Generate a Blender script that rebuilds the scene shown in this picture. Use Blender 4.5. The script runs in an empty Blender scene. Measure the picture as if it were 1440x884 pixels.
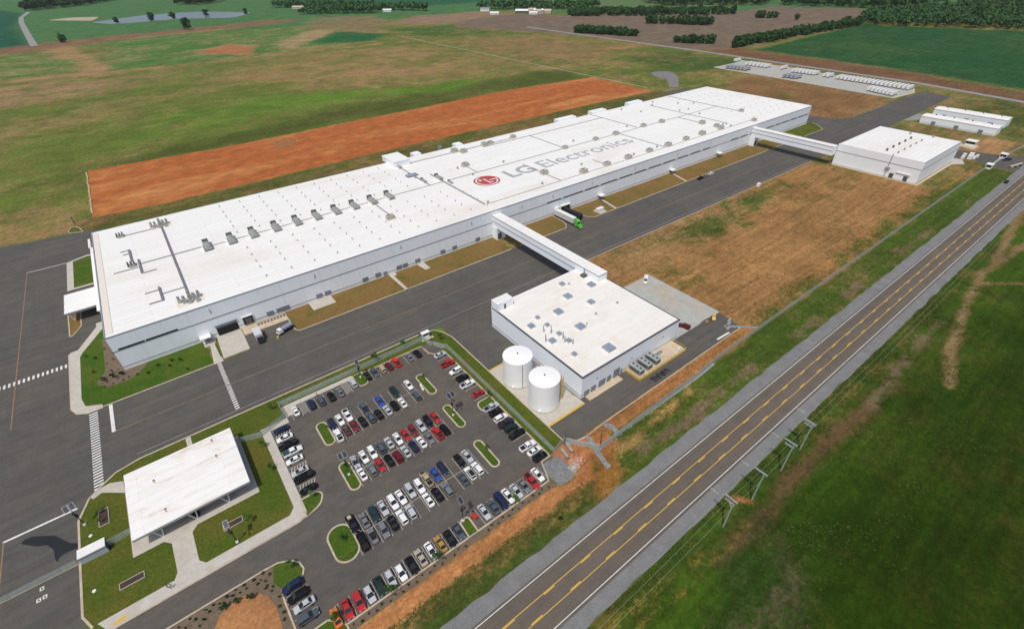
import bpy, bmesh, math, random
import numpy as np
from mathutils import Matrix, Vector

SC = bpy.context.scene
COL = SC.collection
R = math.radians

# ------------------------------------------------------------------ camera
cam_d = bpy.data.cameras.new("camera")
cam = bpy.data.objects.new("camera", cam_d)
COL.objects.link(cam)
cam_d.sensor_fit = 'HORIZONTAL'
cam_d.sensor_width = 36.0
cam_d.lens = 16.868
cam_d.clip_start = 1.0
cam_d.clip_end = 40000.0
YAW, PITCH, ROLL = R(53.16612536), R(36.3612823), R(-1.12391665)
fwd = Vector((math.cos(PITCH) * math.cos(YAW), math.cos(PITCH) * math.sin(YAW), -math.sin(PITCH)))
rgt = Vector((math.sin(YAW), -math.cos(YAW), 0.0))
upv = rgt.cross(fwd)
r2 = rgt * math.cos(ROLL) + upv * math.sin(ROLL)
u2 = upv * math.cos(ROLL) - rgt * math.sin(ROLL)
cam.matrix_world = Matrix(((r2.x, u2.x, -fwd.x, 34.636), (r2.y, u2.y, -fwd.y, -187.577), (r2.z, u2.z, -fwd.z, 116.797), (0, 0, 0, 1)))
SC.camera = cam

# ------------------------------------------------------------------ sky, sun, exposure
SUN_TO = Vector((-0.43, -0.29, 1.0)).normalized()
EL = math.asin(SUN_TO.z)
wd = bpy.data.worlds.new("World")
SC.world = wd
wd.use_nodes = True
nt = wd.node_tree
bg = nt.nodes["Background"]
sky = nt.nodes.new("ShaderNodeTexSky")
sky.sky_type = 'NISHITA'
sky.sun_disc = False
sky.sun_elevation = EL
sky.sun_rotation = math.atan2(SUN_TO.x, SUN_TO.y)
sky.dust_density = 2.5
sky.air_density = 1.0
nt.links.new(sky.outputs[0], bg.inputs[0])
bg.inputs[1].default_value = 0.14
sun_d = bpy.data.lights.new("sun", 'SUN')
sun_d.energy = 3.3
sun_d.angle = R(0.6)
sun_d.color = (1.0, 0.945, 0.85)
sun = bpy.data.objects.new("sun", sun_d)
COL.objects.link(sun)
sun.rotation_euler = (-SUN_TO).to_track_quat('-Z', 'Y').to_euler()
SC.view_settings.view_transform = 'Standard'
SC.view_settings.look = 'None'
SC.view_settings.gamma = 1.0
SC.view_settings.exposure = -0.36

# ------------------------------------------------------------------ materials
MATS = {}


def _noise(nt, vec, scale, detail=4.0, rough=0.6, dist=0.0, stretch=None):
    n = nt.nodes.new("ShaderNodeTexNoise")
    n.inputs["Scale"].default_value = scale
    n.inputs["Detail"].default_value = detail
    n.inputs["Roughness"].default_value = rough
    n.inputs["Distortion"].default_value = dist
    if stretch:
        mp = nt.nodes.new("ShaderNodeMapping")
        mp.inputs["Scale"].default_value = stretch
        nt.links.new(vec, mp.inputs["Vector"])
        vec = mp.outputs["Vector"]
    nt.links.new(vec, n.inputs["Vector"])
    return n.outputs["Fac"]


def _math(nt, op, a, b=None, clamp=False):
    n = nt.nodes.new("ShaderNodeMath")
    n.operation = op
    n.use_clamp = clamp
    for i, v in enumerate((a, b)):
        if v is None:
            continue
        if isinstance(v, (int, float)):
            n.inputs[i].default_value = v
        else:
            nt.links.new(v, n.inputs[i])
    return n.outputs[0]


def _ramp(nt, fac, lo, hi, a=0.0, b=1.0):
    n = nt.nodes.new("ShaderNodeMapRange")
    n.interpolation_type = 'SMOOTHSTEP'
    n.inputs[1].default_value = lo
    n.inputs[2].default_value = hi
    n.inputs[3].default_value = a
    n.inputs[4].default_value = b
    nt.links.new(fac, n.inputs[0])
    return n.outputs[0]


def _mix(nt, fac, a, b, kind='MIX'):
    n = nt.nodes.new("ShaderNodeMix")
    n.data_type = 'RGBA'
    n.blend_type = kind
    for sock, v in ((n.inputs[0], fac), (n.inputs[6], a), (n.inputs[7], b)):
        if isinstance(v, (int, float)):
            sock.default_value = v
        elif isinstance(v, tuple):
            sock.default_value = (v[0], v[1], v[2], 1.0)
        else:
            nt.links.new(v, sock)
    return n.outputs[2]


def _grey(nt, val):
    n = nt.nodes.new("ShaderNodeCombineColor")
    for i in range(3):
        nt.links.new(val, n.inputs[i])
    return n.outputs[0]


def mat(name, col, rough=0.7, var=0.12, scale=0.6, metallic=0.0, stain=None, stain_amt=0.35, stain_scale=0.08,
        stretch=None, bump=0.0, bump_scale=3.0, spec=0.3, fine=None, world=True):
    """plain procedural surface: base colour, fine value noise, optional stains of a second colour"""
    if name in MATS:
        return MATS[name]
    m = bpy.data.materials.new(name)
    MATS[name] = m
    m.use_nodes = True
    nt = m.node_tree
    b = nt.nodes["Principled BSDF"]
    b.inputs["Roughness"].default_value = rough
    b.inputs["Metallic"].default_value = metallic
    b.inputs["Specular IOR Level"].default_value = spec
    if world:
        g = nt.nodes.new("ShaderNodeNewGeometry")
        vec = g.outputs["Position"]
    else:
        g = nt.nodes.new("ShaderNodeTexCoord")
        vec = g.outputs["Object"]
    c = col
    if stain:
        f = _noise(nt, vec, stain_scale, 5, 0.65, 0.6, stretch)
        f = _ramp(nt, f, 0.45, 0.75, 0.0, stain_amt)
        c = _mix(nt, f, col, stain)
    n = _noise(nt, vec, scale, 4, 0.65)
    v = _ramp(nt, n, 0.25, 0.75, 1.0 - var, 1.0 + var)
    c = _mix(nt, 1.0, c, _grey(nt, v), 'MULTIPLY')
    if fine:
        n2 = _noise(nt, vec, fine[0], 2, 0.7, 0, stretch)
        v2 = _ramp(nt, n2, 0.3, 0.7, 1.0 - fine[1], 1.0 + fine[1])
        c = _mix(nt, 1.0, c, _grey(nt, v2), 'MULTIPLY')
    nt.links.new(c, b.inputs["Base Color"])
    if bump:
        bn = nt.nodes.new("ShaderNodeBump")
        bn.inputs["Strength"].default_value = bump
        bn.inputs["Distance"].default_value = 0.15
        h = _noise(nt, vec, bump_scale, 3, 0.7)
        nt.links.new(h, bn.inputs["Height"])
        nt.links.new(bn.outputs[0], b.inputs["Normal"])
    return m


def asphalt_mat(name, base, brown, streak_dir=(0.02, 1.0, 1.0), patch=0.25):
    m = bpy.data.materials.new(name)
    MATS[name] = m
    m.use_nodes = True
    nt = m.node_tree
    b = nt.nodes["Principled BSDF"]
    b.inputs["Roughness"].default_value = 0.85
    b.inputs["Specular IOR Level"].default_value = 0.25
    vec = nt.nodes.new("ShaderNodeNewGeometry").outputs["Position"]
    big = _noise(nt, vec, 0.03, 5, 0.6, 0.5)
    c = _mix(nt, _ramp(nt, big, 0.40, 0.68, 0.0, 0.6), base, brown)
    blot = _noise(nt, vec, 0.085, 6, 0.72, 1.2)
    c = _mix(nt, 1.0, c, _grey(nt, _ramp(nt, blot, 0.3, 0.7, 0.95, 1.05)), 'MULTIPLY')
    st = _noise(nt, vec, 0.55, 3, 0.6, 0.0, streak_dir)
    c = _mix(nt, 1.0, c, _grey(nt, _ramp(nt, st, 0.3, 0.7, 1 - patch, 1 + patch)), 'MULTIPLY')
    mid = _noise(nt, vec, 0.22, 5, 0.7)
    c = _mix(nt, 1.0, c, _grey(nt, _ramp(nt, mid, 0.3, 0.7, 0.92, 1.08)), 'MULTIPLY')
    br = nt.nodes.new("ShaderNodeTexBrick")
    br.inputs["Color1"].default_value = (1.02, 1.02, 1.02, 1)
    br.inputs["Color2"].default_value = (0.97, 0.97, 0.975, 1)
    br.inputs["Mortar"].default_value = (0.80, 0.80, 0.80, 1)
    for k_, v_ in (("Scale", 1.0), ("Mortar Size", 0.06), ("Mortar Smooth", 0.6), ("Brick Width", 85.0), ("Row Height", 3.9)):
        br.inputs[k_].default_value = v_
    nt.links.new(vec, br.inputs["Vector"])
    c = _mix(nt, 1.0, c, br.outputs["Color"], 'MULTIPLY')
    oil = _noise(nt, vec, 0.5, 3, 0.7, 1.0)
    c = _mix(nt, _ramp(nt, oil, 0.66, 0.76, 0.0, 0.45), c, (0.035, 0.033, 0.032))
    fn = _noise(nt, vec, 3.0, 2, 0.7)
    c = _mix(nt, 1.0, c, _grey(nt, _ramp(nt, fn, 0.3, 0.7, 0.9, 1.1)), 'MULTIPLY')
    nt.links.new(c, b.inputs["Base Color"])
    return m


def roof_mat(name, col, seam, dirt, dirt_amt, dirt_scale, dirt_stretch, row, length):
    """welded membrane: long sheets with slightly different whites, thin lapped seams, dirt that has settled in drifts"""
    m = bpy.data.materials.new(name)
    MATS[name] = m
    m.use_nodes = True
    nt = m.node_tree
    b = nt.nodes["Principled BSDF"]
    b.inputs["Roughness"].default_value = 0.7
    b.inputs["Specular IOR Level"].default_value = 0.25
    vec = nt.nodes.new("ShaderNodeNewGeometry").outputs["Position"]
    br = nt.nodes.new("ShaderNodeTexBrick")
    br.inputs["Color1"].default_value = (col[0], col[1], col[2], 1)
    br.inputs["Color2"].default_value = (col[0] * 0.955, col[1] * 0.955, col[2] * 0.95, 1)
    br.inputs["Mortar"].default_value = (seam[0], seam[1], seam[2], 1)
    br.inputs["Scale"].default_value = 1.0
    br.inputs["Mortar Size"].default_value = 0.10
    br.inputs["Mortar Smooth"].default_value = 0.4
    br.inputs["Bias"].default_value = 0.0
    br.inputs["Brick Width"].default_value = length
    br.inputs["Row Height"].default_value = row
    nt.links.new(vec, br.inputs["Vector"])
    c = br.outputs["Color"]
    f = _noise(nt, vec, dirt_scale, 6, 0.68, 0.8, dirt_stretch)
    c = _mix(nt, _ramp(nt, f, 0.48, 0.74, 0.0, dirt_amt), c, dirt)
    g = _noise(nt, vec, 0.9, 4, 0.75)
    c = _mix(nt, 1.0, c, _grey(nt, _ramp(nt, g, 0.25, 0.75, 0.97, 1.02)), 'MULTIPLY')
    nt.links.new(c, b.inputs["Base Color"])
    return m


M_ROOF = roof_mat("roof_membrane", (0.84, 0.83, 0.805), (0.64, 0.61, 0.56), (0.70, 0.64, 0.55), 0.6, 0.03, (0.4, 1, 1), 3.05, 30.0)
M_ROOF_C = roof_mat("roof_membrane_dirty", (0.84, 0.83, 0.80), (0.72, 0.68, 0.62), (0.58, 0.40, 0.26), 0.75, 0.36, (0.16, 0.8, 1), 3.05, 40.0)
M_ROOF_U = roof_mat("roof_membrane_aged", (0.82, 0.79, 0.735), (0.74, 0.70, 0.63), (0.70, 0.58, 0.44), 0.45, 0.11, (1, 1, 1), 3.05, 25.0)


def grass_mat(name, ga, gb, bias=0.5, scale=0.12):
    """lawn: two grass tones in patches with fine tufts"""
    m = bpy.data.materials.new(name)
    MATS[name] = m
    m.use_nodes = True
    nt = m.node_tree
    b = nt.nodes["Principled BSDF"]
    b.inputs["Roughness"].default_value = 0.95
    b.inputs["Specular IOR Level"].default_value = 0.1
    vec = nt.nodes.new("ShaderNodeNewGeometry").outputs["Position"]
    n1 = _noise(nt, vec, scale, 6, 0.7, 0.8)
    c = _mix(nt, _ramp(nt, n1, bias - 0.16, bias + 0.16), ga, gb)
    n2 = _noise(nt, vec, 1.6, 4, 0.75)
    c = _mix(nt, 1.0, c, _grey(nt, _ramp(nt, n2, 0.25, 0.75, 0.68, 1.32)), 'MULTIPLY')
    nt.links.new(c, b.inputs["Base Color"])
    bn = nt.nodes.new("ShaderNodeBump")
    bn.inputs["Strength"].default_value = 0.5
    bn.inputs["Distance"].default_value = 0.25
    nt.links.new(_noise(nt, vec, 2.2, 4, 0.75), bn.inputs["Height"])
    nt.links.new(bn.outputs[0], b.inputs["Normal"])
    return m


M_WALL = mat("metal_panel_white", (0.84, 0.88, 0.93), 0.5, 0.03, 0.05, fine=(0.8, 0.02), stretch=(1, 1, 0.1))
M_WALL2 = mat("metal_panel_pale", (0.86, 0.89, 0.93), 0.5, 0.03, 0.05)
M_BAND = mat("grey_trim", (0.25, 0.28, 0.30), 0.5, 0.05)
M_DARK = mat("dark_trim", (0.085, 0.095, 0.105), 0.5, 0.1)
M_BASE = mat("white_base", (0.78, 0.77, 0.74), 0.7, 0.06)
M_GLASS = mat("dark_glass", (0.015, 0.018, 0.022), 0.08, 0.1, spec=0.6)
M_HOLE = mat("dark_opening", (0.02, 0.02, 0.02), 0.9, 0.1)
M_DOOR = mat("grey_door", (0.20, 0.22, 0.25), 0.5, 0.08)
M_UNIT = mat("galvanised_unit", (0.36, 0.37, 0.35), 0.45, 0.15, 0.8, metallic=0.2)
M_UNIT_T = mat("tan_unit", (0.42, 0.40, 0.36), 0.6, 0.15, 0.8)
M_UNIT_D = mat("dark_unit_grille", (0.10, 0.115, 0.11), 0.6, 0.2, 1.5)
M_UNIT_B = mat("blue_grey_unit", (0.25, 0.30, 0.36), 0.5, 0.15, 0.8)
M_CURB = mat("white_curb", (0.78, 0.77, 0.74), 0.7, 0.05)
M_PIPE = mat("conduit_grey", (0.30, 0.30, 0.31), 0.6, 0.15)
M_PIPE_V = mat("duct_violet_grey", (0.20, 0.19, 0.22), 0.6, 0.15)
M_LETTER = mat("roof_letter_grey", (0.37, 0.38, 0.41), 0.8, 0.06)
M_RED = mat("emblem_red", (0.42, 0.075, 0.07), 0.8, 0.08)
M_PINK = mat("emblem_white", (0.82, 0.74, 0.72), 0.8, 0.05)
M_CONC = mat("pale_concrete", (0.50, 0.465, 0.41), 0.85, 0.08, 0.5, stain=(0.42, 0.35, 0.28), stain_amt=0.5, stain_scale=0.15, fine=(3, 0.05))
M_CONC_T = mat("tan_concrete", (0.55, 0.45, 0.33), 0.85, 0.1, 0.6, stain=(0.45, 0.28, 0.16), stain_amt=0.5, stain_scale=0.25)
M_CONC_G = mat("grey_concrete", (0.40, 0.40, 0.37), 0.85, 0.1, 0.3, stain=(0.45, 0.34, 0.22), stain_amt=0.75, stain_scale=0.05)
M_KERB = mat("kerb_concrete", (0.50, 0.42, 0.32), 0.85, 0.14, 0.7, stain=(0.36, 0.24, 0.14), stain_amt=0.5, stain_scale=0.3)
M_WHITE_P = mat("white_road_paint", (0.72, 0.71, 0.68), 0.7, 0.1, 1.0, stain=(0.35, 0.33, 0.3), stain_amt=0.5, stain_scale=0.8)
M_FADE_P = mat("faded_white_paint", (0.40, 0.385, 0.36), 0.8, 0.2, 1.0, stain=(0.16, 0.15, 0.14), stain_amt=0.6, stain_scale=0.7)
M_YEL_P = mat("yellow_road_paint", (0.60, 0.36, 0.06), 0.7, 0.08, 1.0, stain=(0.45, 0.28, 0.07), stain_amt=0.4, stain_scale=0.3)
M_ORA_P = mat("faded_orange_paint", (0.30, 0.19, 0.085), 0.8, 0.15, 1.0, stain=(0.13, 0.11, 0.09), stain_amt=0.6, stain_scale=0.4)
M_YEL = mat("safety_yellow", (0.62, 0.40, 0.06), 0.6, 0.1)
M_ASPH = asphalt_mat("asphalt_yard", (0.094, 0.089, 0.080), (0.118, 0.103, 0.086), (0.04, 1.0, 1.0), 0.10)
M_LOT = asphalt_mat("asphalt_lot", (0.100, 0.091, 0.080), (0.132, 0.108, 0.084), (0.5, 1.0, 1.0), 0.08)
M_HWY = asphalt_mat("asphalt_highway", (0.126, 0.106, 0.086), (0.146, 0.122, 0.097), (0.012, 0.9, 1.0), 0.06)
M_GRAVEL = mat("grey_chip_shoulder", (0.195, 0.194, 0.192), 0.9, 0.12, 0.25, fine=(2.5, 0.14), bump=0.3, stain=(0.15, 0.148, 0.145), stain_amt=0.5, stain_scale=0.06)
M_GREYROAD = mat("far_grey_road", (0.26, 0.265, 0.25), 0.9, 0.08, 0.1)
M_STONE = mat("grey_riprap", (0.25, 0.26, 0.265), 0.9, 0.3, 0.8, bump=0.6, bump_scale=1.5)
M_CLAY = mat("red_clay", (0.36, 0.105, 0.024), 0.95, 0.20, 0.10, stain=(0.50, 0.225, 0.070), stain_amt=0.95, stain_scale=0.035, stretch=(0.22, 1.2, 1), fine=(0.45, 0.18), bump=0.5, bump_scale=0.7)
M_CLAY2 = mat("orange_dirt", (0.40, 0.185, 0.075), 0.95, 0.16, 0.5, stain=(0.25, 0.15, 0.06), stain_amt=0.6, stain_scale=0.12, fine=(1.4, 0.16), bump=0.4)
M_MULCH = mat("brown_mulch", (0.155, 0.115, 0.08), 0.95, 0.18, 0.7, fine=(3.0, 0.18), bump=0.4)
M_SOIL = mat("dark_bed_soil", (0.07, 0.04, 0.03), 0.95, 0.2, 1.0)
M_LAWN = grass_mat("mown_lawn", (0.045, 0.10, 0.010), (0.085, 0.115, 0.018), 0.52)
M_LAWN_D = grass_mat("dry_lawn", (0.066, 0.100, 0.012), (0.118, 0.108, 0.022), 0.53, 0.09)
M_LAWN_B = grass_mat("brown_lawn", (0.105, 0.105, 0.022), (0.20, 0.125, 0.045), 0.42, 0.07)
M_WATER = mat("pond_water", (0.16, 0.19, 0.21), 0.25, 0.1, 0.02, spec=0.5)
M_WET = mat("wet_asphalt", (0.022, 0.023, 0.022), 0.3, 0.2, 0.3, spec=0.4)
M_STEEL = mat("white_steel", (0.70, 0.71, 0.71), 0.5, 0.05)
M_GALV = mat("galvanised_pole", (0.42, 0.45, 0.45), 0.45, 0.08, metallic=0.3)
M_BLACK = mat("black_metal", (0.02, 0.02, 0.022), 0.5, 0.2)
M_PANEL = mat("solar_panel_blue", (0.03, 0.035, 0.055), 0.25, 0.1, spec=0.5)
M_WOOD = mat("pole_wood", (0.10, 0.075, 0.055), 0.8, 0.2, 3.0)
M_TYRE = mat("tyre_rubber", (0.015, 0.015, 0.015), 0.85, 0.2)
M_RIM = mat("wheel_rim", (0.40, 0.40, 0.41), 0.35, 0.1, metallic=0.7)
M_LAMP = mat("headlamp_glass", (0.75, 0.76, 0.78), 0.15, 0.05)
M_TAIL = mat("tail_lamp_red", (0.30, 0.012, 0.012), 0.2, 0.1)
M_TANK = mat("tank_white", (0.88, 0.88, 0.87), 0.55, 0.015, 0.2)
M_TRAIL = mat("trailer_white", (0.76, 0.76, 0.75), 0.45, 0.05, 0.3)
M_TRAIL_G = mat("container_grey", (0.36, 0.38, 0.40), 0.5, 0.08, 0.3)
M_ALU = mat("trailer_aluminium", (0.66, 0.68, 0.70), 0.4, 0.05, 0.3, metallic=0.2)
M_GREEN = mat("truck_green", (0.10, 0.48, 0.045), 0.3, 0.04, spec=0.5)
M_SKIN = mat("skin", (0.45, 0.27, 0.19), 0.6, 0.05, world=False)
M_SHIRT = mat("shirt_blue_grey", (0.22, 0.25, 0.34), 0.8, 0.1, world=False)
M_SHIRT2 = mat("shirt_white", (0.62, 0.60, 0.58), 0.8, 0.1, world=False)
M_TROUS = mat("trousers_dark", (0.025, 0.028, 0.04), 0.85, 0.1, world=False)
M_HAIR = mat("hair_dark", (0.02, 0.015, 0.012), 0.7, 0.1, world=False)


def leaf_mat(name, a, b):
    m = bpy.data.materials.new(name)
    MATS[name] = m
    m.use_nodes = True
    nt = m.node_tree
    p = nt.nodes["Principled BSDF"]
    p.inputs["Roughness"].default_value = 0.8
    p.inputs["Specular IOR Level"].default_value = 0.15
    vec = nt.nodes.new("ShaderNodeNewGeometry").outputs["Position"]
    oi = nt.nodes.new("ShaderNodeObjectInfo")
    n = _noise(nt, vec, 0.9, 3, 0.7)
    c = _mix(nt, _ramp(nt, n, 0.3, 0.7), a, b)
    v = _math(nt, 'ADD', _math(nt, 'MULTIPLY', oi.outputs["Random"], 0.75), 0.65)
    c = _mix(nt, 1.0, c, _grey(nt, v), 'MULTIPLY')
    nt.links.new(c, p.inputs["Base Color"])
    return m


M_LEAF_FAR = leaf_mat("woodland_leaves", (0.018, 0.060, 0.018), (0.056, 0.120, 0.034))
M_LEAF = leaf_mat("young_leaves", (0.032, 0.085, 0.012), (0.07, 0.13, 0.025))
M_LEAF_D = leaf_mat("shrub_leaves", (0.018, 0.045, 0.014), (0.035, 0.06, 0.02))


def carpaint():
    m = bpy.data.materials.new("car_paint")
    m.use_nodes = True
    nt = m.node_tree
    p = nt.nodes["Principled BSDF"]
    p.inputs["Roughness"].default_value = 0.32
    p.inputs["Specular IOR Level"].default_value = 0.22
    p.inputs["Coat Weight"].default_value = 0.12
    p.inputs["Coat Roughness"].default_value = 0.08
    oi = nt.nodes.new("ShaderNodeObjectInfo")
    vec = nt.nodes.new("ShaderNodeNewGeometry").outputs["Position"]
    n = _noise(nt, vec, 2.0, 2)
    c = _mix(nt, 1.0, oi.outputs["Color"], _grey(nt, _ramp(nt, n, 0.3, 0.7, 0.93, 1.07)), 'MULTIPLY')
    nt.links.new(c, p.inputs["Base Color"])
    return m


M_PAINT = carpaint()


def mesh_mat():
    """woven wire: opaque threads over clear gaps, mixed evenly because single wires are far below a pixel"""
    m = bpy.data.materials.new("chain_link")
    m.use_nodes = True
    nt = m.node_tree
    p = nt.nodes["Principled BSDF"]
    p.inputs["Base Color"].default_value = (0.44, 0.51, 0.46, 1)
    p.inputs["Roughness"].default_value = 0.5
    t = nt.nodes.new("ShaderNodeBsdfTransparent")
    mx = nt.nodes.new("ShaderNodeMixShader")
    vec = nt.nodes.new("ShaderNodeNewGeometry").outputs["Position"]
    f = _ramp(nt, _noise(nt, vec, 0.8, 3), 0.3, 0.7, 0.55, 0.72)
    nt.links.new(f, mx.inputs[0])
    nt.links.new(t.outputs[0], mx.inputs[1])
    nt.links.new(p.outputs[0], mx.inputs[2])
    nt.links.new(mx.outputs[0], nt.nodes["Material Output"].inputs[0])
    return m


M_MESH = mesh_mat()

# ------------------------------------------------------------------ mesh helpers


class MB:
    """collects vertices and faces, builds ONE mesh object"""

    def __init__(self):
        self.v, self.f = [], []

    def add(self, vs, fs):
        o = len(self.v)
        self.v += [tuple(x) for x in vs]
        self.f += [tuple(i + o for i in f) for f in fs]
        return self

    def box(self, x0, x1, y0, y1, z0, z1):
        return self.add([(x0, y0, z0), (x1, y0, z0), (x1, y1, z0), (x0, y1, z0), (x0, y0, z1), (x1, y0, z1), (x1, y1, z1), (x0, y1, z1)],
                        [(0, 3, 2, 1), (4, 5, 6, 7), (0, 1, 5, 4), (1, 2, 6, 5), (2, 3, 7, 6), (3, 0, 4, 7)])

    def frustum(self, b, t, z0, z1):
        return self.add([(b[0], b[2], z0), (b[1], b[2], z0), (b[1], b[3], z0), (b[0], b[3], z0), (t[0], t[2], z1), (t[1], t[2], z1), (t[1], t[3], z1), (t[0], t[3], z1)],
                        [(0, 3, 2, 1), (4, 5, 6, 7), (0, 1, 5, 4), (1, 2, 6, 5), (2, 3, 7, 6), (3, 0, 4, 7)])

    def tube(self, p, q, r, n=8, r2=None):
        p, q = Vector(p), Vector(q)
        d = (q - p).normalized()
        a = d.orthogonal().normalized()
        b = d.cross(a)
        r2 = r if r2 is None else r2
        vs = [p + (a * math.cos(2 * math.pi * i / n) + b * math.sin(2 * math.pi * i / n)) * r for i in range(n)]
        vs += [q + (a * math.cos(2 * math.pi * i / n) + b * math.sin(2 * math.pi * i / n)) * r2 for i in range(n)]
        fs = [(i, (i + 1) % n, n + (i + 1) % n, n + i) for i in range(n)]
        fs += [tuple(range(n - 1, -1, -1)), tuple(range(n, 2 * n))]
        return self.add(vs, fs)

    def prism(self, pts, z0, z1):
        n = len(pts)
        vs = [(x, y, z0) for x, y in pts] + [(x, y, z1) for x, y in pts]
        fs = [(i, (i + 1) % n, n + (i + 1) % n, n + i) for i in range(n)]
        fs += [tuple(range(n - 1, -1, -1)), tuple(range(n, 2 * n))]
        return self.add(vs, fs)

    def sheet(self, pts, z):
        return self.add([(x, y, z) for x, y in pts], [tuple(range(len(pts)))])

    def rect(self, x0, x1, y0, y1, z):
        return self.sheet([(x0, y0), (x1, y0), (x1, y1), (x0, y1)], z)

    def lathe(self, prof, cx=0, cy=0, n=24):
        vs, fs = [], []
        for r, z in prof:
            vs += [(cx + r * math.cos(2 * math.pi * i / n), cy + r * math.sin(2 * math.pi * i / n), z) for i in range(n)]
        for k in range(len(prof) - 1):
            fs += [(k * n + i, k * n + (i + 1) % n, (k + 1) * n + (i + 1) % n, (k + 1) * n + i) for i in range(n)]
        fs += [tuple(range((len(prof) - 1) * n, len(prof) * n)), tuple(range(n - 1, -1, -1))]
        return self.add(vs, fs)

    def mesh(self, name, m, smooth=False):
        me = bpy.data.meshes.new(name)
        me.from_pydata(self.v, [], self.f)
        me.update()
        if m:
            me.materials.append(m)
        if smooth:
            me.shade_smooth()
            me.set_sharp_from_angle(angle=R(40))
        return me

    def obj(self, name, m, parent=None, smooth=False):
        return put(name, self.mesh(name, m, smooth), parent)


def put(name, me, parent=None, loc=None, rz=None):
    o = bpy.data.objects.new(name, me)
    COL.objects.link(o)
    if parent:
        o.parent = parent
    if loc:
        o.location = loc
    if rz is not None:
        o.rotation_euler = (0, 0, rz)
    return o


def tag(o, label=None, cat=None, group=None, kind=None):
    if label:
        o["label"] = label
    if cat:
        o["category"] = cat
    if group:
        o["group"] = group
    if kind:
        o["kind"] = kind
    return o


def thing(name, label, cat, loc=(0, 0, 0), rz=0.0, group=None):
    o = bpy.data.objects.new(name, None)
    o.empty_display_size = 0.5
    COL.objects.link(o)
    o.location = loc
    o.rotation_euler = (0, 0, rz)
    return tag(o, label, cat, group)


def struct(mb, name, m):
    return tag(mb.obj(name, m), kind="structure")


def copy_tree(o, loc, rz=None, label=None, group=None):
    c = o.copy()
    COL.objects.link(c)
    c.location = loc
    if rz is not None:
        c.rotation_euler = (0, 0, rz)
    if label:
        c["label"] = label
    if group:
        c["group"] = group
    for ch in o.children:
        k = ch.copy()
        COL.objects.link(k)
        k.parent = c
        for g in ch.children:
            j = g.copy()
            COL.objects.link(j)
            j.parent = k
    return c


def rrect(x0, x1, y0, y1, r, n=6):
    pts = []
    r = min(r, (x1 - x0) / 2 - 1e-3, (y1 - y0) / 2 - 1e-3)
    for cx, cy, a0 in ((x1 - r, y1 - r, 0), (x0 + r, y1 - r, 90), (x0 + r, y0 + r, 180), (x1 - r, y0 + r, 270)):
        for i in range(n + 1):
            a = R(a0 + 90 * i / n)
            pts.append((cx + r * math.cos(a), cy + r * math.sin(a)))
    return pts


def round_poly(pts, r, n=5):
    """round each corner of a polygon; r: one radius or one per corner"""
    out = []
    N = len(pts)
    for i, p in enumerate(pts):
        rr = r[i] if isinstance(r, (list, tuple)) else r
        p0, p, p1 = Vector(pts[i - 1]), Vector(p), Vector(pts[(i + 1) % N])
        a, b = (p0 - p), (p1 - p)
        if rr <= 0:
            out.append(tuple(p))
            continue
        d = min(rr, a.length * 0.48, b.length * 0.48)
        A, B = p + a.normalized() * d, p + b.normalized() * d
        for k in range(n + 1):
            t = k / n
            q = A * (1 - t) ** 2 + p * (2 * t * (1 - t)) + B * t * t
            out.append((q.x, q.y))
    return out


def strip_mesh(mb, line, w, z0, z1, closed=False):
    """a kerb or path of width w along a polyline, z0..z1"""
    P = [Vector(p) for p in line]
    N = len(P)
    L, Rr = [], []
    for i in range(N):
        a = P[i - 1] if (i > 0 or closed) else P[i]
        b = P[(i + 1) % N] if (i < N - 1 or closed) else P[i]
        t = (b - a)
        t = t.normalized() if t.length > 1e-6 else Vector((1, 0))
        n = Vector((-t.y, t.x))
        L.append(P[i] + n * w / 2)
        Rr.append(P[i] - n * w / 2)
    segs = N if closed else N - 1
    vs = [(p.x, p.y, z0) for p in L] + [(p.x, p.y, z1) for p in L] + [(p.x, p.y, z1) for p in Rr] + [(p.x, p.y, z0) for p in Rr]
    fs = []
    for i in range(segs):
        j = (i + 1) % N
        for k in range(3):
            fs.append((k * N + i, k * N + j, (k + 1) * N + j, (k + 1) * N + i))
    if not closed:
        fs.append((0, N, 2 * N, 3 * N))
        fs.append((4 * N - 1, 3 * N - 1, 2 * N - 1, N - 1))
    return mb.add(vs, fs)


KERBS = 0


def kerb(line, w=0.42, h=0.15, closed=False):
    mb = MB()
    strip_mesh(mb, line, w, -0.02, h, closed)
    return struct(mb, "kerb", M_KERB)

# ------------------------------------------------------------------ the ground: one sheet to the horizon, earth and grass zones as vertex colours


def axis_lines(lo, a, b, hi, s0, g):
    out = list(np.arange(a, b + 1e-6, s0))
    s, x = s0, out[-1]
    while x < hi:
        s *= g
        x += s
        out.append(x)
    s, x = s0, out[0]
    pre = []
    while x > lo:
        s *= g
        x -= s
        pre.append(x)
    return np.array(pre[::-1] + out)


def poly_sd(px, py, poly):
    """signed distance, positive inside"""
    d = np.full(px.shape, 1e18)
    ins = np.zeros(px.shape, bool)
    n = len(poly)
    for i in range(n):
        x0, y0 = poly[i]
        x1, y1 = poly[(i + 1) % n]
        ex, ey = x1 - x0, y1 - y0
        wx, wy = px - x0, py - y0
        t = np.clip((wx * ex + wy * ey) / max(ex * ex + ey * ey, 1e-9), 0, 1)
        d = np.minimum(d, (wx - ex * t) ** 2 + (wy - ey * t) ** 2)
        if y0 != y1:
            c = ((y0 <= py) & (y1 > py)) | ((y1 <= py) & (y0 > py))
            ins ^= c & (px < x0 + (py - y0) / (y1 - y0) * ex)
    d = np.sqrt(d)
    return np.where(ins, d, -d)


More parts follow.
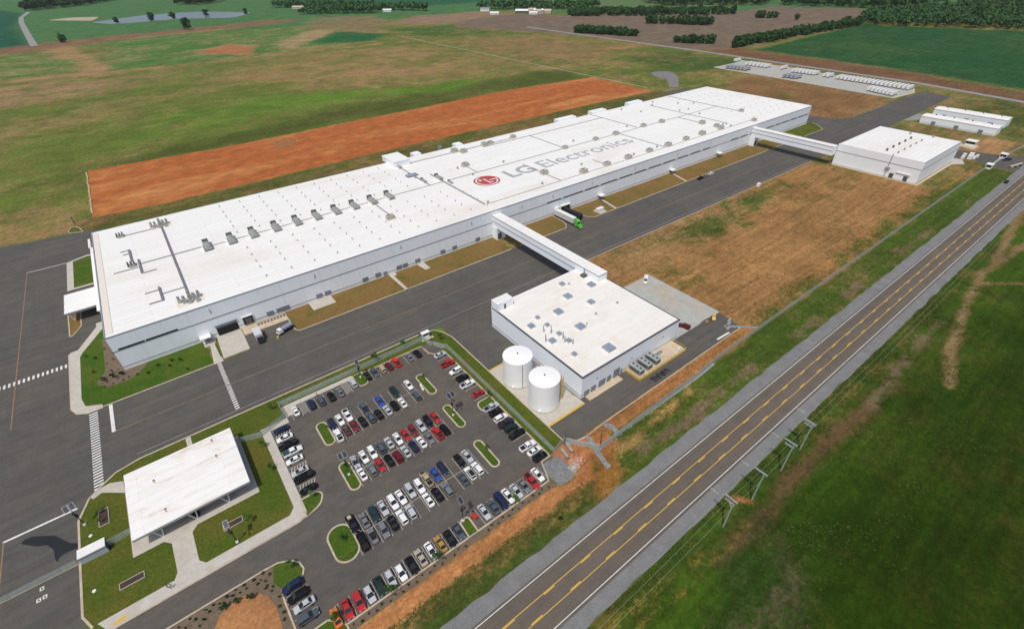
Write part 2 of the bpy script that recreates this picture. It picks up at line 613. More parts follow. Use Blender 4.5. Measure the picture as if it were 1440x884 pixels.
def line_sd(px, py, line, w):
    d = np.full(px.shape, 1e18)
    for (x0, y0), (x1, y1) in zip(line[:-1], line[1:]):
        ex, ey = x1 - x0, y1 - y0
        wx, wy = px - x0, py - y0
        t = np.clip((wx * ex + wy * ey) / max(ex * ex + ey * ey, 1e-9), 0, 1)
        d = np.minimum(d, (wx - ex * t) ** 2 + (wy - ey * t) ** 2)
    return w / 2 - np.sqrt(d)


def wob(x, y, s):
    """cheap smooth noise about -1..1 with feature size s"""
    x, y = x / s, y / s
    return (np.sin(x * 1.3 + 1.7 * np.sin(y * 0.9)) + np.sin(y * 1.7 + 1.3 * np.sin(x * 1.1 + 2)) + 0.6 * np.sin(2.9 * x - 2.3 * y) + 0.5 * np.sin(4.7 * y + 3.1 * x + 1)) / 3.1


def build_ground():
    xs = axis_lines(-2500, -62, 262, 9000, 1.05, 1.02)
    ys = axis_lines(-1500, -215, -44, 9000, 1.05, 1.02)
    X, Y = np.meshgrid(xs, ys)
    nx, ny = len(xs), len(ys)
    px, py = X.ravel(), Y.ravel()
    n = px.size
    A = np.tile(np.array([0.105, 0.140, 0.028]), (n, 1))
    B = np.tile(np.array([0.270, 0.175, 0.080]), (n, 1))
    M = np.full(n, 0.42)

    def zone(shape, ca, cb, m, soft, wobble=0.0, wsize=20.0, width=None):
        pts = np.array(shape)
        pad = soft + wobble + (width or 0)
        sel = np.where((px > pts[:, 0].min() - pad) & (px < pts[:, 0].max() + pad) & (py > pts[:, 1].min() - pad) & (py < pts[:, 1].max() + pad))[0]
        if not len(sel):
            return
        x, y = px[sel], py[sel]
        sd = line_sd(x, y, shape, width) if width else poly_sd(x, y, shape)
        if wobble:
            sd = sd + wobble * wob(x, y, wsize)
        w = np.clip(sd / soft * 0.5 + 0.5, 0, 1)
        w = w * w * (3 - 2 * w)
        if ca is not None:
            A[sel] = A[sel] * (1 - w[:, None]) + np.array(ca) * w[:, None]
        if cb is not None:
            B[sel] = B[sel] * (1 - w[:, None]) + np.array(cb) * w[:, None]
        if m is not None:
            M[sel] = M[sel] * (1 - w) + m * w

    G_OLIVE = (0.108, 0.142, 0.026)
    G_MID = (0.052, 0.118, 0.028)
    G_DEEP = (0.016, 0.075, 0.026)
    DRY = (0.235, 0.170, 0.068)
    BRN = (0.175, 0.100, 0.055)
    SOILG = (0.165, 0.120, 0.085)
    TAN = (0.300, 0.220, 0.110)
    ORA = (0.380, 0.190, 0.080)
    # far country
    zone([(-2500, 1150), (9000, 1150), (9000, 9000), (-2500, 9000)], (0.060, 0.150, 0.050), (0.12, 0.17, 0.06), 0.25, 60)
    zone([(900, 300), (9000, 300), (9000, 1400), (1200, 1400)], (0.060, 0.150, 0.050), (0.12, 0.17, 0.06), 0.2, 40)
    zone([(-60, 1206), (-112, 1700), (-112, 2286), (-200, 2650), (-2500, 2650), (-2500, 1250), (-400, 1230)], (0.018, 0.085, 0.045), (0.03, 0.10, 0.05), 0.2, 20)
    zone([(700, 1500), (1500, 1500), (2200, 900), (3500, 1300), (2500, 3500), (900, 3200)], (0.020, 0.095, 0.045), (0.05, 0.12, 0.05), 0.25, 50)
    zone([(1150, 1000), (1700, 660), (1800, 900), (1350, 1500)], (0.09, 0.155, 0.055), (0.13, 0.16, 0.07), 0.35, 30)
    zone([(1800, 310), (1990, 232), (2160, 330), (1950, 425)], (0.07, 0.14, 0.045), (0.12, 0.15, 0.06), 0.35, 30)
    # the field behind the red strip
    zone([(-2500, 152), (510, 152), (516, 441), (523, 833), (476, 740), (300, 735), (100, 735), (-80, 760), (-2500, 800)], G_OLIVE, DRY, 0.36, 8, 5, 40)
    zone([(120, 520), (250, 420), (330, 370), (430, 330), (505, 400), (515, 640), (470, 700), (330, 720), (200, 690)], (0.125, 0.145, 0.032), (0.285, 0.175, 0.080), 0.56, 60, 35, 50)
    zone([(-2500, 560), (-120, 540), (30, 600), (90, 660), (-40, 735), (-2500, 780)], None, (0.29, 0.175, 0.10), 0.62, 50, 20, 50)
    zone([(-200, 330), (-110, 330), (-90, 420), (-110, 470), (-220, 470)], None, (0.33, 0.20, 0.09), 0.72, 25, 20, 20)
    zone([(-70, 170), (-20, 160), (-6, 168), (-6, 200), (-60, 215)], None, (0.28, 0.18, 0.08), 0.62, 12, 8, 15)
    zone([(-180, 420), (-60, 400), (20, 460), (-30, 520), (-180, 530)], None, None, 0.55, 40, 20, 30)
    zone([(-3, 262), (80, 264), (230, 271), (390, 279), (503, 272), (512, 330), (400, 345), (230, 330), (80, 300), (-40, 262)], (0.070, 0.090, 0.018), (0.15, 0.12, 0.045), 0.26, 14, 6, 30)
    zone([(60, 360), (220, 360), (330, 330), (420, 330), (330, 370), (200, 420), (60, 430)], (0.100, 0.175, 0.022), None, 0.24, 24, 15, 30)
    zone([(30, 330), (120, 330), (160, 400), (60, 420)], (0.095, 0.160, 0.022), None, 0.28, 30, 20, 30)
    # tracks and bare earth further out
    zone([(-400, 690), (-81, 767), (18, 742), (103, 737), (198, 731), (314, 749), (420, 742), (477, 733), (520, 760)], None, (0.33, 0.19, 0.085), 0.85, 7, 5, 12, width=9)
    zone([(-900, 1080), (-102, 1125), (-33, 1200), (125, 1240), (272, 1275), (420, 1330)], (0.10, 0.10, 0.05), (0.205, 0.115, 0.065), 0.8, 26, 10, 40, width=110)
    zone([(18, 742), (20, 850), (-5, 980), (-20, 1120)], None, (0.30, 0.19, 0.09), 0.8, 14, 8, 20, width=36)
    zone([(-2500, 800), (-80, 790), (10, 780), (-20, 1000), (-60, 1080), (-2500, 1050)], (0.075, 0.150, 0.030), TAN, 0.42, 25, 15, 40)
    zone([(40, 770), (180, 760), (430, 800), (420, 1150), (280, 1240), (60, 1190)], (0.065, 0.150, 0.030), TAN, 0.38, 25, 15, 40)
    zone([(162, 864), (231, 938), (264, 868), (228, 775)], None, (0.33, 0.14, 0.06), 0.95, 14, 10, 20)
    zone([(305, 905), (457, 1085), (470, 1000), (306, 802)], None, TAN, 0.85, 20, 10, 25)
    zone([(353, 830), (454, 990), (520, 880), (460, 785)], (0.020, 0.100, 0.030), None, 0.12, 16, 8, 25)
    zone([(420, 1150), (540, 1370), (700, 1300), (620, 1050), (500, 950)], None, (0.22, 0.15, 0.08), 0.62, 30, 15, 30)
    # north-east of the plant
    zone([(510, 175), (640, 60), (735, 100), (755, 320), (770, 600), (720, 900), (523, 850), (516, 441)], (0.090, 0.130, 0.024), (0.28, 0.18, 0.075), 0.46, 20, 10, 30)
    zone([(560, 380), (700, 330), (720, 560), (600, 700), (540, 560)], None, (0.25, 0.15, 0.07), 0.62, 40, 25, 35)
    zone([(610, 220), (740, 160), (748, 330), (640, 330)], (0.058, 0.095, 0.020), None, 0.3, 25, 10, 25)
    zone([(540, 760), (700, 700), (740, 900), (560, 960)], (0.05, 0.11, 0.02), None, 0.3, 30, 15, 30)
    zone([(497, -15), (640, -15), (652, -5), (668, 60), (664, 130), (640, 150), (520, 120)], (0.11, 0.10, 0.03), (0.215, 0.118, 0.050), 0.70, 14, 6, 20)
    zone([(535, 30), (600, 60), (560, 110), (515, 90)], (0.06, 0.09, 0.02), None, 0.45, 25, 10, 20)
    # ploughed land and crops right at the back
    zone([(770, 320), (838, 281), (1279, 286), (1500, 362), (1640, 400), (1690, 460), (1620, 560), (1640, 640), (1400, 640), (1345, 605), (1150, 890), (1043, 880), (970, 1034), (740, 980), (690, 860), (772, 600), (778, 420)], (0.10, 0.105, 0.05), SOILG, 0.95, 8, 3, 30)
    zone([(700, 950), (960, 1040), (985, 1160), (760, 1200), (620, 1060)], None, (0.235, 0.16, 0.10), 0.85, 20, 10, 30)
    zone([(700, -120), (770, -110), (815, 60), (835, 240), (835, 280), (790, 300), (752, 180), (746, 0)], (0.09, 0.085, 0.035), (0.17, 0.085, 0.045), 0.72, 5, 3, 15)
    zone([(700, -600), (900, -700), (1380, -300), (1376, 45), (1297, 286), (1113, 272), (846, 250), (822, 60), (792, -80), (700, -350)], (0.020, 0.075, 0.022), (0.070, 0.105, 0.040), 0.22, 6, 3, 20)
    zone([(1050, -150), (1350, -100), (1340, 20), (1080, 0)], (0.03, 0.085, 0.02), None, 0.45, 70, 30, 60)
    zone([(900, 120), (1000, 100), (1080, 180), (960, 230)], (0.03, 0.085, 0.02), None, 0.4, 50, 20, 50)
    zone([(560, -60), (700, -60), (720, -120), (640, -400), (480, -160), (486, -140), (560, -118), (590, -112)], (0.052, 0.085, 0.016), (0.24, 0.14, 0.055), 0.40, 12, 6, 15)
    # round the far buildings
    zone([(395, -145), (480, -145), (500, -128), (492, -118), (486, -108), (540, -103), (600, -114), (562, -60), (545, -47), (395, -47)], (0.075, 0.105, 0.022), (0.25, 0.155, 0.065), 0.5, 8, 4, 12)
    zone([(498, -112), (545, -104), (560, -112), (560, -128), (520, -128)], None, (0.34, 0.19, 0.085), 0.85, 8, 4, 8)
    # verge between the building and the clay
    zone([(-5, 100), (500, 100), (505, 168), (400, 170), (180, 170), (40, 163), (-5, 168)], (0.072, 0.090, 0.020), (0.20, 0.125, 0.05), 0.47, 4, 2, 10)
    zone([(-2500, 140), (-44, 153), (-29, 151), (-8, 150), (-4, 163), (-40, 172), (-2500, 185)], None, (0.25, 0.155, 0.07), 0.75, 8, 4, 10)
    # the dry field beside the long drive
    zone([(172, -47), (405, -47), (408, -108), (398, -124), (197, -126), (172, -75)], (0.060, 0.080, 0.018), (0.295, 0.158, 0.060), 0.78, 3, 2, 6)
    zone([(192, -47), (290, -47), (330, -60), (260, -72), (192, -68)], (0.07, 0.095, 0.018), (0.29, 0.17, 0.075), 0.58, 12, 7, 9)
    zone([(238, -60), (275, -58), (300, -66), (262, -78), (235, -72)], (0.052, 0.090, 0.014), None, 0.28, 14, 8, 9)
    zone([(285, -50), (350, -52), (352, -64), (300, -70), (280, -62)], (0.052, 0.090, 0.014), None, 0.28, 12, 7, 9)
    zone([(196, -74), (230, -66), (226, -82), (202, -100), (195, -96)], (0.058, 0.090, 0.015), None, 0.55, 9, 6, 7)
    # strip inside the road fence and the highway verge
    zone([(102, -123), (194, -123), (300, -120), (400, -116), (400, -129), (102, -130.5)], (0.070, 0.095, 0.018), (0.345, 0.155, 0.058), 0.80, 1.5, 1, 6)
    zone([(200, -120), (400, -118), (480, -118), (480, -131), (200, -131)], (0.060, 0.085, 0.014), (0.30, 0.16, 0.06), 0.42, 5, 3, 10)
    zone([(116, -129.2), (480, -128.6), (486, -147), (110, -147), (100, -137), (108, -134)], (0.056, 0.092, 0.012), (0.17, 0.125, 0.045), 0.28, 1.6, 1, 5)
    for p in ([(118, -138), (136, -139)], [(136, -139.5), (158, -138)], [(165, -139), (176, -138.6)], [(250, -138.4), (262, -138)], [(205, -139), (224, -139)], [(306, -137.6), (344, -138.9)], [(395, -139), (420, -138)]):
        zone(p, None, (0.165, 0.115, 0.075), 0.66, 2.2, 1.4, 3, width=3.0)
    zone([(112, -133), (150, -131), (150, -133.5), (112, -136)], None, (0.34, 0.2, 0.07), 0.62, 2, 1.5, 4)
    # south of the parking lot
    zone([(-60, -131), (98, -131), (98, -147), (-60, -147)], (0.060, 0.092, 0.016), (0.20, 0.14, 0.045), 0.28, 0.8, 0.5, 4)
    zone([(-60, -136.0), (96, -134.6), (110, -138), (96, -139.6), (-60, -139.4)], (0.052, 0.070, 0.016), (0.24, 0.15, 0.05), 0.52, 1.6, 0.8, 4)
    zone([(-60, -131.2), (88, -131.0), (97, -133.5), (100, -136.5), (90, -136.2), (60, -135.6), (-60, -136)], (0.12, 0.12, 0.03), (0.42, 0.185, 0.070), 0.97, 0.8, 0.5, 4)
    zone([(96, -122), (110, -123), (116, -131), (107, -138), (97, -137), (96, -132)], (0.10, 0.10, 0.03), (0.40, 0.165, 0.065), 0.9, 1.6, 1, 3)
    zone([(104, -131), (112, -132), (110, -140), (98, -142), (97, -138)], None, (0.27, 0.12, 0.03), 0.68, 2.5, 1.5, 3)
    # the field on the far side of the highway
    zone([(-2500, -161), (9000, -161), (9000, -1500), (-2500, -1500)], (0.040, 0.080, 0.006), (0.090, 0.076, 0.018), 0.28, 1.5, 0.8, 5)
    zone([(110, -178), (200, -177), (330, -190), (500, -400), (150, -420), (75, -240), (90, -195)], (0.019, 0.040, 0.0022), (0.044, 0.046, 0.006), 0.38, 16, 7, 12)  # grass darkened here: falloff toward the view's corner put into the colours
    zone([(60, -161.5), (420, -161.5), (420, -167), (60, -169)], (0.036, 0.070, 0.007), (0.13, 0.10, 0.025), 0.36, 2, 1.5, 4)
    zone([(108, -171), (130, -171.2), (150, -170), (172, -170.6), (190, -172)], (0.05, 0.05, 0.015), (0.105, 0.066, 0.030), 0.74, 2.2, 1.2, 5, width=4.6)
    zone([(123.5, -162.6), (126.5, -163.2), (128.5, -165.8), (131, -167.2), (128, -168.2), (125.5, -165.5)], None, (0.28, 0.115, 0.04), 0.85, 0.8, 0.5, 3)
    zone([(92, -176), (112, -173), (128, -176), (120, -186), (100, -196), (86, -190)], (0.022, 0.048, 0.006), (0.080, 0.062, 0.034), 0.55, 4, 2.5, 4)
    zone([(190, -172), (224, -169.6), (258, -169.5)], None, (0.16, 0.12, 0.07), 0.66, 2.5, 1.5, 4, width=2.6)
    zone([(420, -160.5), (372, -165), (330, -169.6), (313, -168.8), (290, -171), (265, -174.5), (240, -178.5), (219, -184.5)], None, (0.20, 0.140, 0.064), 0.88, 1.8, 0.8, 5, width=3.2)
    zone([(304, -171), (317, -182), (330, -196), (380, -240)], None, (0.19, 0.13, 0.06), 0.86, 1.4, 0.7, 4, width=2.6)
    zone([(320, -169.5), (420, -178), (600, -190)], None, (0.18, 0.125, 0.055), 0.84, 1.6, 0.8, 4, width=3.2)
    zone([(60, -163), (85, -165.5), (108, -167.5)], None, (0.24, 0.17, 0.03), 0.54, 1.0, 0.8, 3, width=1.2)
    zone([(72, -168), (100, -170.5), (122, -169.8)], None, (0.24, 0.17, 0.03), 0.54, 0.9, 0.8, 3, width=1.1)
    # plain earth under what is paved
    vs = np.zeros((n, 3), np.float32)
    vs[:, 0], vs[:, 1] = px, py
    i = np.arange(ny - 1)[:, None] * nx + np.arange(nx - 1)[None, :]
    fs = np.stack([i, i + 1, i + nx + 1, i + nx], -1).reshape(-1).astype(np.int32)
    me = bpy.data.meshes.new("ground")
    me.vertices.add(n)
    me.vertices.foreach_set("co", vs.ravel())
    nf = len(fs) // 4
    me.loops.add(len(fs))
    me.loops.foreach_set("vertex_index", fs)
    me.polygons.add(nf)
    me.polygons.foreach_set("loop_start", np.arange(0, nf * 4, 4, dtype=np.int32))
    me.update()
    for nm, arr in (("ca", A), ("cb", B)):
        at = me.attributes.new(nm, 'FLOAT_COLOR', 'POINT')
        d = np.ones((n, 4), np.float32)
        d[:, :3] = arr
        at.data.foreach_set("color", d.ravel())
    at = me.attributes.new("mx", 'FLOAT', 'POINT')
    at.data.foreach_set("value", M.astype(np.float32))
    m = bpy.data.materials.new("field_ground")
    m.use_nodes = True
    nt = m.node_tree
    p = nt.nodes["Principled BSDF"]
    p.inputs["Roughness"].default_value = 0.95
    p.inputs["Specular IOR Level"].default_value = 0.08

    def attr(nm):
        a = nt.nodes.new("ShaderNodeAttribute")
        a.attribute_name = nm
        return a
    vec = nt.nodes.new("ShaderNodeNewGeometry").outputs["Position"]
    big = _noise(nt, vec, 0.016, 5, 0.62, 0.8, (0.6, 1.0, 1.0))
    mid = _noise(nt, vec, 0.11, 5, 0.68, 0.6, (0.8, 1.0, 1.0))
    fin = _noise(nt, vec, 0.85, 4, 0.72, 0.2, (0.7, 1.0, 1.0))
    f = _math(nt, 'ADD', _math(nt, 'MULTIPLY', _math(nt, 'SUBTRACT', big, 0.5), 1.25), _math(nt, 'MULTIPLY', _math(nt, 'SUBTRACT', mid, 0.5), 1.15))
    f = _math(nt, 'ADD', f, _math(nt, 'MULTIPLY', _math(nt, 'SUBTRACT', fin, 0.5), 1.15))
    f = _math(nt, 'ADD', f, attr("mx").outputs["Fac"])
    f = _ramp(nt, f, 0.26, 0.76)
    c = _mix(nt, f, attr("ca").outputs["Color"], attr("cb").outputs["Color"])
    hue = _noise(nt, vec, 0.035, 4, 0.6, 0.5)
    c = _mix(nt, 1.0, c, _grey(nt, _ramp(nt, hue, 0.3, 0.7, 0.84, 1.16)), 'MULTIPLY')
    tex = _noise(nt, vec, 1.3, 5, 0.75)
    c = _mix(nt, 1.0, c, _grey(nt, _ramp(nt, tex, 0.25, 0.75, 0.70, 1.30)), 'MULTIPLY')
    clump = _noise(nt, vec, 0.33, 4, 0.8, 0.3)
    c = _mix(nt, 1.0, c, _grey(nt, _ramp(nt, clump, 0.28, 0.72, 0.74, 1.28)), 'MULTIPLY')
    rows = _noise(nt, vec, 0.45, 3, 0.6, 0.0, (0.05, 1.0, 1.0))
    c = _mix(nt, 1.0, c, _grey(nt, _ramp(nt, rows, 0.3, 0.7, 0.84, 1.16)), 'MULTIPLY')
    tuft = _noise(nt, vec, 0.7, 2, 0.5, 0.0, (0.45, 1.2, 1.0))
    c = _mix(nt, _ramp(nt, tuft, 0.63, 0.70, 0.0, 0.65), c, attr("ca").outputs["Color"])
    nt.links.new(c, p.inputs["Base Color"])
    bn = nt.nodes.new("ShaderNodeBump")
    bn.inputs["Strength"].default_value = 0.6
    bn.inputs["Distance"].default_value = 0.3
    nt.links.new(_noise(nt, vec, 1.5, 4, 0.75), bn.inputs["Height"])
    nt.links.new(bn.outputs[0], p.inputs["Normal"])
    me.materials.append(m)
    o = put("ground", me)
    tag(o, kind="structure")


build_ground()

# ------------------------------------------------------------------ paving, roads, lawns, kerbs, markings
ZA, ZL, ZC = 0.02, 0.10, 0.125


def sheet(name, pts, m, z):
    return struct(MB().sheet(pts, z), name, m)


sheet("asphalt_yard", [(-140, -320), (-14.4, -320), (-14.4, 150), (-29, 152), (-44, 155), (-140, 168)], M_ASPH, ZA)
sheet("asphalt_yard", [(-14.4, -16.6), (0.5, -16.6), (0.5, 147), (-7.5, 148.5), (-14.4, 150)], M_ASPH, ZA)
sheet("service_road", [(-14.4, -48.8), (545, -48.8), (545, -16.6), (-14.4, -16.6)], M_ASPH, ZA)
sheet("entrance_drive", [(-14.4, -105.4), (22.3, -105.4), (22.3, -98.2), (-14.4, -98.2)], M_LOT, ZA)
sheet("entrance_drive", [(22.3, -125.6), (31.5, -125.6), (31.5, -96.0), (22.3, -98.2)], M_LOT, ZA)
sheet("parking_lot", [(31.5, -128.9), (95.8, -128.9), (95.8, -55.4), (31.5, -55.4)], M_LOT, ZA)
sheet("utility_yard", [(102.6, -122.0), (104.5, -123.6), (109.6, -124.3), (110.0, -123.4), (118.9, -123.4), (118.9, -48.8), (102.6, -48.8)], M_ASPH, ZA)
sheet("utility_yard", [(118.9, -123.4), (194.5, -123.4), (197, -112), (118.9, -112)], M_ASPH, ZA)
sheet("utility_yard", [(118.9, -62.2), (172, -62.2), (172, -48.8), (118.9, -48.8)], M_ASPH, ZA)
sheet("service_road", [(-14.4, -62.0), (-12.0, -55.4), (-9.8, -53.2), (-5.8, -50.0), (0.4, -48.8), (-14.4, -48.8)], M_ASPH, ZA)
sheet("dock_yard", [(38.5, -16.6), (57.2, -16.6), (56.2, -0.2), (38.5, -0.2)], M_ASPH, ZA)
sheet("dock_yard", [(201.5, -16.6), (221.5, -16.6), (218.2, -11.2), (216.8, -0.2), (205, -0.2)], M_ASPH, ZA)
sheet("east_yard", [(494.7, -16.6), (545, -16.6), (533, -11), (528, -4), (525, 11), (512, 20), (494.7, 22)], M_ASPH, ZA)
sheet("east_drive", [(545, -47.6), (592, -47.7), (698, -44.5), (705, -17.7), (666, -16.3), (545, -16.6)], M_ASPH, ZA)
sheet("gravel_turnout", [(566, -47.8), (604, -47.6), (594, -58), (583, -58)], M_GREYROAD, 0.012)
sheet("gate_road", [(483, -147), (485, -130), (491, -119), (492, -114), (480, -108), (480, -104), (508, -104), (513, -113), (518, -128), (532, -147)], M_ASPH, ZA)
sheet("asphalt_patch", [(500, 158), (546, 155.1), (538.5, 149.6), (512, 143.8), (500, 145)], M_ASPH, 0.016)
sheet("gravel_turnout", round_poly([(565.6, 220.7), (582, 240), (600, 237), (604.7, 224), (582, 198), (536, 162), (529.5, 170), (563.5, 200)], 6), M_GRAVEL, 0.012)

# highway
sheet("highway", [(-1500, -158.3), (6000, -158.3), (6000, -146.4), (-1500, -146.4)], M_HWY, 0.03)


def wavy(x0, x1, y, amp, step):
    r = random.Random(int(abs(y) * 10))
    n = int((x1 - x0) / step)
    return [(x0 + i * step, y + r.uniform(-amp, amp)) for i in range(n + 1)]


n_edge = [(-1500, -142.4)] + wavy(0, 520, -142.35, 0.3, 4) + [(6000, -142.4)]
sheet("gravel_shoulder", [(-1500, -146.4), (6000, -146.4)] + n_edge[::-1], M_GRAVEL, 0.022)
s_edge = [(-1500, -161.6)] + wavy(0, 520, -161.6, 0.35, 4) + [(6000, -161.6)]
sheet("gravel_shoulder", s_edge + [(6000, -158.3), (-1500, -158.3)], M_GRAVEL, 0.022)
mk = MB()
for y in (-147.0, -157.55):
    mk.rect(-300, 3000, y - 0.09, y + 0.09, 0.04)
struct(mk, "road_edge_line", M_WHITE_P)
mk = MB()
for y, s in ((-150.6, -1), (-154.15, 1)):
    mk.rect(-300, 2500, y - 0.10, y + 0.10, 0.04)
    for k in range(-12, 120):
        x = (71.3 if s < 0 else 65.1) + 11.65 * k
        mk.rect(x - 1.6, x + 1.6, y + s * 0.26 - 0.14, y + s * 0.26 + 0.14, 0.04)
struct(mk, "turn_lane_lines", M_YEL_P)
mk = MB()
for x in (123.55, 138.25, 154.65, 170.3):  # pale bars added for the doubled ghost images of the power-pole crossarms
    mk.rect(x - 0.12, x + 0.12, -160.5, -157.9, 0.032)
struct(mk, "ghost_arm_bars", M_FADE_P)

# far roads and trailer pad
mk = MB()
strip_mesh(mk, [(800, 760), (795, 700), (789, 599), (782, 450), (775, 321), (765, 200), (748, 4), (722, -96), (690, -250), (640, -420), (560, -640)], 9, -0.1, 0.03)
struct(mk, "grey_road", M_GREYROAD)
mk = MB()
strip_mesh(mk, [(514.8, 441), (508, 184)], 1.2, -0.1, 0.03)
strip_mesh(mk, [(523, 833), (514.8, 441)], 1.6, -0.1, 0.03)
struct(mk, "dirt_track", mat("pale_track", (0.46, 0.40, 0.33), 0.9, 0.3, 0.15))
mk = MB()
strip_mesh(mk, [(-104, 2405), (-112, 2100), (-103, 1880), (-78, 1500), (-57, 1198)], 12, -0.1, 0.03)
struct(mk, "farm_lane", M_GREYROAD)
sheet("trailer_pad", [(668, 208), (719, 208), (745, 218), (738, 130), (722, 60), (713, -8), (693, -14), (650, -10), (654, 45), (663, 130)], M_CONC_G, 0.018)
mk = MB()
strip_mesh(mk, [(705, -8), (693, -14), (650, -10)], 1.5, -0.05, 0.05)
struct(mk, "kerb", M_CONC_T)
sheet("pond", round_poly([(46, 1717), (120, 1800), (185, 1871), (337, 1900), (463, 1700), (378, 1551), (300, 1600), (252, 1640), (96, 1600)], 30), M_WATER, 0.05)
sheet("sand_bank", round_poly([(-48, 1907), (10, 1967), (79, 1923), (56, 1780)], 20), mat("pale_sand", (0.42, 0.34, 0.25), 0.9, 0.1, 0.05), 0.04)

# red clay strip behind the plant
rg = random.Random(5)
edge = []
for a, b, k in (((-2.7, 269.3), (-3.1, 168.1), 24), ((-3.1, 168.1), (40, 164.4), 10), ((40, 164.4), (182, 170.5), 30), ((182, 170.5), (406, 171.0), 40), ((406, 171), (500, 168.5), 16), ((500, 168.5), (506, 268.6), 12), ((506, 268.6), (390, 279), 16), ((390, 279), (230, 271), 20), ((230, 271), (79, 263.5), 20), ((79, 263.5), (-2.7, 269.3), 12)):
    for i in range(k):
        t = i / k
        edge.append((a[0] + (b[0] - a[0]) * t + rg.uniform(-0.7, 0.7), a[1] + (b[1] - a[1]) * t + rg.uniform(-0.7, 0.7)))
sheet("red_clay_strip", edge, M_CLAY, 0.03)
sheet("clay_trace", [(117, 231), (122, 229.5), (126, 231), (131, 230.5), (133, 235), (136, 238), (138, 244), (142, 249), (138, 252), (133, 255), (128, 253.5), (124, 255), (121, 249), (119, 243), (120, 237)], mat("grassy_clay", (0.32, 0.13, 0.045), 0.95, 0.25, 0.5, stain=(0.13, 0.10, 0.035), stain_amt=0.95, stain_scale=0.35), 0.036)
mk = MB()
for i in range(18):
    y = 176 + i * 5.0
    strip_mesh(mk, [(-3.4 + rg.uniform(-0.3, 0.3), y), (-3.2 + rg.uniform(-0.3, 0.3), y + rg.uniform(3.0, 4.8))], 0.9, 0.0, 0.35)
tag(mk.obj("straw_wattle", mat("straw", (0.50, 0.38, 0.22), 0.95, 0.2)), kind="stuff")

# lawns ------------------------------------------------------------
def lawn(pts, m, z=ZL):
    mb = MB()
    mb.prism(pts, 0.0, z)
    return struct(mb, "lawn", m)


west_lawn = [(-14.9, -91.2), (-14.9, -76.3), (-14.9, -62), (-14.2, -60.2), (-12.4, -55.6), (-10.0, -53.4), (-6.0, -50.3), (0.0, -48.9), (31.3, -48.7), (31.3, -98.1), (-10.5, -98.1), (-13.2, -95.2)]
lawn(west_lawn, M_LAWN_D)
lawn([(31.3, -59.9), (31.3, -48.7), (97, -48.8), (99.5, -50.0), (101.5, -53.4), (102.6, -57.9), (102.6, -121.9), (96.0, -122.6), (96.0, -55.2), (63.3, -55.2), (63.3, -54.0), (39.4, -54.0), (39.4, -59.9)], M_LAWN_D)
kerb([(-13.2, -95.2), (-14.9, -91.2), (-15.0, -76), (-15.0, -62), (-14.3, -60.2), (-12.5, -55.6), (-10.1, -53.3), (-6.0, -50.1), (0.0, -48.7), (23, -48.5), (93, -48.6)], 0.5)
kerb([(96.5, -48.7), (99.6, -49.9), (101.6, -53.4), (102.7, -57.9), (102.7, -121.9), (104.5, -123.6), (109.6, -124.4)], 0.4)
kerb([(-10.5, -98.2), (31.2, -98.25), (33.1, -97.6)], 0.35)
kerb([(-40, -105.5), (20, -105.5), (23.3, -105.7), (26.1, -107.0), (27.6, -108.8), (28.0, -111.0), (27.3, -112.3)], 0.38)
kerb([(22.1, -114.5), (22.3, -125.6), (28.4, -125.6)], 0.42)
kerb([(31.6, -129.0), (63.6, -129.0)], 0.42)
kerb([(66.4, -129.0), (85.3, -129.0)], 0.42)
kerb([(85.3, -129.0), (90.2, -129.0), (91.6, -125.5), (92.6, -123.0), (95.9, -122.9)], 0.4)
kerb([(95.95, -122.9), (95.95, -97.8)], 0.42)
kerb([(95.95, -92.2), (95.95, -63.6)], 0.42)
kerb([(67.3, -55.3), (90.4, -55.3), (91.0, -60.6), (92.4, -62.6), (95.9, -62.7)], 0.42)
# far side of the service road
kerb([(172.2, -48.5), (405, -48.4)], 0.35)
kerb([(-7.4, -16.6), (27.0, -16.6)], 0.45)

lawn([(-12.9, 19), (-13.1, -8), (-12, -13), (-7.6, -15.3), (-7.4, -16.5), (26.0, -16.5), (26.0, -0.1), (-0.1, -0.1), (-0.1, 34.0), (-5.0, 35.2), (-12.3, 21.1)], M_LAWN)
sheet("planting_bed", round_poly([(-5.6, 26.6), (-5.7, 3.4), (-8.2, -0.9), (-8.6, -2.9), (-4.9, -6.9), (1.4, -6.9), (4.9, -3.8), (7.5, -0.1), (-0.06, -0.06), (-0.06, 26.0)], 1.2), M_MULCH, 0.118)
lawn([(-13.6, 80.2), (-4.4, 80.2), (-4.4, 112.5), (-8, 113.2), (-13.6, 110.8)], M_LAWN)
sheet("sidewalk", [(-16.1, 78.6), (-4.4, 78.6), (-4.4, 80.2), (-13.6, 80.2), (-13.6, 110.8), (-8, 113.2), (-4.4, 112.5), (-4.4, 114.2), (-8, 114.9), (-16.1, 111.2)], M_CONC, ZC)
isl = round_poly([(-16.1, 57.0), (-15.7, 37.0), (-14.9, 36.6), (-11.8, 42.9), (-11.8, 57.0)], 0.6)
lawn(isl, M_LAWN_B)
kerb(isl, 0.4, closed=True)
isl = round_poly([(-15.4, 152.8), (-13.7, 160), (-10.5, 158.7), (-8.3, 148.4)], 2.0)
lawn(isl, M_LAWN_D)
kerb(isl, 0.4, closed=True)
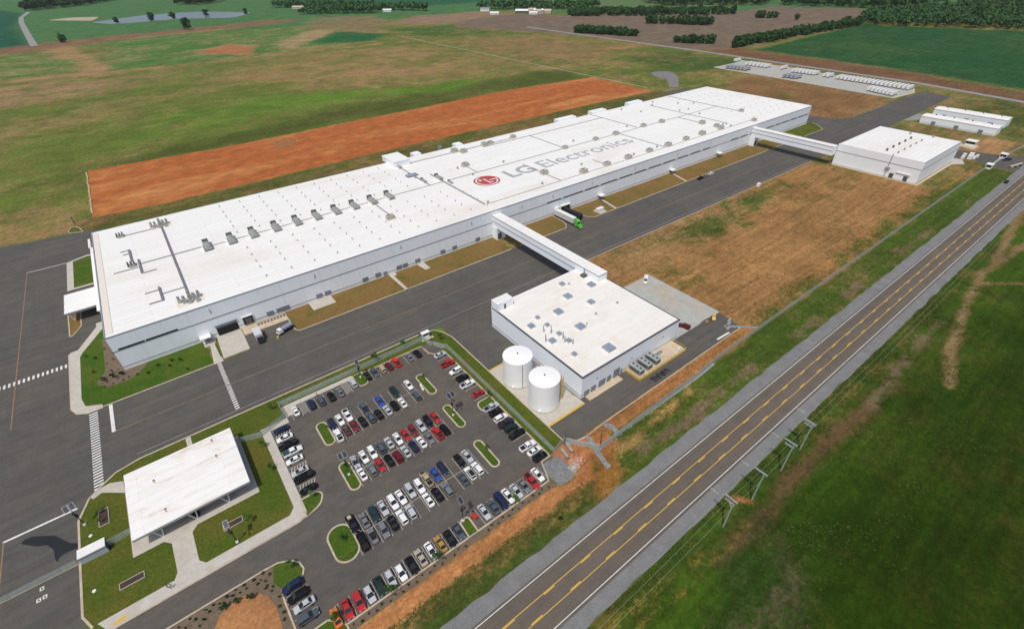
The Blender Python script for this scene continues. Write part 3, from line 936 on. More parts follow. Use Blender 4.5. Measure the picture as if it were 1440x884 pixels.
# dry strips between the factory wall and the service road
lawn(round_poly([(57.4, -16.3), (104.0, -16.3), (103.6, -0.1), (56.4, -0.1)], [1.5, 0, 0, 0]), M_LAWN_B)
lawn([(105.3, -16.3), (163.2, -16.3), (163.2, -0.1), (105.3, -0.1)], M_LAWN_B)
lawn(round_poly([(168.7, -16.3), (201.5, -16.3), (204.6, -9.5), (204.8, -0.1), (168.7, -0.1)], [0, 5, 3, 0, 0]), M_LAWN_B)
lawn(round_poly([(217.4, -0.1), (218.4, -11.2), (222.6, -16.3), (239.3, -16.3), (242.8, -0.1)], [0, 3, 3, 0, 0]), M_LAWN_B)
lawn([(244.2, -0.1), (240.7, -16.3), (305.6, -16.3), (310.8, -0.1)], M_LAWN_B)
lawn([(312.2, -0.1), (307.0, -16.3), (404.2, -16.3), (404.2, -0.1)], M_LAWN_B)
lawn([(410.2, -0.1), (410.2, -16.3), (452, -16.3), (452, -0.1)], M_LAWN_B)
lawn(round_poly([(459, -16.3), (490, -16.3), (503, -2), (500, 2), (494.8, -0.1), (459, -0.1)], [0, 6, 3, 1, 0, 0]), M_LAWN_D)
for a in ([(56.2, -0.3), (56.2, -14.5), (57.4, -16.4), (104, -16.4)], [(105.2, -16.4), (163.2, -16.4)], [(168.7, -16.4), (200.5, -16.4), (203.6, -13), (204.9, -9), (204.9, -0.3)],
          [(217.3, -0.3), (218.3, -11.2), (220, -14.5), (222.9, -16.4), (239.3, -16.4)], [(240.7, -16.4), (305.6, -16.4)], [(307, -16.4), (404, -16.4)], [(410, -16.4), (452, -16.4)], [(459, -16.4), (489, -16.4), (498, -9), (503, -1.5)]):
    # poured kerb with open drainage gaps
    kerb(a, 0.45)
for p in ([(104.0, -16.4), (105.3, -16.4), (105.3, -2.6), (107, -2.6), (107, -0.1), (103.6, -0.1)], [(239.3, -16.4), (240.7, -16.4), (244.2, -0.1), (242.8, -0.1)], [(305.6, -16.4), (307.0, -16.4), (312.2, -0.1), (310.8, -0.1)],
          [(66.5, -6.4), (76.2, -6.4), (76.2, -0.1), (66.5, -0.1)], [(119.5, -7.0), (122.2, -7.0), (122.2, -0.1), (118.6, -0.1)], [(227.5, -15.6), (233.5, -15.6), (233.5, -9.8), (227.5, -9.8)]):
    sheet("concrete_path", p, M_CONC, ZC)
# dock concrete
sheet("dock_ramp", [(29.7, -15.8), (38.9, -15.8), (39.2, -0.12), (30.4, -0.12)], M_CONC, 0.135)
sheet("concrete_path", [(26.2, -17.2), (29.4, -17.2), (28.9, -4.4), (30.3, -0.12), (25.4, -0.12), (25.4, -4.5), (27.2, -4.5)], M_CONC, 0.128)
lawn([(29.0, -13.8), (29.6, -13.8), (29.4, -5.0), (28.8, -5.0)], M_LAWN, 0.17)
MBd = MB().box(39.4, 56.0, -6.3, -0.15, 0.0, 0.4)
struct(MBd, "dock_apron", M_CONC_T)
# west walks
sheet("sidewalk", [(-16.1, 23.2), (-16.0, 19), (-15.9, -11.6), (-14.4, -15.2), (-11.35, -17.2), (-7.4, -17.0), (-7.55, -15.2), (-12.0, -12.9), (-13.0, -8), (-12.8, 19), (-12.2, 21.0), (-5, 35.2), (-4.2, 35.2), (-4.2, 41.0), (-6.9, 41.0), (-6.9, 37.7), (-13.2, 24.4), (-15.4, 24.2)], M_CONC, 0.13)
kerb([(-6.9, 41.0), (-6.9, 37.8), (-13.2, 24.5), (-15.5, 24.2), (-16.2, 23), (-16.0, -11.6), (-14.5, -15.3), (-11.4, -17.3), (-7.4, -17.1)], 0.3, 0.14)
sheet("sidewalk", [(-10.4, -98.0), (31.0, -98.0), (33.2, -97.3), (33.6, -96), (33.6, -62.2), (39.4, -62.2), (39.4, -59.6), (42.3, -59.6), (42.3, -56.0), (63.2, -56.0), (63.2, -54.05), (39.2, -54.05), (39.2, -59.9), (31.2, -59.9), (31.2, -93.0), (29.6, -94.85), (9.6, -94.85), (8.35, -93.2), (8.35, -84.0), (9.8, -82.45), (25.2, -82.45), (25.2, -57.5), (-4.5, -57.5), (-4.5, -82.45), (2.1, -82.45), (3.65, -84.2), (3.65, -93.2), (2.8, -94.85), (-12.3, -94.85)], M_CONC, ZC)
sheet("sidewalk", [(-11.6, -56.6), (-9.6, -55.6), (-4.5, -59.6), (-4.5, -54.9), (-7.6, -53.3), (-9.9, -53.6), (-12.2, -55.5)], M_CONC, ZC)
sheet("sidewalk", [(12.0, -55.5), (13.4, -55.5), (13.4, -49), (12.0, -49)], M_CONC, ZC)
sheet("yellow_kerb_pad", [(-9.6, -97.6), (-6.9, -97.5), (-6.9, -96.6), (-9.4, -96.8)], M_YEL, 0.132)
# planting strips south of the lot
bed = [(-40, -131.2), (85, -131.0), (91.6, -131.6), (90.6, -129.2), (31.6, -129.2), (28.4, -125.8), (22.0, -125.8), (21.8, -114.6), (22.2, -112.4), (27.3, -112.4), (27.9, -111), (27.4, -108.9), (26, -107.2), (23.3, -105.9), (20, -105.7), (-40, -105.7)]
sheet("planting_bed", bed, M_MULCH, 0.03)
hill = MB()
ring = [(7.8, -113), (8.4, -111.6), (9.8, -109.7), (11.7, -108.5), (14, -108.3), (16.3, -109.1), (18.2, -110.4), (19.5, -112), (20.4, -115.1), (19.8, -120.8), (16, -124), (9, -123), (6.5, -118)]
cx = sum(p[0] for p in ring) / len(ring)
cy = sum(p[1] for p in ring) / len(ring)
rows_ = []
for k, (s, z) in enumerate(((1.0, 0.03), (0.85, 0.4), (0.66, 0.75), (0.45, 0.95), (0.2, 1.0))):
    rows_.append([(cx + (x - cx) * s + rg.uniform(-.3, .3), cy + (y - cy) * s + rg.uniform(-.3, .3), z + rg.uniform(-0.06, 0.06) * (k > 0)) for x, y in ring])
vs = [v for r_ in rows_ for v in r_]
N_ = len(ring)
fs = [(k * N_ + i, k * N_ + (i + 1) % N_, (k + 1) * N_ + (i + 1) % N_, (k + 1) * N_ + i) for k in range(4) for i in range(N_)] + [tuple(range(4 * N_, 5 * N_))]
hill.add(vs, fs)
o = struct(hill, "dirt_mound", M_CLAY2)
o.data.shade_smooth()
lawn(round_poly([(22.2, -105.95), (23.5, -105.9), (26, -107.1), (27.7, -109.2), (27.8, -111.2), (27.2, -112.3), (22.3, -112.3), (21.2, -110)], 0.5), M_LAWN)
lawn([(28.6, -125.8), (31.4, -128.8), (31.4, -134), (22.2, -134), (22.2, -125.8)], M_LAWN)
kerb([(28.4, -125.6), (29.0, -126.0), (31.5, -129.0), (31.5, -134)], 0.4)

# parking islands
for pts, rad in ((rrect(45.4, 48.4, -79.0, -68.6, 1.5), 0), (rrect(80.7, 83.4, -79.8, -68.6, 1.35), 0), (rrect(45.4, 48.4, -98.3, -87.6, 1.5), 0), (rrect(80.7, 83.3, -97.9, -86.9, 1.3), 0),
                 (rrect(80.5, 83.1, -116.2, -105.1, 1.3), 0), (rrect(35.0, 40.9, -116.1, -105.4, 2.9), 0),
                 (round_poly([(33.0, -98.0), (33.2, -92.1), (37.6, -92.1), (38.9, -93.6), (37.4, -96.6)], [0, 0.2, 1.5, 1.6, 2.5]), 0),
                 (round_poly([(63.7, -129.0), (63.9, -123.9), (66.5, -123.9), (66.4, -129.0)], [0, 1.2, 1.2, 0]), 0),
                 (round_poly([(96.0, -97.7), (90.3, -97.4), (90.3, -92.4), (96.0, -92.4)], [0, 2.2, 2.2, 0]), 0),
                 (round_poly([(63.4, -54.6), (63.5, -61.3), (67.0, -61.2), (66.9, -54.6)], [0, 1.6, 1.6, 0]), 0)):
    lawn(pts, M_LAWN, 0.12)
    kerb(pts, 0.45, 0.155, True)

# markings ----------------------------------------------------------
mk = MB()
for k in range(30):
    x = -56 + 1.33 * k
    mk.sheet([(x, 15.0), (x + 0.62, 14.95), (x + 0.62, 17.4), (x, 17.45)], 0.03)
struct(mk, "crosswalk", M_WHITE_P)
mk = MB()
for k in range(30):
    y = -18.2 - 1.2 * k
    mk.sheet([(-11.3, y), (-9.0, y + 0.15), (-9.0, y - 0.42), (-11.3, y - 0.57)], 0.03)
struct(mk, "crosswalk", M_WHITE_P)
mk = MB()
for k in range(24):
    y = -17.4 - 1.2 * k
    mk.sheet([(27.1, y), (28.5, y + 0.1), (28.5, y - 0.5), (27.1, y - 0.6)], 0.03)
struct(mk, "crosswalk", M_WHITE_P)
mk = MB()
mk.rect(-5.9, -4.9, -31.6, -17.0, 0.03)
mk.rect(-30.6, -15.2, -57.5, -56.9, 0.03)
mk.sheet([(-31.6, 111.5), (-16.2, 111.0), (-16.2, 111.4), (-31.6, 111.9)], 0.03)
struct(mk, "stop_line", M_WHITE_P)
mk = MB()
mk.rect(-0.5, 404, -46.35, -46.2, 0.03)
struct(mk, "fog_line", M_FADE_P)
mk = MB()
mk.rect(-5.6, 535, -31.9, -31.68, 0.03)
mk.rect(-31.5, -31.25, -10.3, 111.7, 0.03)
mk.rect(-30.55, -30.3, -100, -57.2, 0.03)
struct(mk, "centre_line", M_ORA_P)
mk = MB()
for x, y in ((-22.35, -77.6), (-22.9, -80.4), (-21.75, -80.3)):
    mk.rect(x - 0.42, x + 0.42, y + 0.28, y + 0.5, 0.03)
    mk.rect(x - 0.42, x + 0.42, y - 0.5, y - 0.28, 0.03)
    mk.rect(x - 0.42, x - 0.2, y - 0.28, y + 0.28, 0.03)
    mk.rect(x + 0.2, x + 0.42, y - 0.28, y + 0.28, 0.03)
struct(mk, "painted_ground_mark", M_WHITE_P)
mk = MB()
P_ = 2.69
LW = 0.055


def vline(x, y0, y1):
    mk.rect(x - LW, x + LW, y0, y1, 0.028)


def hline(y, x0, x1):
    mk.rect(x0, x1, y - LW, y + LW, 0.028)


for y0, y1, xs0, cnt in ((-80.0, -68.9, 48.5, 12), (-98.5, -87.3, 48.5, 12), (-116.8, -105.6, 40.6, 15)):
    for k in range(cnt):
        vline(xs0 + 0.0 + P_ * k, y0, y1)
    hline((y0 + y1) / 2, xs0, xs0 + P_ * (cnt - 1))
for k in range(13):
    vline(31.4 + P_ * k, -128.7, -123.5)
for k in range(9):
    vline(68.95 + P_ * k, -128.7, -123.5)
for k in range(9):
    vline(69.0 + P_ * k, -61.0, -55.6)
for x in (41.0, 43.9, 46.1, 49.0, 52.0, 55.2, 58.6, 60.9):
    vline(x, -62.2, -56.2)
for y in (-66.6, -69.3, -72.0, -74.7, -77.4, -80.1, -82.8, -85.5, -88.2, -90.9):
    hline(y, 90.6, 95.7)
for y in (-98.6, -101.3, -104.0, -106.7, -109.4, -112.1, -114.8, -117.5, -120.2):
    hline(y, 90.6, 95.7)
for y in (-62.8, -66.2, -70.0, -73.2, -76.6, -80.1, -81.7, -84.6, -87.4, -89.2):
    hline(y, 33.8, 38.6)
for y in (-115.2, -118.2, -121.2):
    hline(y, 22.6, 27.6)
# hatched aisles of the accessible bays
for x0, y0, w in ((43.9, -62.2, 2.2), (58.6, -62.2, 2.3)):
    for k in range(7):
        y = y0 + 0.5 + 0.8 * k
        mk.sheet([(x0, y), (x0 + w, y + 0.9), (x0 + w, y + 1.12), (x0, y + 0.22)], 0.028)
for y0, w in ((-66.4, 1.6), (-81.6, 1.6), (-89.1, 1.6)):
    for k in range(6):
        x = 34.0 + 0.8 * k
        mk.sheet([(x, y0), (x + 0.22, y0), (x + 0.9, y0 + w), (x + 0.68, y0 + w)], 0.028)
struct(mk, "bay_lines", mat("bay_paint", (0.50, 0.48, 0.42), 0.8, 0.15, 1.0))
tm = MB()
rtm = random.Random(31)


TYRE_Z = [0.0222]


def tyre_pair(pts, gap=1.75, w=0.24):
    TYRE_Z[0] += 0.00018
    zt = TYRE_Z[0]
    for sgn in (-1, 1):
        line = []
        for i, p in enumerate(pts):
            a, b = Vector(pts[max(i - 1, 0)]), Vector(pts[min(i + 1, len(pts) - 1)])
            t = (b - a).normalized()
            line.append((p[0] - t.y * gap / 2 * sgn, p[1] + t.x * gap / 2 * sgn))
        for (x0, y0), (x1, y1) in zip(line[:-1], line[1:]):
            t = Vector((x1 - x0, y1 - y0)).normalized() * (w / 2)
            tm.add([(x0 + t.y, y0 - t.x, zt), (x0 - t.y, y0 + t.x, zt), (x1 - t.y, y1 + t.x, zt), (x1 + t.y, y1 - t.x, zt)], [(0, 3, 2, 1)])


def arc_pts(cx, cy, rad, a0, a1, n=16):
    return [(cx + rad * math.cos(R(a0 + (a1 - a0) * i / n)), cy + rad * math.sin(R(a0 + (a1 - a0) * i / n))) for i in range(n + 1)]


for a in ((-24, -42, 7, 20, 330), (-22, -44, 9.5, 60, 300), (-26, 20, 14, -60, 70), (-3, -34, 13, 180, 275), (-20, -20, 18, 200, 330), (36, -124, 16, 60, 120)):
    tyre_pair(arc_pts(*a))
for k in range(9):
    y = rtm.choice([-23.5, -24.3, -27.0, -36.5, -37.6, -40.5, -41.2])
    x0 = rtm.uniform(-10, 250)
    L_ = rtm.uniform(60, 170)
    tyre_pair([(x0 + L_ * i / 10, y + 0.5 * math.sin(i * 0.7 + k)) for i in range(11)])
for k in range(7):
    x = rtm.uniform(-38, -18)
    y0 = rtm.uniform(-60, 60)
    L_ = rtm.uniform(40, 90)
    tyre_pair([(x + 0.6 * math.sin(i * 0.6 + k), y0 + L_ * i / 10) for i in range(11)])
for x in (207, 213, 46, 34):
    tyre_pair([(x + 9 * (1 - i / 8) ** 2, -30 + 2.2 * i) for i in range(7)])
struct(tm, "tyre_marks", mat("tyre_mark_film", (0.087, 0.082, 0.074), 0.8, 0.15, 0.6, stain=(0.098, 0.091, 0.081), stain_amt=1.0, stain_scale=0.35))
sheet("puddle", round_poly([(-26.9, -60.5), (-26.4, -59.6), (-24.8, -59.6), (-22.5, -61.2), (-19.8, -63.2), (-17.2, -67.6), (-14.95, -69.6), (-14.95, -70.9), (-17.5, -70.4), (-19.2, -70.8), (-19.3, -72.2), (-19.9, -71.0), (-20.2, -67.6), (-21.6, -64.8), (-23.6, -63.9), (-25.4, -62.0)], 0.7), M_WET, 0.027)

# utility area ground
MBd = MB().box(102.9, 118.4, -114.3, -82.5, 0.0, 0.14)
struct(MBd, "tank_pad", M_CONC)
mk = MB()
strip_mesh(mk, [(102.9, -114.35), (118.4, -114.25)], 0.7, 0.0, 0.18)
strip_mesh(mk, [(102.9, -82.4), (109.5, -82.2)], 0.6, 0.0, 0.18)
struct(mk, "yellow_kerb", M_YEL)
sheet("concrete_pad", [(168.8, -112), (183.2, -112.2), (187, -111.6), (197.0, -112.4), (197.4, -75.5), (168.8, -75.4)], M_CONC_G, 0.05)
MBd = MB().box(120.6, 136.6, -114.6, -112.0, 0.0, 0.16)
struct(MBd, "concrete_path", M_CONC_T)
kerb([(116.9, -124.0), (166.5, -123.5), (194.0, -123.4)], 0.3)
kerb([(109.6, -124.4), (116.7, -124.0)], 0.3)
mk = MB()
strip_mesh(mk, [(116.9, -124.3), (118.6, -126.6), (117.6, -129.2)], 1.5, -0.02, 0.06)
strip_mesh(mk, [(109.6, -124.9), (108.6, -128), (107.8, -130.4), (106.4, -136.4)], 1.5, -0.02, 0.06)
strip_mesh(mk, [(107.9, -130.2), (115.3, -129.5), (158, -129.7), (168, -129.2)], 0.9, -0.02, 0.05)
strip_mesh(mk, [(190.0, -119.0), (194.8, -123.2), (199.5, -127.6)], 1.4, -0.02, 0.06)
struct(mk, "stone_channel", M_STONE)
sheet("grey_stone_bed", round_poly([(91.7, -123.7), (96.7, -124.1), (98.3, -128.5), (97.2, -132.2), (94.9, -132.5), (91.8, -132.2), (91.0, -128.0)], 0.8), M_GRAVEL, 0.035)

# ------------------------------------------------------------------ the main factory hall
W0, W1, D1, HZ = 0.0, 494.6, 102.0, 14.56
fac = thing("factory_building", "very long white factory hall with a flat white roof bearing a red round emblem", "factory")
MB().box(W0, W1, 0, D1, 0.0, HZ - 0.25).obj("wall", M_WALL, fac)
MB().box(W0 + 0.35, W1 - 0.35, 0.35, D1 - 0.35, HZ - 0.24, HZ).obj("roof", M_ROOF, fac)
cp = MB()
cp.box(-0.06, W1 + 0.06, -0.08, 0.33, HZ - 0.28, HZ + 0.02)
cp.obj("coping", M_BAND, fac)
cp = MB().box(-0.06, W1 + 0.06, D1 - 0.33, D1 + 0.06, HZ - 0.28, HZ + 0.25)
cp.obj("coping", M_WALL2, fac)
MB().box(-0.08, 0.33, 0.34, D1 - 0.34, HZ - 0.28, HZ + 0.22).obj("coping", M_BAND, fac)
MB().box(W1 - 0.33, W1 + 0.06, 0.34, D1 - 0.34, HZ - 0.28, HZ + 0.25).obj("coping", M_WALL2, fac)
MB().box(0.6, 2.6, 2.0, 100.0, HZ + 0.002, HZ + 0.16).obj("walkway_pad", mat("tan_membrane", (0.74, 0.68, 0.60), 0.8, 0.05), fac)
MB().box(-0.04, W1 + 0.04, -0.05, 0.02, 8.1, 8.55).obj("trim_band", M_BAND, fac)
MB().box(-0.05, 0.02, 0.03, D1, 8.1, 8.55).obj("trim_band", M_BAND, fac)
MB().box(W0 - 0.06, W1 + 0.06, -0.12, 0.02, 0.0, 1.15).obj("base_wall", M_BASE, fac)
MB().box(W0 - 0.05, W1 + 0.05, -0.09, 0.02, 1.16, 1.75).obj("trim_band", mat("soft_grey_trim", (0.40, 0.44, 0.47), 0.5, 0.05), fac)
for a, b in ((1.6, 9.6), (10.0, 20.2), (200.7, 211.2), (213.0, 228.0), (230.0, 241.0), (243.0, 257.0), (259.5, 271), (273, 284), (287, 299), (301, 313), (316, 327), (330, 341), (344, 352), (378.5, 388), (391, 400), (403.8, 405), (413, 424), (427, 437), (440, 447), (449, 460), (463, 473), (476, 484), (486, 491)):
    w = MB().box(a, b, -0.085, 0.02, 8.58, 9.12 if b < 100 else 8.98).obj("strip_window", M_GLASS, fac)
    MB().box(a - 0.08, b + 0.08, -0.1, 0.02, 9.13 if b < 100 else 8.99, 9.2 if b < 100 else 9.05).obj("window_sill", M_DARK, w)
# vertical downpipes and panel joints
jt = MB().box(0, 0.06, -0.03, 0.01, 1.8, HZ - 0.3).mesh("panel_joint", mat("joint_grey", (0.60, 0.63, 0.67), 0.6, 0.05))
for k in range(1, 60):
    put("panel_joint", jt, fac, (k * 8.25, -0.005, 0))
dp = MB().box(-0.12, 0.12, -0.22, -0.03, 9.6, 11.4).mesh("overflow_scupper", M_PIPE)
for x in (32, 72, 112, 151, 183, 205, 236, 273, 315, 352):
    put("overflow_scupper", dp, fac, (x, 0, 1.2))
# louvres and service doors low on the wall
lv = MB().box(-1.3, 1.3, -0.2, 0.0, 1.0, 3.0).mesh("louvre", M_DOOR)
for x in (51.2, 55.0, 57.6, 71.6, 75.3, 92.6, 98.8, 109.5, 112.6, 119.3, 133.2, 140.0, 154.0):
    put("louvre", lv, fac, (x, -0.06, 0))
lv2 = MB().box(-0.7, 0.7, -0.5, 0.0, 0.1, 2.6).mesh("service_door", M_BAND)
for x in (102.2, 243.2, 310.6, 27.2):
    put("service_door", lv2, fac, (x, -0.05, 0))
# bay door with recess, second door, canopies
d = MB().box(31.4, 38.9, -0.16, -0.05, 0.1, 4.6).obj("bay_door", M_HOLE, fac)
MB().box(31.1, 39.2, -0.6, -0.1, 4.6, 5.0).obj("door_hood", M_BAND, d)
MB().box(31.4, 38.9, -0.19, -0.165, 3.5, 4.58).obj("door_leaf", M_DOOR, d)
d = MB().box(41.0, 44.6, -0.55, -0.05, 1.0, 4.6).obj("bay_door", M_BLACK, fac)
MB().box(41.7, 43.9, -0.59, -0.555, 1.2, 3.8).obj("door_leaf", M_UNIT_D, d)
MB().box(40.8, 44.8, -0.7, -0.05, 4.61, 4.75).obj("door_hood", M_CURB, d)
for x in (26.9, 242.9, 310.4, 364.0):
    c = MB().box(x - 1.9, x + 1.9, -3.2, -0.12, 2.75, 3.05).obj("door_canopy", M_CURB, fac)
    for dx in (-1.6, -0.55, 0.55, 1.6):
        MB().box(x + dx - 0.08, x + dx + 0.08, -3.05, -2.9, 0.1, 2.74).obj("canopy_post", M_DARK, c)
for x in (207.9, 212.3, 216.0):
    d = MB().box(x - 1.5, x + 1.5, -0.9, -0.12, 1.1, 4.3).obj("dock_door", M_BLACK, fac)
    MB().box(x - 1.8, x + 1.8, -1.5, -0.12, 4.31, 4.6).obj("dock_hood", M_CURB, d)
    MB().box(x - 1.75, x - 1.5, -1.1, -0.12, 1.0, 4.3).obj("dock_side", M_CURB, d)
# dock stairs and rails by the ladder-like racks
st = MB()
for k in range(9):
    x = 45.0 + 1.25 * k
    st.box(x, x + 0.5, -3.4, -1.2, 0.4, 1.5)
st.obj("dock_railing", M_UNIT, fac)
# west lobby with long white roof and entrance canopy
MB().box(-3.9, -0.1, 41, 108, 0, 5.2).obj("lobby", M_WALL2, fac)
MB().box(-4.3, -0.1, 40.2, 108.5, 5.2, 5.6).obj("lobby_roof", M_ROOF, fac)
MB().box(-3.95, -3.9, 44, 78, 0.3, 4.2).obj("lobby_glazing", M_GLASS, fac)
# rooftop equipment ---------------------------------------------------
def gable_unit(L, Wd, H):
    mb = MB()
    hw = Wd / 2
    prof = [(-hw, 0.55), (-hw, H * 0.62), (-hw * 0.45, H), (hw * 0.45, H), (hw, H * 0.62), (hw, 0.55)]
    n = len(prof)
    mb.add([(x, -L / 2, z) for x, z in prof] + [(x, L / 2, z) for x, z in prof],
           [(i, (i + 1) % n, n + (i + 1) % n, n + i) for i in range(n)] + [tuple(range(n - 1, -1, -1)), tuple(range(n, 2 * n))])
    return mb


U_G = gable_unit(6.6, 2.9, 2.1).mesh("air_handler", M_UNIT)
U_GH = MB().box(-1.2, 1.2, 3.3, 5.0, 0.5, 2.6).mesh("intake_hood", M_UNIT_D)
U_GS = MB().box(1.46, 1.6, -3.2, 3.2, 0.6, 1.3).mesh("side_grille", M_UNIT_D)
U_GC = MB().box(-2.3, -1.75, -3.6, 4.4, 0.0, 0.95).mesh("white_duct", M_CURB)
U_GB = MB().box(-1.3, 1.3, -3.3, 4.8, 0.0, 0.54).mesh("roof_curb", M_UNIT_D)


def air_handler(x, y, s=1.0, z=HZ):
    u = put("air_handler", U_G, fac, (x, y, z))
    u.scale = (s, s, s)
    for nm, me in (("intake_hood", U_GH), ("side_grille", U_GS), ("white_duct", U_GC), ("roof_curb", U_GB)):
        put(nm, me, u)


for x in (41.6, 51.7, 61.2, 71.6, 81.7, 91.5, 101.5, 111.3, 121.4, 131.2):
    air_handler(x, 49.6)
R_B = MB().box(-2.1, 2.1, -1.6, 1.6, 0.5, 2.5).mesh("roof_unit", M_UNIT_T)
R_D = MB().box(-2.7, 2.7, -2.1, 2.1, 0.0, 0.5).mesh("unit_platform", mat("platform_tan", (0.55, 0.50, 0.42), 0.8, 0.1))
R_F = MB().lathe([(0.7, 2.5), (0.7, 2.75), (0.5, 2.75)], -0.9, 0, 10).mesh("unit_fan", M_UNIT_D)
R_H = MB().frustum((1.5, 2.8, -1.2, 1.2), (1.5, 2.2, -1.2, 1.2), 0.9, 2.3).mesh("unit_hood", M_UNIT)


def roof_unit(x, y, s=1.0, rz=0.0, parent=None, z=HZ):
    u = put("roof_unit", R_B, parent or fac, (x, y, z), rz)
    u.scale = (s, s, s)
    put("unit_platform", R_D, u)
    put("unit_fan", R_F, u)
    put("unit_hood", R_H, u)


ru = random.Random(3)
for x, y in ((119.6, 25.0), (189.8, 65.0), (340.5, 51.0), (359.6, 49.2), (309.5, 50.3), (289.2, 50.4), (260.2, 50.4), (379.9, 27.2), (434.2, 28.0), (416.0, 6.2), (356.1, 10.6), (337.0, 10.2), (316.5, 9.6), (297.6, 9.8),
             (377.8, 9.8), (248.5, 92.6), (218.6, 23.4), (237.7, 9.6), (257.8, 9.8), (277.0, 9.7), (222.5, 91.0), (228.0, 91.8), (199.0, 92.5), (203.5, 88.0), (381.0, 15.5)):
    roof_unit(x, y, ru.uniform(0.78, 1.0), 0.0)
for x, y, s in ((156.8, 89.0, 0.62), (157.0, 58.3, 0.62), (166.2, 56.6, 0.82), (168.0, 46.8, 0.5)):
    air_handler(x, y, s)
MB().box(152.5, 159.5, 69.5, 73.5, HZ + 0.5, HZ + 0.75).obj("pipe_rack", M_UNIT_B, fac)
MB().box(155.8, 156.6, 66.0, 76.5, HZ + 0.2, HZ + 0.5).obj("pipe_rack", M_UNIT_B, fac)
# exhaust stack clusters near the west end
for cx, cy in ((27.3, 90.5), (27.5, 8.0)):
    for dx, dy, h, w in ((-3.2, 0.4, 2.6, 0.8), (-1.6, -1.0, 3.0, 1.0), (0.4, 1.0, 3.4, 1.0), (1.8, -0.8, 3.0, 1.1), (3.4, 0.6, 2.6, 0.9), (0.0, -2.2, 2.0, 1.0), (2.6, -2.6, 1.6, 0.8)):
        s_ = MB().frustum((-w * .8, w * .8, -1.1, 1.1), (-w * 0.5, w * 0.5, -0.8, 0.8), 0, h * 0.7).obj("exhaust_stack", M_UNIT, fac)
        s_.location = (cx + dx, cy + dy, HZ)
        MB().tube((0, 0, h * 0.6), (0, 0, h), 0.5, 8).obj("stack_pipe", M_UNIT, s_)
    MB().box(cx - 4.6, cx + 4.6, cy - 3.6, cy + 2.6, HZ + 0.002, HZ + 0.12).obj("walkway_pad", mat("tan_membrane", (0.74, 0.68, 0.60), 0.8, 0.05), fac)
for x, y in ((10.9, 89.3), (12.6, 53.2)):
    for k in range(3):
        MB().frustum((x - 1.6 + k * 1.1, x - 0.8 + k * 1.1, y - 1.2, y + 1.2), (x - 1.4 + k * 1.1, x - 1.0 + k * 1.1, y - 0.9, y + 0.9), HZ, HZ + 1.8).obj("exhaust_stack", M_UNIT_D, fac)
    MB().box(x - 1.0, x + 1.4, y - 2.2, y - 1.4, HZ, HZ + 0.9).obj("exhaust_stack", M_UNIT, fac)
# roof conduits and ducts
def run(x0, y0, x1, y1, w=0.3, h=0.35, m=None):
    a, b = (min(x0, x1) - w / 2, max(x0, x1) + w / 2), (min(y0, y1) - w / 2, max(y0, y1) + w / 2)
    MB().box(a[0], a[1], b[0], b[1], HZ + 0.004, HZ + 0.05 + h).obj("conduit", m or M_PIPE, fac)


for a in ((27.7, 12, 27.8, 87.5, 0.65, 0.6, M_PIPE_V), (12.9, 57.2, 12.9, 69.4, 0.7, 0.6, M_PIPE_V), (15.3, 43, 15.3, 56.4, 0.7, 0.6, M_PIPE_V), (19.4, 14, 19.4, 25, 0.7, 0.6, M_PIPE_V),
          (6, 49.4, 14.8, 49.4), (15.8, 42.4, 20.3, 42.4, 0.4), (14.6, 23.4, 18.9, 23.4), (15.2, 14.0, 18.9, 14.0, 0.5), (20.0, 19.2, 27.2, 19.2), (12, 88.2, 25.2, 88.2), (16, 52.2, 27.2, 52.2), (28.4, 52.2, 40.0, 52.2),
          (12.9, 69.8, 9.8, 69.8, 0.4), (12.3, 66.0, 10.6, 66.0, 0.4), (43.2, 50.9, 165, 50.9, 0.22, 0.25), (169, 50.9, 436, 50.9, 0.25, 0.25), (165.6, 9.5, 165.6, 66, 0.6, 0.5), (156.8, 52, 156.8, 99, 0.5, 0.4),
          (121, 29, 121, 46, 0.45), (260.3, 52, 260.3, 88), (220, 88.5, 336, 88.5, 0.25), (160, 92, 250, 92, 0.25), (189.5, 52, 189.5, 64), (312.8, 10, 312.8, 50), (335, 52.5, 335, 101, 0.25), (381.0, 28, 381.0, 50), (434.3, 29, 434.3, 101, 0.25),
          (169, 8.6, 418, 8.6, 0.25, 0.22), (218.6, 9, 218.6, 44, 0.3), (258, 9.5, 258, 22, 0.3), (395, 17, 395, 90, 0.2)):
    run(*a)
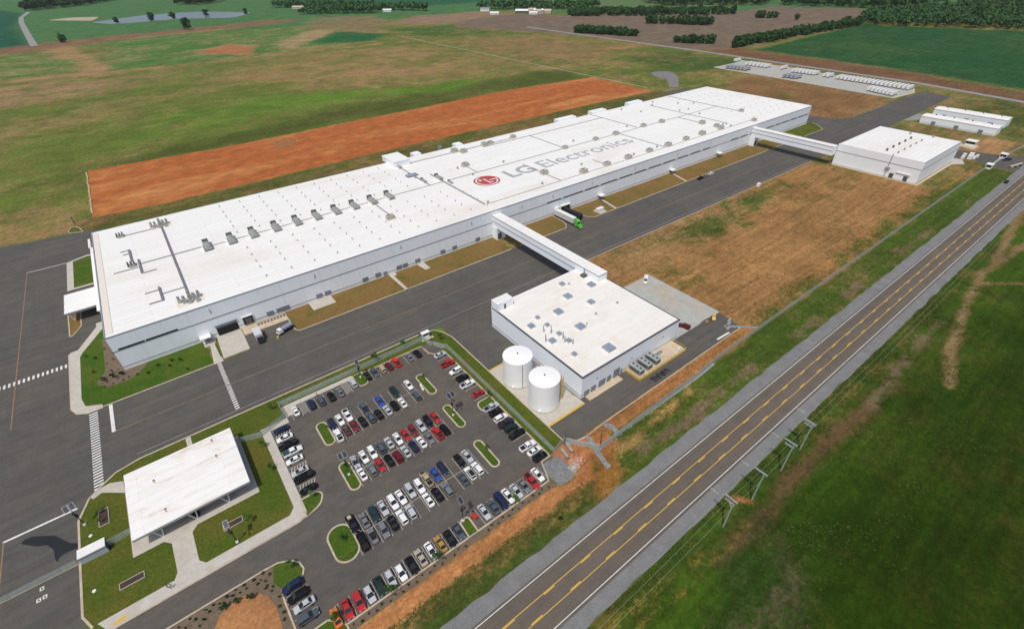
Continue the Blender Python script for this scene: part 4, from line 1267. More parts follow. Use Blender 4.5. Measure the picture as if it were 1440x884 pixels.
# small roof vents on a regular grid
v_me = MB().tube((0, 0, 0), (0, 0, 0.9), 0.24, 6).mesh("roof_vent", M_UNIT)
v_me2 = MB().tube((0, 0, 0), (0, 0, 0.8), 0.2, 6).mesh("roof_vent", M_UNIT)
rv = random.Random(8)
for k in range(12):
    x = 55.6 + 10.03 * k
    for y in (96, 87, 80.6, 72.3, 65.6, 57.5, 37.8, 30.2, 22.7, 16.3, 7.5):
        if x > 150 and y > 50 or abs(x - 121) < 1.5 and 20 < y < 30:
            continue
        put("roof_vent", v_me, fac, (x + rv.uniform(-0.15, 0.15), y + rv.uniform(-0.3, 0.3), HZ))
for k in range(7):
    for y in (96, 84, 72, 63, 42, 33, 20, 13):
        put("roof_vent", v_me2, fac, (428 + 9.4 * k + rv.uniform(-0.3, 0.3), y + rv.uniform(-0.5, 0.5), HZ))
for x, y in ((183.6, 64), (184.7, 49), (212, 55), (275, 58), (330, 58), (372, 80), (405, 95), (408, 60), (418, 78), (428, 69), (365, 95), (388.3, 15), (389.5, 9), (392, 14.5), (308, 12), (285, 12), (246, 20), (207, 11.5), (168, 9.5), (396, 88), (402, 45), (399, 62)):
    MB().box(x - 0.45, x + 0.45, y - 0.45, y + 0.45, HZ, HZ + 1.25).obj("exhaust_fan", M_UNIT, fac)
# boxes along the north parapet
MB().box(154.2, 165.2, 90.5, 107.5, HZ + 0.01, HZ + 3.2).obj("penthouse", M_WALL2, fac)
MB().box(154.0, 165.4, 90.3, 107.7, HZ + 3.2, HZ + 3.45).obj("penthouse_roof", M_ROOF, fac)
for x0, x1, h in ((174, 179.4, 2.2), (300.8, 320, 2.4), (338, 354.5, 2.4), (383, 400, 2.4), (206.5, 212, 1.6)):
    MB().box(x0, x1, 102.2, 107.5, 0, HZ + h * 0.55).obj("stair_tower", M_WALL2, fac)
for dx in (0, 1.4):
    MB().tube((194 + dx, 104.0, 0), (194 + dx, 104.0, HZ + 2.4), 0.6, 10).obj("silo_pipe", M_UNIT_B, fac)


# lettering and emblem painted on the roof
def letters(text, x0, x1, y0, cap, weight):
    cd = bpy.data.curves.new("letters", 'FONT')
    cd.body = text
    cd.offset = weight
    tmp = bpy.data.objects.new("letters", cd)
    COL.objects.link(tmp)
    bpy.context.view_layer.update()
    dg = bpy.context.evaluated_depsgraph_get()
    me = bpy.data.meshes.new_from_object(tmp.evaluated_get(dg))
    bpy.data.objects.remove(tmp)
    bm = bmesh.new()
    bm.from_mesh(me)
    xs = [v.co.x for v in bm.verts]
    ys = [v.co.y for v in bm.verts]
    sx = (x1 - x0) / (max(xs) - min(xs))
    # cap height from the first letter
    bm.verts.ensure_lookup_table()
    ymin0, ymax0 = max(min(ys), -0.02), max(ys)
    sy = cap / (ymax0 - ymin0)
    mx_ = min(xs)
    for v in bm.verts:
        v.co = Vector(((v.co.x - mx_) * sx + x0, (v.co.y - ymin0) * sy + y0, HZ + 0.02))
    # one object per letter: connected islands grouped by overlapping x ranges
    seen, isl = set(), []
    for f in bm.faces:
        if f.index in seen:
            continue
        st, fs = [f], []
        seen.add(f.index)
        while st:
            a = st.pop()
            fs.append(a)
            for e in a.edges:
                for b in e.link_faces:
                    if b.index not in seen:
                        seen.add(b.index)
                        st.append(b)
        isl.append(fs)
    for fs in isl:
        vmap, vv, ff = {}, [], []
        for f in fs:
            idx = []
            for v in f.verts:
                if v.index not in vmap:
                    vmap[v.index] = len(vv)
                    vv.append(tuple(v.co))
                idx.append(vmap[v.index])
            ff.append(tuple(idx))
        mb = MB().add(vv, ff)
        mb.obj("roof_letter", M_LETTER, fac)
    bm.free()


letters("LG", 200.4, 220.4, 30.4, 12.2, 0.028)
letters("Electronics", 226.2, 307.6, 30.4, 12.2, 0.006)
EX, EY, ER = 186.0, 36.3, 7.9
em = MB().sheet([(EX + ER * math.cos(2 * math.pi * i / 48), EY + ER * 0.97 * math.sin(2 * math.pi * i / 48)) for i in range(48)], HZ + 0.02).obj("roof_emblem", M_RED, fac)


def arc(r, w, a0, a1, n=40):
    mb = MB()
    for i in range(n):
        t0, t1 = R(a0 + (a1 - a0) * i / n), R(a0 + (a1 - a0) * (i + 1) / n)
        q = [(EX + rr * math.cos(t), EY + rr * math.sin(t)) for rr, t in ((r - w / 2, t0), (r + w / 2, t0), (r + w / 2, t1), (r - w / 2, t1))]
        mb.sheet(q, HZ + 0.032)
    return mb


rg_ = arc(6.3, 0.85, -2, -262)
rg_.rect(EX + 1.8, EX + 6.7, EY - 0.6, EY + 0.2, HZ + 0.034)
rg_.obj("emblem_ring", M_PINK, em)
MB().rect(EX - 0.5, EX + 0.35, EY - 3.9, EY + 3.6, HZ + 0.033).rect(EX + 0.35, EX + 2.4, EY - 3.9, EY - 3.05, HZ + 0.033).obj("emblem_stroke", M_PINK, em)
MB().sheet([(EX - 3.0 + 1.05 * math.cos(2 * math.pi * i / 20), EY + 2.6 + 1.05 * math.sin(2 * math.pi * i / 20)) for i in range(20)], HZ + 0.033).obj("emblem_dot", M_PINK, em)

# separate little porch north-west
pw = thing("porch", "small white flat-roofed porch at the far corner of the long hall", "porch", (-5.2, 121, 0))
MB().box(-0.5, 0.5, -6, 6, 2.9, 3.3).obj("roof", M_CURB, pw)
for y in (-5.5, 0, 5.5):
    MB().box(-0.15, 0.15, y - 0.15, y + 0.15, 0, 2.89).obj("post", M_STEEL, pw)
ec = thing("entrance_canopy", "white slab canopy over the drop-off drive at the hall's entrance end", "canopy", (-9.8, 55.5, 0))
MB().box(-5.4, 5.4, -8.4, 9.0, 4.5, 5.0).obj("roof", M_ROOF, ec)
MB().box(-5.45, 5.4, -8.5, -8.4, 4.1, 4.95).obj("fascia", M_BAND, ec)
for y in (-6.5, 7.0):
    for dx in (-1.3, 1.3):
        MB().tube((-3.8, y, 0.1), (-3.8 + dx, y, 4.5), 0.22, 6).obj("v_column", M_STEEL, ec)


# ------------------------------------------------------------------ utility building beside the tanks
util = thing("utility_building", "square white utility block with a pale roof dotted with grey-blue units", "building")
ux0, ux1, uy0, uy1, UZ = 118.9, 168.66, -112.0, -61.8, 9.27
MB().box(ux0, ux1, uy0, uy1, 0, UZ - 0.3).obj("wall", M_WALL, util)
MB().box(ux0 + 0.45, ux1 - 0.45, uy0 + 0.45, uy1 - 0.45, UZ - 0.29, UZ).obj("roof", M_ROOF_U, util)
MB().box(ux0 - 0.08, ux1 + 0.08, uy0 - 0.08, uy0 + 0.44, UZ - 0.32, UZ + 0.05).obj("coping", M_DARK, util)
MB().box(ux0 - 0.08, ux0 + 0.44, uy0 + 0.45, uy1 - 0.45, UZ - 0.32, UZ + 0.05).obj("coping", M_DARK, util)
MB().box(ux1 - 0.44, ux1 + 0.08, uy0 + 0.45, uy1 + 0.06, UZ - 0.32, UZ + 0.05).obj("coping", M_DARK, util)
MB().box(ux0, ux1 - 0.45, uy1 - 0.44, uy1 + 0.06, UZ - 0.32, UZ + 0.05).obj("coping", M_WALL2, util)
MB().box(ux0 - 0.07, ux1 + 0.07, uy0 - 0.09, uy0 + 0.02, 0, 1.0).obj("base_wall", M_BASE, util)
MB().box(ux0 - 0.09, ux0 + 0.02, uy0 + 0.03, uy1, 0, 1.0).obj("base_wall", M_BASE, util)
MB().box(ux0 - 0.05, ux1 + 0.05, uy0 - 0.06, uy0 + 0.02, 1.01, 1.35).obj("trim_band", M_BAND, util)
MB().box(ux0 - 0.06, ux0 + 0.02, uy0 + 0.03, uy1, 1.01, 1.35).obj("trim_band", M_BAND, util)
for a, b, h in ((120.3, 122.6, 2.5), (123.4, 125.6, 2.6), (127.0, 130.2, 3.0), (131.0, 133.0, 2.8), (134.2, 137.2, 3.8), (137.9, 138.6, 2.4)):
    MB().box(a, b, uy0 - 0.2, uy0 - 0.1, 0.2, h).obj("door", M_DOOR, util)
for k, (x, z) in enumerate(((126, 5.2), (143, 4.6), (160, 5.4))):
    MB().box(x - 0.25, x + 0.25, uy0 - 0.25, uy0 + 0.01, z, z + 0.35).obj("wall_lamp", M_BAND, util)
pent = MB().box(119.0, 126.4, -66.0, -61.9, UZ + 0.06, UZ + 3.4).obj("penthouse", M_WALL2, util)
MB().box(119.25, 126.15, -65.75, -62.1, UZ + 3.4, UZ + 3.48).obj("penthouse_roof", M_ROOF, pent)
MB().box(122.0, 122.9, -66.06, -66.0, UZ + 0.1, UZ + 2.2).obj("penthouse_door", M_DARK, pent)
b_me = MB().box(-1, 1, -1, 1, 0.0, 0.45).mesh("roof_hatch_unit", M_CURB)
b_t = MB().frustum((-1.05, 1.05, -1.05, 1.05), (-0.9, 0.9, -0.9, 0.9), 0.45, 0.75).mesh("hatch_cap", M_UNIT_B)
for x, y, s in ((150.4, -67.6, 1.25), (159.4, -75.4, 1.75), (146.2, -75.6, 1.75), (150.5, -84.1, 1.45), (136.4, -81.0, 1.85), (127.8, -79.0, 0.9), (122.8, -81.4, 1.35), (127.7, -84.6, 0.9), (136.5, -92.7, 1.9), (127.7, -91.0, 0.95), (123.2, -92.5, 1.35), (127.7, -96.0, 1.05), (135.8, -107.3, 2.2), (124.3, -102.4, 0.95)):
    u = put("roof_hatch_unit", b_me, util, (x, y, UZ))
    u.scale = (s * 0.8, s * 0.8, 1.7)
    put("hatch_cap", b_t, u)
for x, y in ((146.2, -91.0), (157.8, -91.0), (152.5, -69.5)):
    MB().tube((x, y, UZ), (x, y, UZ + 0.9), 0.65, 10).obj("roof_vent", M_CURB, util)
    MB().tube((x, y, UZ + 0.9), (x, y, UZ + 1.25), 0.45, 10).obj("roof_vent", M_BAND, util)
for x, y, h in ((126.2, -88.4, 3.4), (127.4, -93.4, 3.2), (126.6, -95.2, 2.4), (124.6, -86.2, 3.0), (121.6, -90.8, 3.2), (128.2, -97.6, 2.2), (163.2, -67.3, 3.2), (139.6, -92.9, 1.0)):
    MB().tube((x, y, UZ), (x, y, UZ + h), 0.2, 6).obj("vent_pipe", M_PIPE, util)
MB().box(161.2, 164.2, -69.2, -67.0, UZ + 0.01, UZ + 0.9).obj("roof_curb", M_DARK, util)
# skybridges
sb = thing("skybridge", "long white enclosed bridge from the hall to the utility block over the road", "bridge")
MB().box(163.4, 168.55, -75.3, -0.25, 6.7, 12.45).obj("tube_wall", M_WALL2, sb)
MB().box(163.3, 168.65, -75.4, -0.25, 12.45, 12.6).obj("roof", M_ROOF, sb)
MB().box(163.28, 163.42, -75.4, -0.3, 12.15, 12.44).obj("eave_trim", M_BAND, sb)
MB().box(163.3, 168.65, -75.45, -75.3, 12.15, 12.44).obj("eave_trim", M_BAND, sb)
MB().box(163.34, 163.42, -61.6, -0.3, 9.3, 9.7).obj("trim_band", M_BAND, sb)
MB().box(163.2, 168.8, -4.2, -0.26, 0, 6.69).obj("landing_tower", M_WALL2, sb)
MB().box(163.9, 166.2, -4.28, -4.2, 0.2, 3.6).obj("tower_door", M_DARK, sb)
sb = thing("skybridge", "shorter white enclosed bridge from the hall's distant end to the far square block", "bridge")
MB().box(404.6, 410.0, -59.4, -0.25, 6.7, 12.45).obj("tube_wall", M_WALL2, sb)
MB().box(404.5, 410.1, -59.4, -0.25, 12.45, 12.6).obj("roof", M_ROOF, sb)
MB().box(404.48, 404.6, -59.4, -0.3, 12.15, 12.44).obj("eave_trim", M_BAND, sb)
MB().box(404.54, 404.62, -59.3, -0.3, 9.3, 9.7).obj("trim_band", M_BAND, sb)
MB().box(404.4, 410.2, -4.2, -0.26, 0, 6.69).obj("landing_tower", M_WALL2, sb)
MB().box(405.5, 408.5, -4.28, -4.2, 0.2, 3.6).obj("tower_door", M_DARK, sb)
# far block
fb = thing("warehouse_block", "far square white block with a plain white roof near the gate", "building")
x0, x1, y0, y1, Z = 410.8, 476.7, -109.65, -59.3, 13.51
MB().box(x0, x1, y0, y1, 0, Z - 0.2).obj("wall", M_WALL2, fb)
MB().box(x0 + 0.3, x1 - 0.3, y0 + 0.3, y1 - 0.3, Z - 0.19, Z).obj("roof", M_ROOF, fb)
MB().box(x0 - 0.05, x1 + 0.05, y0 - 0.05, y0 + 0.29, Z - 0.2, Z + 0.04).obj("coping", M_BAND, fb)
MB().box(x0 - 0.05, x0 + 0.29, y0 + 0.3, y1, Z - 0.2, Z + 0.04).obj("coping", M_WALL2, fb)
MB().box(x0 - 0.04, x1 + 0.04, y0 - 0.05, y0 + 0.02, 8.6, 9.0).obj("trim_band", M_BAND, fb)
MB().box(x0 - 0.05, x0 + 0.02, y0 + 0.03, y1, 8.6, 9.0).obj("trim_band", M_BAND, fb)
MB().box(x0 - 0.07, x0 + 0.02, y0, y1, 0, 0.9).obj("base_wall", M_BASE, fb)
MB().box(x0 - 0.6, x0 + 0.02, y0 + 4, y0 + 12, 4.4, 4.7).obj("door_canopy", M_CURB, fb)
for y in (-95.5, -103.5):
    MB().box(x0 - 0.15, x0 - 0.06, y - 1.2, y + 1.2, 0.2, 3.2).obj("door", M_DARK, fb)
MB().tube((x0 - 0.25, -92.0, 0.5), (x0 - 0.25, -92.0, Z + 1.5), 0.18, 6).obj("wall_pipe", M_PIPE, fb)
MB().box(x0 - 0.9, x0 - 0.05, -93.5, -91.0, 5.0, 6.4).obj("wall_unit", M_UNIT, fb)
for k in range(5):
    MB().tube((418.4 + k * 9.85, -85.5, Z), (418.4 + k * 9.85, -85.5, Z + 1.5), 0.6, 8).obj("roof_stack", M_UNIT_D, fb)
    MB().tube((418.0 + k * 9.8, -92.2, Z), (418.0 + k * 9.8, -92.2, Z + 1.4), 0.5, 8).obj("roof_vent", M_UNIT, fb)
for x, y in ((470, -81), (473, -94)):
    MB().box(x - 0.8, x + 0.8, y - 0.5, y + 0.5, Z, Z + 1.2).obj("roof_vent", M_UNIT, fb)
MB().box(476.72, 484, -108.5, -101.0, 0, 3.0).obj("annex", M_UNIT_B, fb)
sheet("concrete_pad", [(470, -112.3), (477, -117), (486, -113), (486.5, -109), (484.5, -100.8), (476.8, -100.8), (476.8, -110), (470, -110)], M_CONC, 0.05)
fp = MB()
strip_mesh(fp, [(409.2, -60), (409.2, -110.8), (470, -110.8)], 1.6, 0.0, 0.06)
struct(fp, "concrete_path", M_CONC_T)
# twin sheds behind it
for x0, x1, y0, y1, Z, lab in ((568.5, 581.5, -110.5, -59.3, 6.0, "nearer of two long low white sheds past the far square block"), (599.5, 614.5, -108.8, -58.5, 6.6, "farther of two long low white sheds past the far square block")):
    sh = thing("storage_shed", lab, "shed", ((x0 + x1) / 2, (y0 + y1) / 2, 0), 0, "twin long sheds")
    hx, hy = (x1 - x0) / 2, (y1 - y0) / 2
    MB().box(-hx, hx, -hy, hy, 0, Z - 0.3).obj("wall", M_WALL2, sh)
    MB().add([(-hx - .3, -hy - .3, Z - .29), (hx + .3, -hy - .3, Z - .29), (hx + .3, hy + .3, Z - .29), (-hx - .3, hy + .3, Z - .29), (0, -hy - .3, Z + 0.5), (0, hy + .3, Z + 0.5)],
             [(0, 1, 4), (1, 2, 5, 4), (2, 3, 5), (3, 0, 4, 5), (0, 3, 2, 1)]).obj("roof", M_ROOF, sh)
    MB().box(-hx - 0.06, -hx + 0.01, -hy, hy, 0, 0.7).obj("base_wall", M_BASE, sh)
    MB().box(-hx - 0.05, -hx + 0.01, -hy, hy, 0.71, 1.0).obj("trim_band", M_BAND, sh)
    for k in range(4):
        MB().tube((0.5, -hy + 6 + k * 12.5, Z + 0.3), (0.5, -hy + 6 + k * 12.5, Z + 1.5), 0.45, 8).obj("ridge_vent", M_UNIT_D, sh)
    for k in range(3):
        MB().box(-hx - 0.1, -hx - 0.061, -hy + 8 + k * 16, -hy + 11 + k * 16, 0.1, 2.9).obj("door", M_DOOR, sh)

# guard pavilion with the broad white canopy roof
gp = thing("gate_pavilion", "broad flat white canopy on slanting steel legs over the staff gate", "pavilion")
cx0, cx1, cy0, cy1, CZ = -2.7, 24.35, -81.8, -58.4, 5.05
MB().box(cx0, cx1, cy0, cy1, CZ - 0.12, CZ).obj("roof", M_ROOF_C, gp)
MB().box(cx0 - 0.04, cx1 + 0.04, cy0 - 0.06, cy0 + 0.1, CZ - 0.75, CZ - 0.13).obj("fascia", M_GALV, gp)
MB().box(cx0 - 0.06, cx0 + 0.1, cy0 + 0.11, cy1, CZ - 0.6, CZ - 0.13).obj("fascia", M_BASE, gp)
MB().box(cx1 - 0.1, cx1 + 0.06, cy0 + 0.11, cy1, CZ - 0.6, CZ - 0.13).obj("fascia", M_BASE, gp)
MB().box(cx0 + 0.11, cx1 - 0.11, cy1 - 0.1, cy1 + 0.05, CZ - 0.6, CZ - 0.13).obj("fascia", M_BASE, gp)
MB().box(cx0 + 0.5, cx1 - 0.5, cy0 + 0.5, cy1 - 0.5, CZ - 0.55, CZ - 0.13).obj("soffit", M_CONC_G, gp)
MB().box(2.5, 20.5, -75.5, -62.0, 0.13, 4.4).obj("glass_room", M_GLASS, gp)
for k in range(7):
    MB().box(2.45 + k * 3.0, 2.6 + k * 3.0, -75.62, -75.45, 0.14, 4.4).obj("mullion", M_DARK, gp)
for x in (2.2, 10.0, 17.8):
    for y in (-80.6, -60.0):
        c = MB().tube((x, y, 0.12), (x - 1.7, y, CZ - 0.7), 0.16, 6).obj("slanting_leg", M_STEEL, gp)
        MB().tube((x + 0.15, y, 0.12), (x + 0.9, y, CZ - 0.7), 0.16, 6).obj("slanting_leg", M_STEEL, gp)
        MB().tube((x - 1.7, y, CZ - 0.75), (x + 0.95, y, CZ - 0.75), 0.14, 6).obj("tie_beam", M_STEEL, gp)
for x, y in ((3.7, -65.5), (19.0, -60.2), (18.9, -67.0), (5.0, -77.2)):
    d = MB().tube((x, y, CZ), (x, y, CZ + 0.16), 0.28, 8).obj("roof_drain", mat("rust_brown", (0.22, 0.10, 0.05), 0.9, 0.2), gp)
    MB().tube((x + 0.1, y - 0.8, CZ), (x + 0.1, y - 0.8, CZ + 0.16), 0.22, 8).obj("roof_drain", M_PIPE, gp)
MB().box(9.4, 10.9, -79.9, -79.0, 0.13, 1.1).obj("bench", M_BLACK, gp)
# turnstile shelter across the lawn edge
ts = thing("turnstile_shelter", "long white-roofed shelter on the grass edge where the wire gate ends", "shelter", (-11.75, -75.4, 0))
MB().box(-2.8, 2.8, -1.35, 1.45, 2.35, 2.6).obj("roof", M_CURB, ts)
MB().box(-2.75, 2.75, -1.3, -1.2, 0.1, 2.34).obj("glazed_side", mat("pale_glazing", (0.40, 0.46, 0.50), 0.25, 0.05), ts)
MB().box(-2.82, 2.82, -1.42, -1.36, 2.1, 2.5).obj("fascia", M_BAND, ts)
MB().box(2.65, 2.75, -1.19, 1.4, 0.1, 2.34).obj("end_wall", mat("teal_blue_panel", (0.06, 0.13, 0.20), 0.4, 0.08), ts)
MB().box(-2.75, -2.65, -1.19, 1.4, 0.1, 2.34).obj("end_wall", M_CURB, ts)

# ------------------------------------------------------------------ tanks, chillers and yard things
for cx, cy, r, h, lab in ((108.5, -91.6, 5.0, 10.6, "white steel tank nearer the road, partly behind its twin"), (108.5, -105.4, 5.0, 11.0, "nearer white steel tank with a yellow caged ladder on its side")):
    tk = thing("storage_tank", lab, "tank", (cx, cy, 0.14), 0, "pair of white tanks beside the utility block")
    MB().lathe([(r, 0.0), (r, h - 0.25), (r + 0.05, h - 0.2), (r + 0.05, h)], 0, 0, 40).obj("shell", M_TANK, tk, True)
    MB().lathe([(r, h), (r * 0.55, h + 0.35), (0.3, h + 0.65)], 0, 0, 40).obj("roof", M_TANK, tk, True)
    MB().tube((0, 0, h + 0.6), (0, 0, h + 1.1), 0.22, 8).obj("roof_vent", M_DARK, tk)
    for zz in (0.27, 0.52, 0.76):
        MB().lathe([(r + 0.005, h * zz), (r + 0.025, h * zz + 0.01), (r + 0.025, h * zz + 0.06), (r + 0.005, h * zz + 0.07)], 0, 0, 40).obj("weld_seam", mat("weld_grey", (0.70, 0.70, 0.69), 0.5, 0.05), tk)
    MB().lathe([(r + 0.35, 0), (r + 0.35, 0.2), (r + 0.06, 0.2)], 0, 0, 40).obj("foundation_ring", M_CONC_G, tk)
    if cy > -100:
        MB().tube((r * math.cos(R(250)) * 1.03, r * math.sin(R(250)) * 1.03, 0.2), (r * math.cos(R(250)) * 1.03, r * math.sin(R(250)) * 1.03, h), 0.09, 6).obj("level_pipe", M_BAND, tk)
        MB().tube((r * math.cos(R(285)) * 1.03, r * math.sin(R(285)) * 1.03, 0.2), (r * math.cos(R(285)) * 1.03, r * math.sin(R(285)) * 1.03, h * 0.9), 0.09, 6).obj("level_pipe", M_STEEL, tk)
    MB().tube((r * math.cos(R(215)) * 1.0, r * math.sin(R(215)), 0.8), (r * math.cos(R(215)) * 1.12, r * math.sin(R(215)) * 1.12, 0.8), 0.4, 10).obj("manhole", M_TANK, tk)
    if cy < -100:
        ld = MB()
        lx, ly = r * math.cos(R(-25)) * 1.10, r * math.sin(R(-25)) * 1.10
        for dx, dy in ((-.1, -.55), (-.1, .55), (.65, -.55), (.65, .55)):
            ld.tube((lx + dx, ly + dy, 0.1), (lx + dx, ly + dy, h - 1.2), 0.09, 5)
        for k in range(11):
            z = 0.9 + k * 0.85
            ld.box(lx - 0.15, lx + 0.7, ly - 0.6, ly - 0.5, z, z + 0.1).box(lx - 0.15, lx + 0.7, ly + 0.5, ly + 0.6, z, z + 0.1).box(lx + 0.6, lx + 0.7, ly - 0.5, ly + 0.5, z, z + 0.1)
        ld.obj("caged_ladder", M_YEL, tk)
pp = thing("pipe_run", "grey pipes on short stands along the utility block's tank side", "pipes", (117.9, -97, 0.14))
for k, z in enumerate((0.5, 0.8)):
    MB().tube((0.2 * k, -13, z), (0.2 * k, 12, z), 0.1, 6).obj("pipe", M_GALV, pp)
for k in range(6):
    MB().box(-0.2, 0.4, -12 + k * 4.6, -11.8 + k * 4.6, 0, 0.45).obj("pipe_stand", M_BAND, pp)
# equipment platform with chillers
pl = thing("equipment_platform", "concrete equipment platform edged with yellow rails by the utility block", "platform", (152.5, -115.6, 0))
MB().box(-12.0, 13.2, -3.0, 3.55, 0, 0.85).obj("deck", M_CONC_T, pl)
for x0, x1, y0, y1 in ((-12.1, 13.3, -3.12, -3.0), (-12.12, -12.0, -3.0, 3.4), (13.2, 13.32, -3.0, 3.4)):
    MB().box(x0, x1, y0, y1, 0, 0.95).obj("yellow_edge", M_YEL, pl)
    rr = MB()
    L = max(x1 - x0, y1 - y0)
    for k in range(int(L / 2.1) + 1):
        if x1 - x0 > y1 - y0:
            rr.box(x0 + 2.1 * k, x0 + 2.1 * k + 0.1, y0, y0 + 0.1, 0.95, 1.95)
        else:
            rr.box(x0, x0 + 0.1, y0 + 2.1 * k, y0 + 2.1 * k + 0.1, 0.95, 1.95)
    rr.box(x0, x1, y0 + 0.01, y0 + 0.09, 1.9, 1.98) if x1 - x0 > y1 - y0 else rr.box(x0 + 0.01, x0 + 0.09, y0, y1, 1.9, 1.98)
    rr.obj("yellow_rail", M_YEL, pl)
for k, (x, lab) in enumerate(((142.6, "grey rooflike chiller unit at the ramp corner of the yellow-railed platform"), (146.9, "middle grey chiller unit on the yellow-railed platform"), (151.2, "grey chiller unit nearest the empty part of the yellow-railed platform"))):
    ch = thing("chiller", lab, "chiller", (x, -115.0, 0.85), 0, "chillers on the equipment platform")
    MB().box(-1.15, 1.15, -2.6, 2.4, 0.5, 2.0).obj("casing", M_UNIT, ch)
    MB().box(-1.25, 1.25, -2.7, 2.5, 2.01, 2.35).obj("fan_deck", M_GALV, ch)
    for dx in (-0.95, 0.95):
        for dy in (-2.4, 2.2):
            MB().box(dx - 0.12, dx + 0.12, dy - 0.12, dy + 0.12, 0, 0.49).obj("leg", M_GALV, ch)
    for y in (-1.7, -0.1, 1.5):
        f_ = MB().lathe([(0.72, 2.36), (0.72, 2.62), (0.5, 2.62), (0.5, 2.42)], 0, y, 12).obj("fan_shroud", M_GALV, ch)
        MB().tube((0, y, 2.4), (0, y, 2.46), 0.45, 8).obj("fan", M_BLACK, f_)
    MB().box(-1.2, 1.2, -2.64, -2.6, 0.7, 1.9).obj("coil_grille", M_UNIT_D, ch)
    MB().box(1.15, 1.2, -2.3, 2.1, 0.7, 1.9).obj("coil_grille", M_UNIT_D, ch)
    MB().box(-1.2, -1.15, -2.3, 2.1, 0.7, 1.9).obj("coil_grille", M_UNIT_D, ch)
sk = thing("pump_skid", "low blue-grey pump skid against the wall on the platform", "pump", (156.0, -113.9, 0.85))
MB().box(-1.9, 1.9, -0.6, 0.6, 0, 0.25).obj("base_frame", M_BAND, sk)
for x in (-1.2, 0, 1.2):
    MB().tube((x - 0.4, 0, 0.55), (x + 0.4, 0, 0.55), 0.3, 8).obj("pump", M_UNIT_B, sk)
wb = thing("fuel_drum_rack", "small white and grey rack at the rounded end of the platform", "rack", (163.6, -117.2, 0.85))
MB().box(-0.8, 0.8, -0.5, 0.5, 0, 0.15).obj("tray", M_GALV, wb)
for x in (-0.4, 0.4):
    MB().tube((x, 0, 0.15), (x, 0, 1.0), 0.32, 10).obj("drum", M_CURB, wb)
oil = MB()
ro = random.Random(4)
for k in range(16):
    x, y, w, h_ = 144.2 + 0.55 * k + ro.uniform(-.2, .2), -119.6 - ro.uniform(0, 0.9), ro.uniform(0.2, 0.5), ro.uniform(1.0, 3.2)
    oil.sheet([(x, y), (x + w, y + 0.1), (x + w * 0.8 + 0.25, y - h_ * 0.6), (x + w * 0.5 + 0.2, y - h_), (x - 0.1, y - h_ * 0.7)], 0.026 + 0.0002 * k)
struct(oil, "oil_stain", M_WET)

# small structures -----------------------------------------------------------
def booth(name, label, cat, x, y, w, d, h, rz=0):
    b = thing(name, label, cat, (x, y, 0), rz)
    MB().box(-w / 2, w / 2, -d / 2, d / 2, 0.05, 1.1).obj("lower_wall", M_WALL2, b)
    MB().box(-w / 2 + 0.04, w / 2 - 0.04, -d / 2 + 0.04, d / 2 - 0.04, 1.1, h - 0.25).obj("window_band", M_GLASS, b)
    for sx in (-1, 1):
        for sy in (-1, 1):
            MB().box(sx * w / 2 - 0.08, sx * w / 2 + 0.08, sy * d / 2 - 0.08, sy * d / 2 + 0.08, 1.1, h - 0.2).obj("corner_post", M_WALL2, b)
    MB().box(-w / 2 - 0.35, w / 2 + 0.35, -d / 2 - 0.35, d / 2 + 0.35, h - 0.2, h).obj("roof", M_CURB, b)
    return b


booth("turnstile_booth", "little white booth on the grass bend above the parking lot", "booth", 94.6, -51.5, 2.6, 1.1, 2.6)
sheet("concrete_path", [(92.2, -53.2), (97.2, -53.4), (97.2, -52.2), (92.2, -52.0)], M_CONC, 0.115)
booth("gate_booth", "white gate booth on the lawn side of the distant access road", "booth", 479.0, -129.3, 4.6, 3.0, 3.0)
booth("gate_booth", "white gate booth on the bare earth side of the distant access road", "booth", 511.0, -129.3, 4.2, 3.4, 3.2)
booth("guard_office", "small white office on its own slab behind the far square block", "booth", 530.0, -105.8, 6.5, 6.0, 3.2)
sheet("concrete_pad", [(520, -101), (530, -100), (531, -111), (518, -111)], M_CONC_T, 0.04)
tb = thing("transformer_group", "cluster of pale cabinets beside the far square block's access road", "cabinets", (495.0, -113.2, 0))
for dx, dy, s in ((-6, 1, 1.2), (-3.2, -2.2, 1.6), (0.2, 1.8, 1.3), (2.5, -1.5, 1.7), (-1, -4.2, 1.2), (5, -4.4, 1.1)):
    MB().box(dx - s, dx + s, dy - s * 0.7, dy + s * 0.7, 0.03, 1.6 * s).obj("cabinet", M_CURB, tb)
wx = thing("white_skip", "white box skip on a small pad in the dry strip by the loading doors", "skip", (230.6, -12.2, 0.13))
MB().frustum((-2.2, 2.2, -1.0, 1.0), (-2.5, 2.5, -1.15, 1.15), 0.15, 1.5).obj("body", M_CURB, wx)
MB().box(-2.52, 2.52, -1.17, 1.17, 1.51, 1.62).obj("lid", M_TRAIL, wx)
for x in (-1.8, 1.8):
    MB().box(x - 0.2, x + 0.2, -0.8, 0.8, 0, 0.15).obj("skid", M_DARK, wx)
bx = thing("utility_cabinet", "small white cabinet at the dry field's edge by the long drive", "cabinet", (334.0, -49.6, 0))
MB().box(-1.1, 1.1, -0.8, 0.8, 0.1, 1.9).obj("casing", M_CURB, bx)
MB().box(-1.2, 1.2, -0.9, 0.9, 0, 0.1).obj("plinth", M_CONC_G, bx)
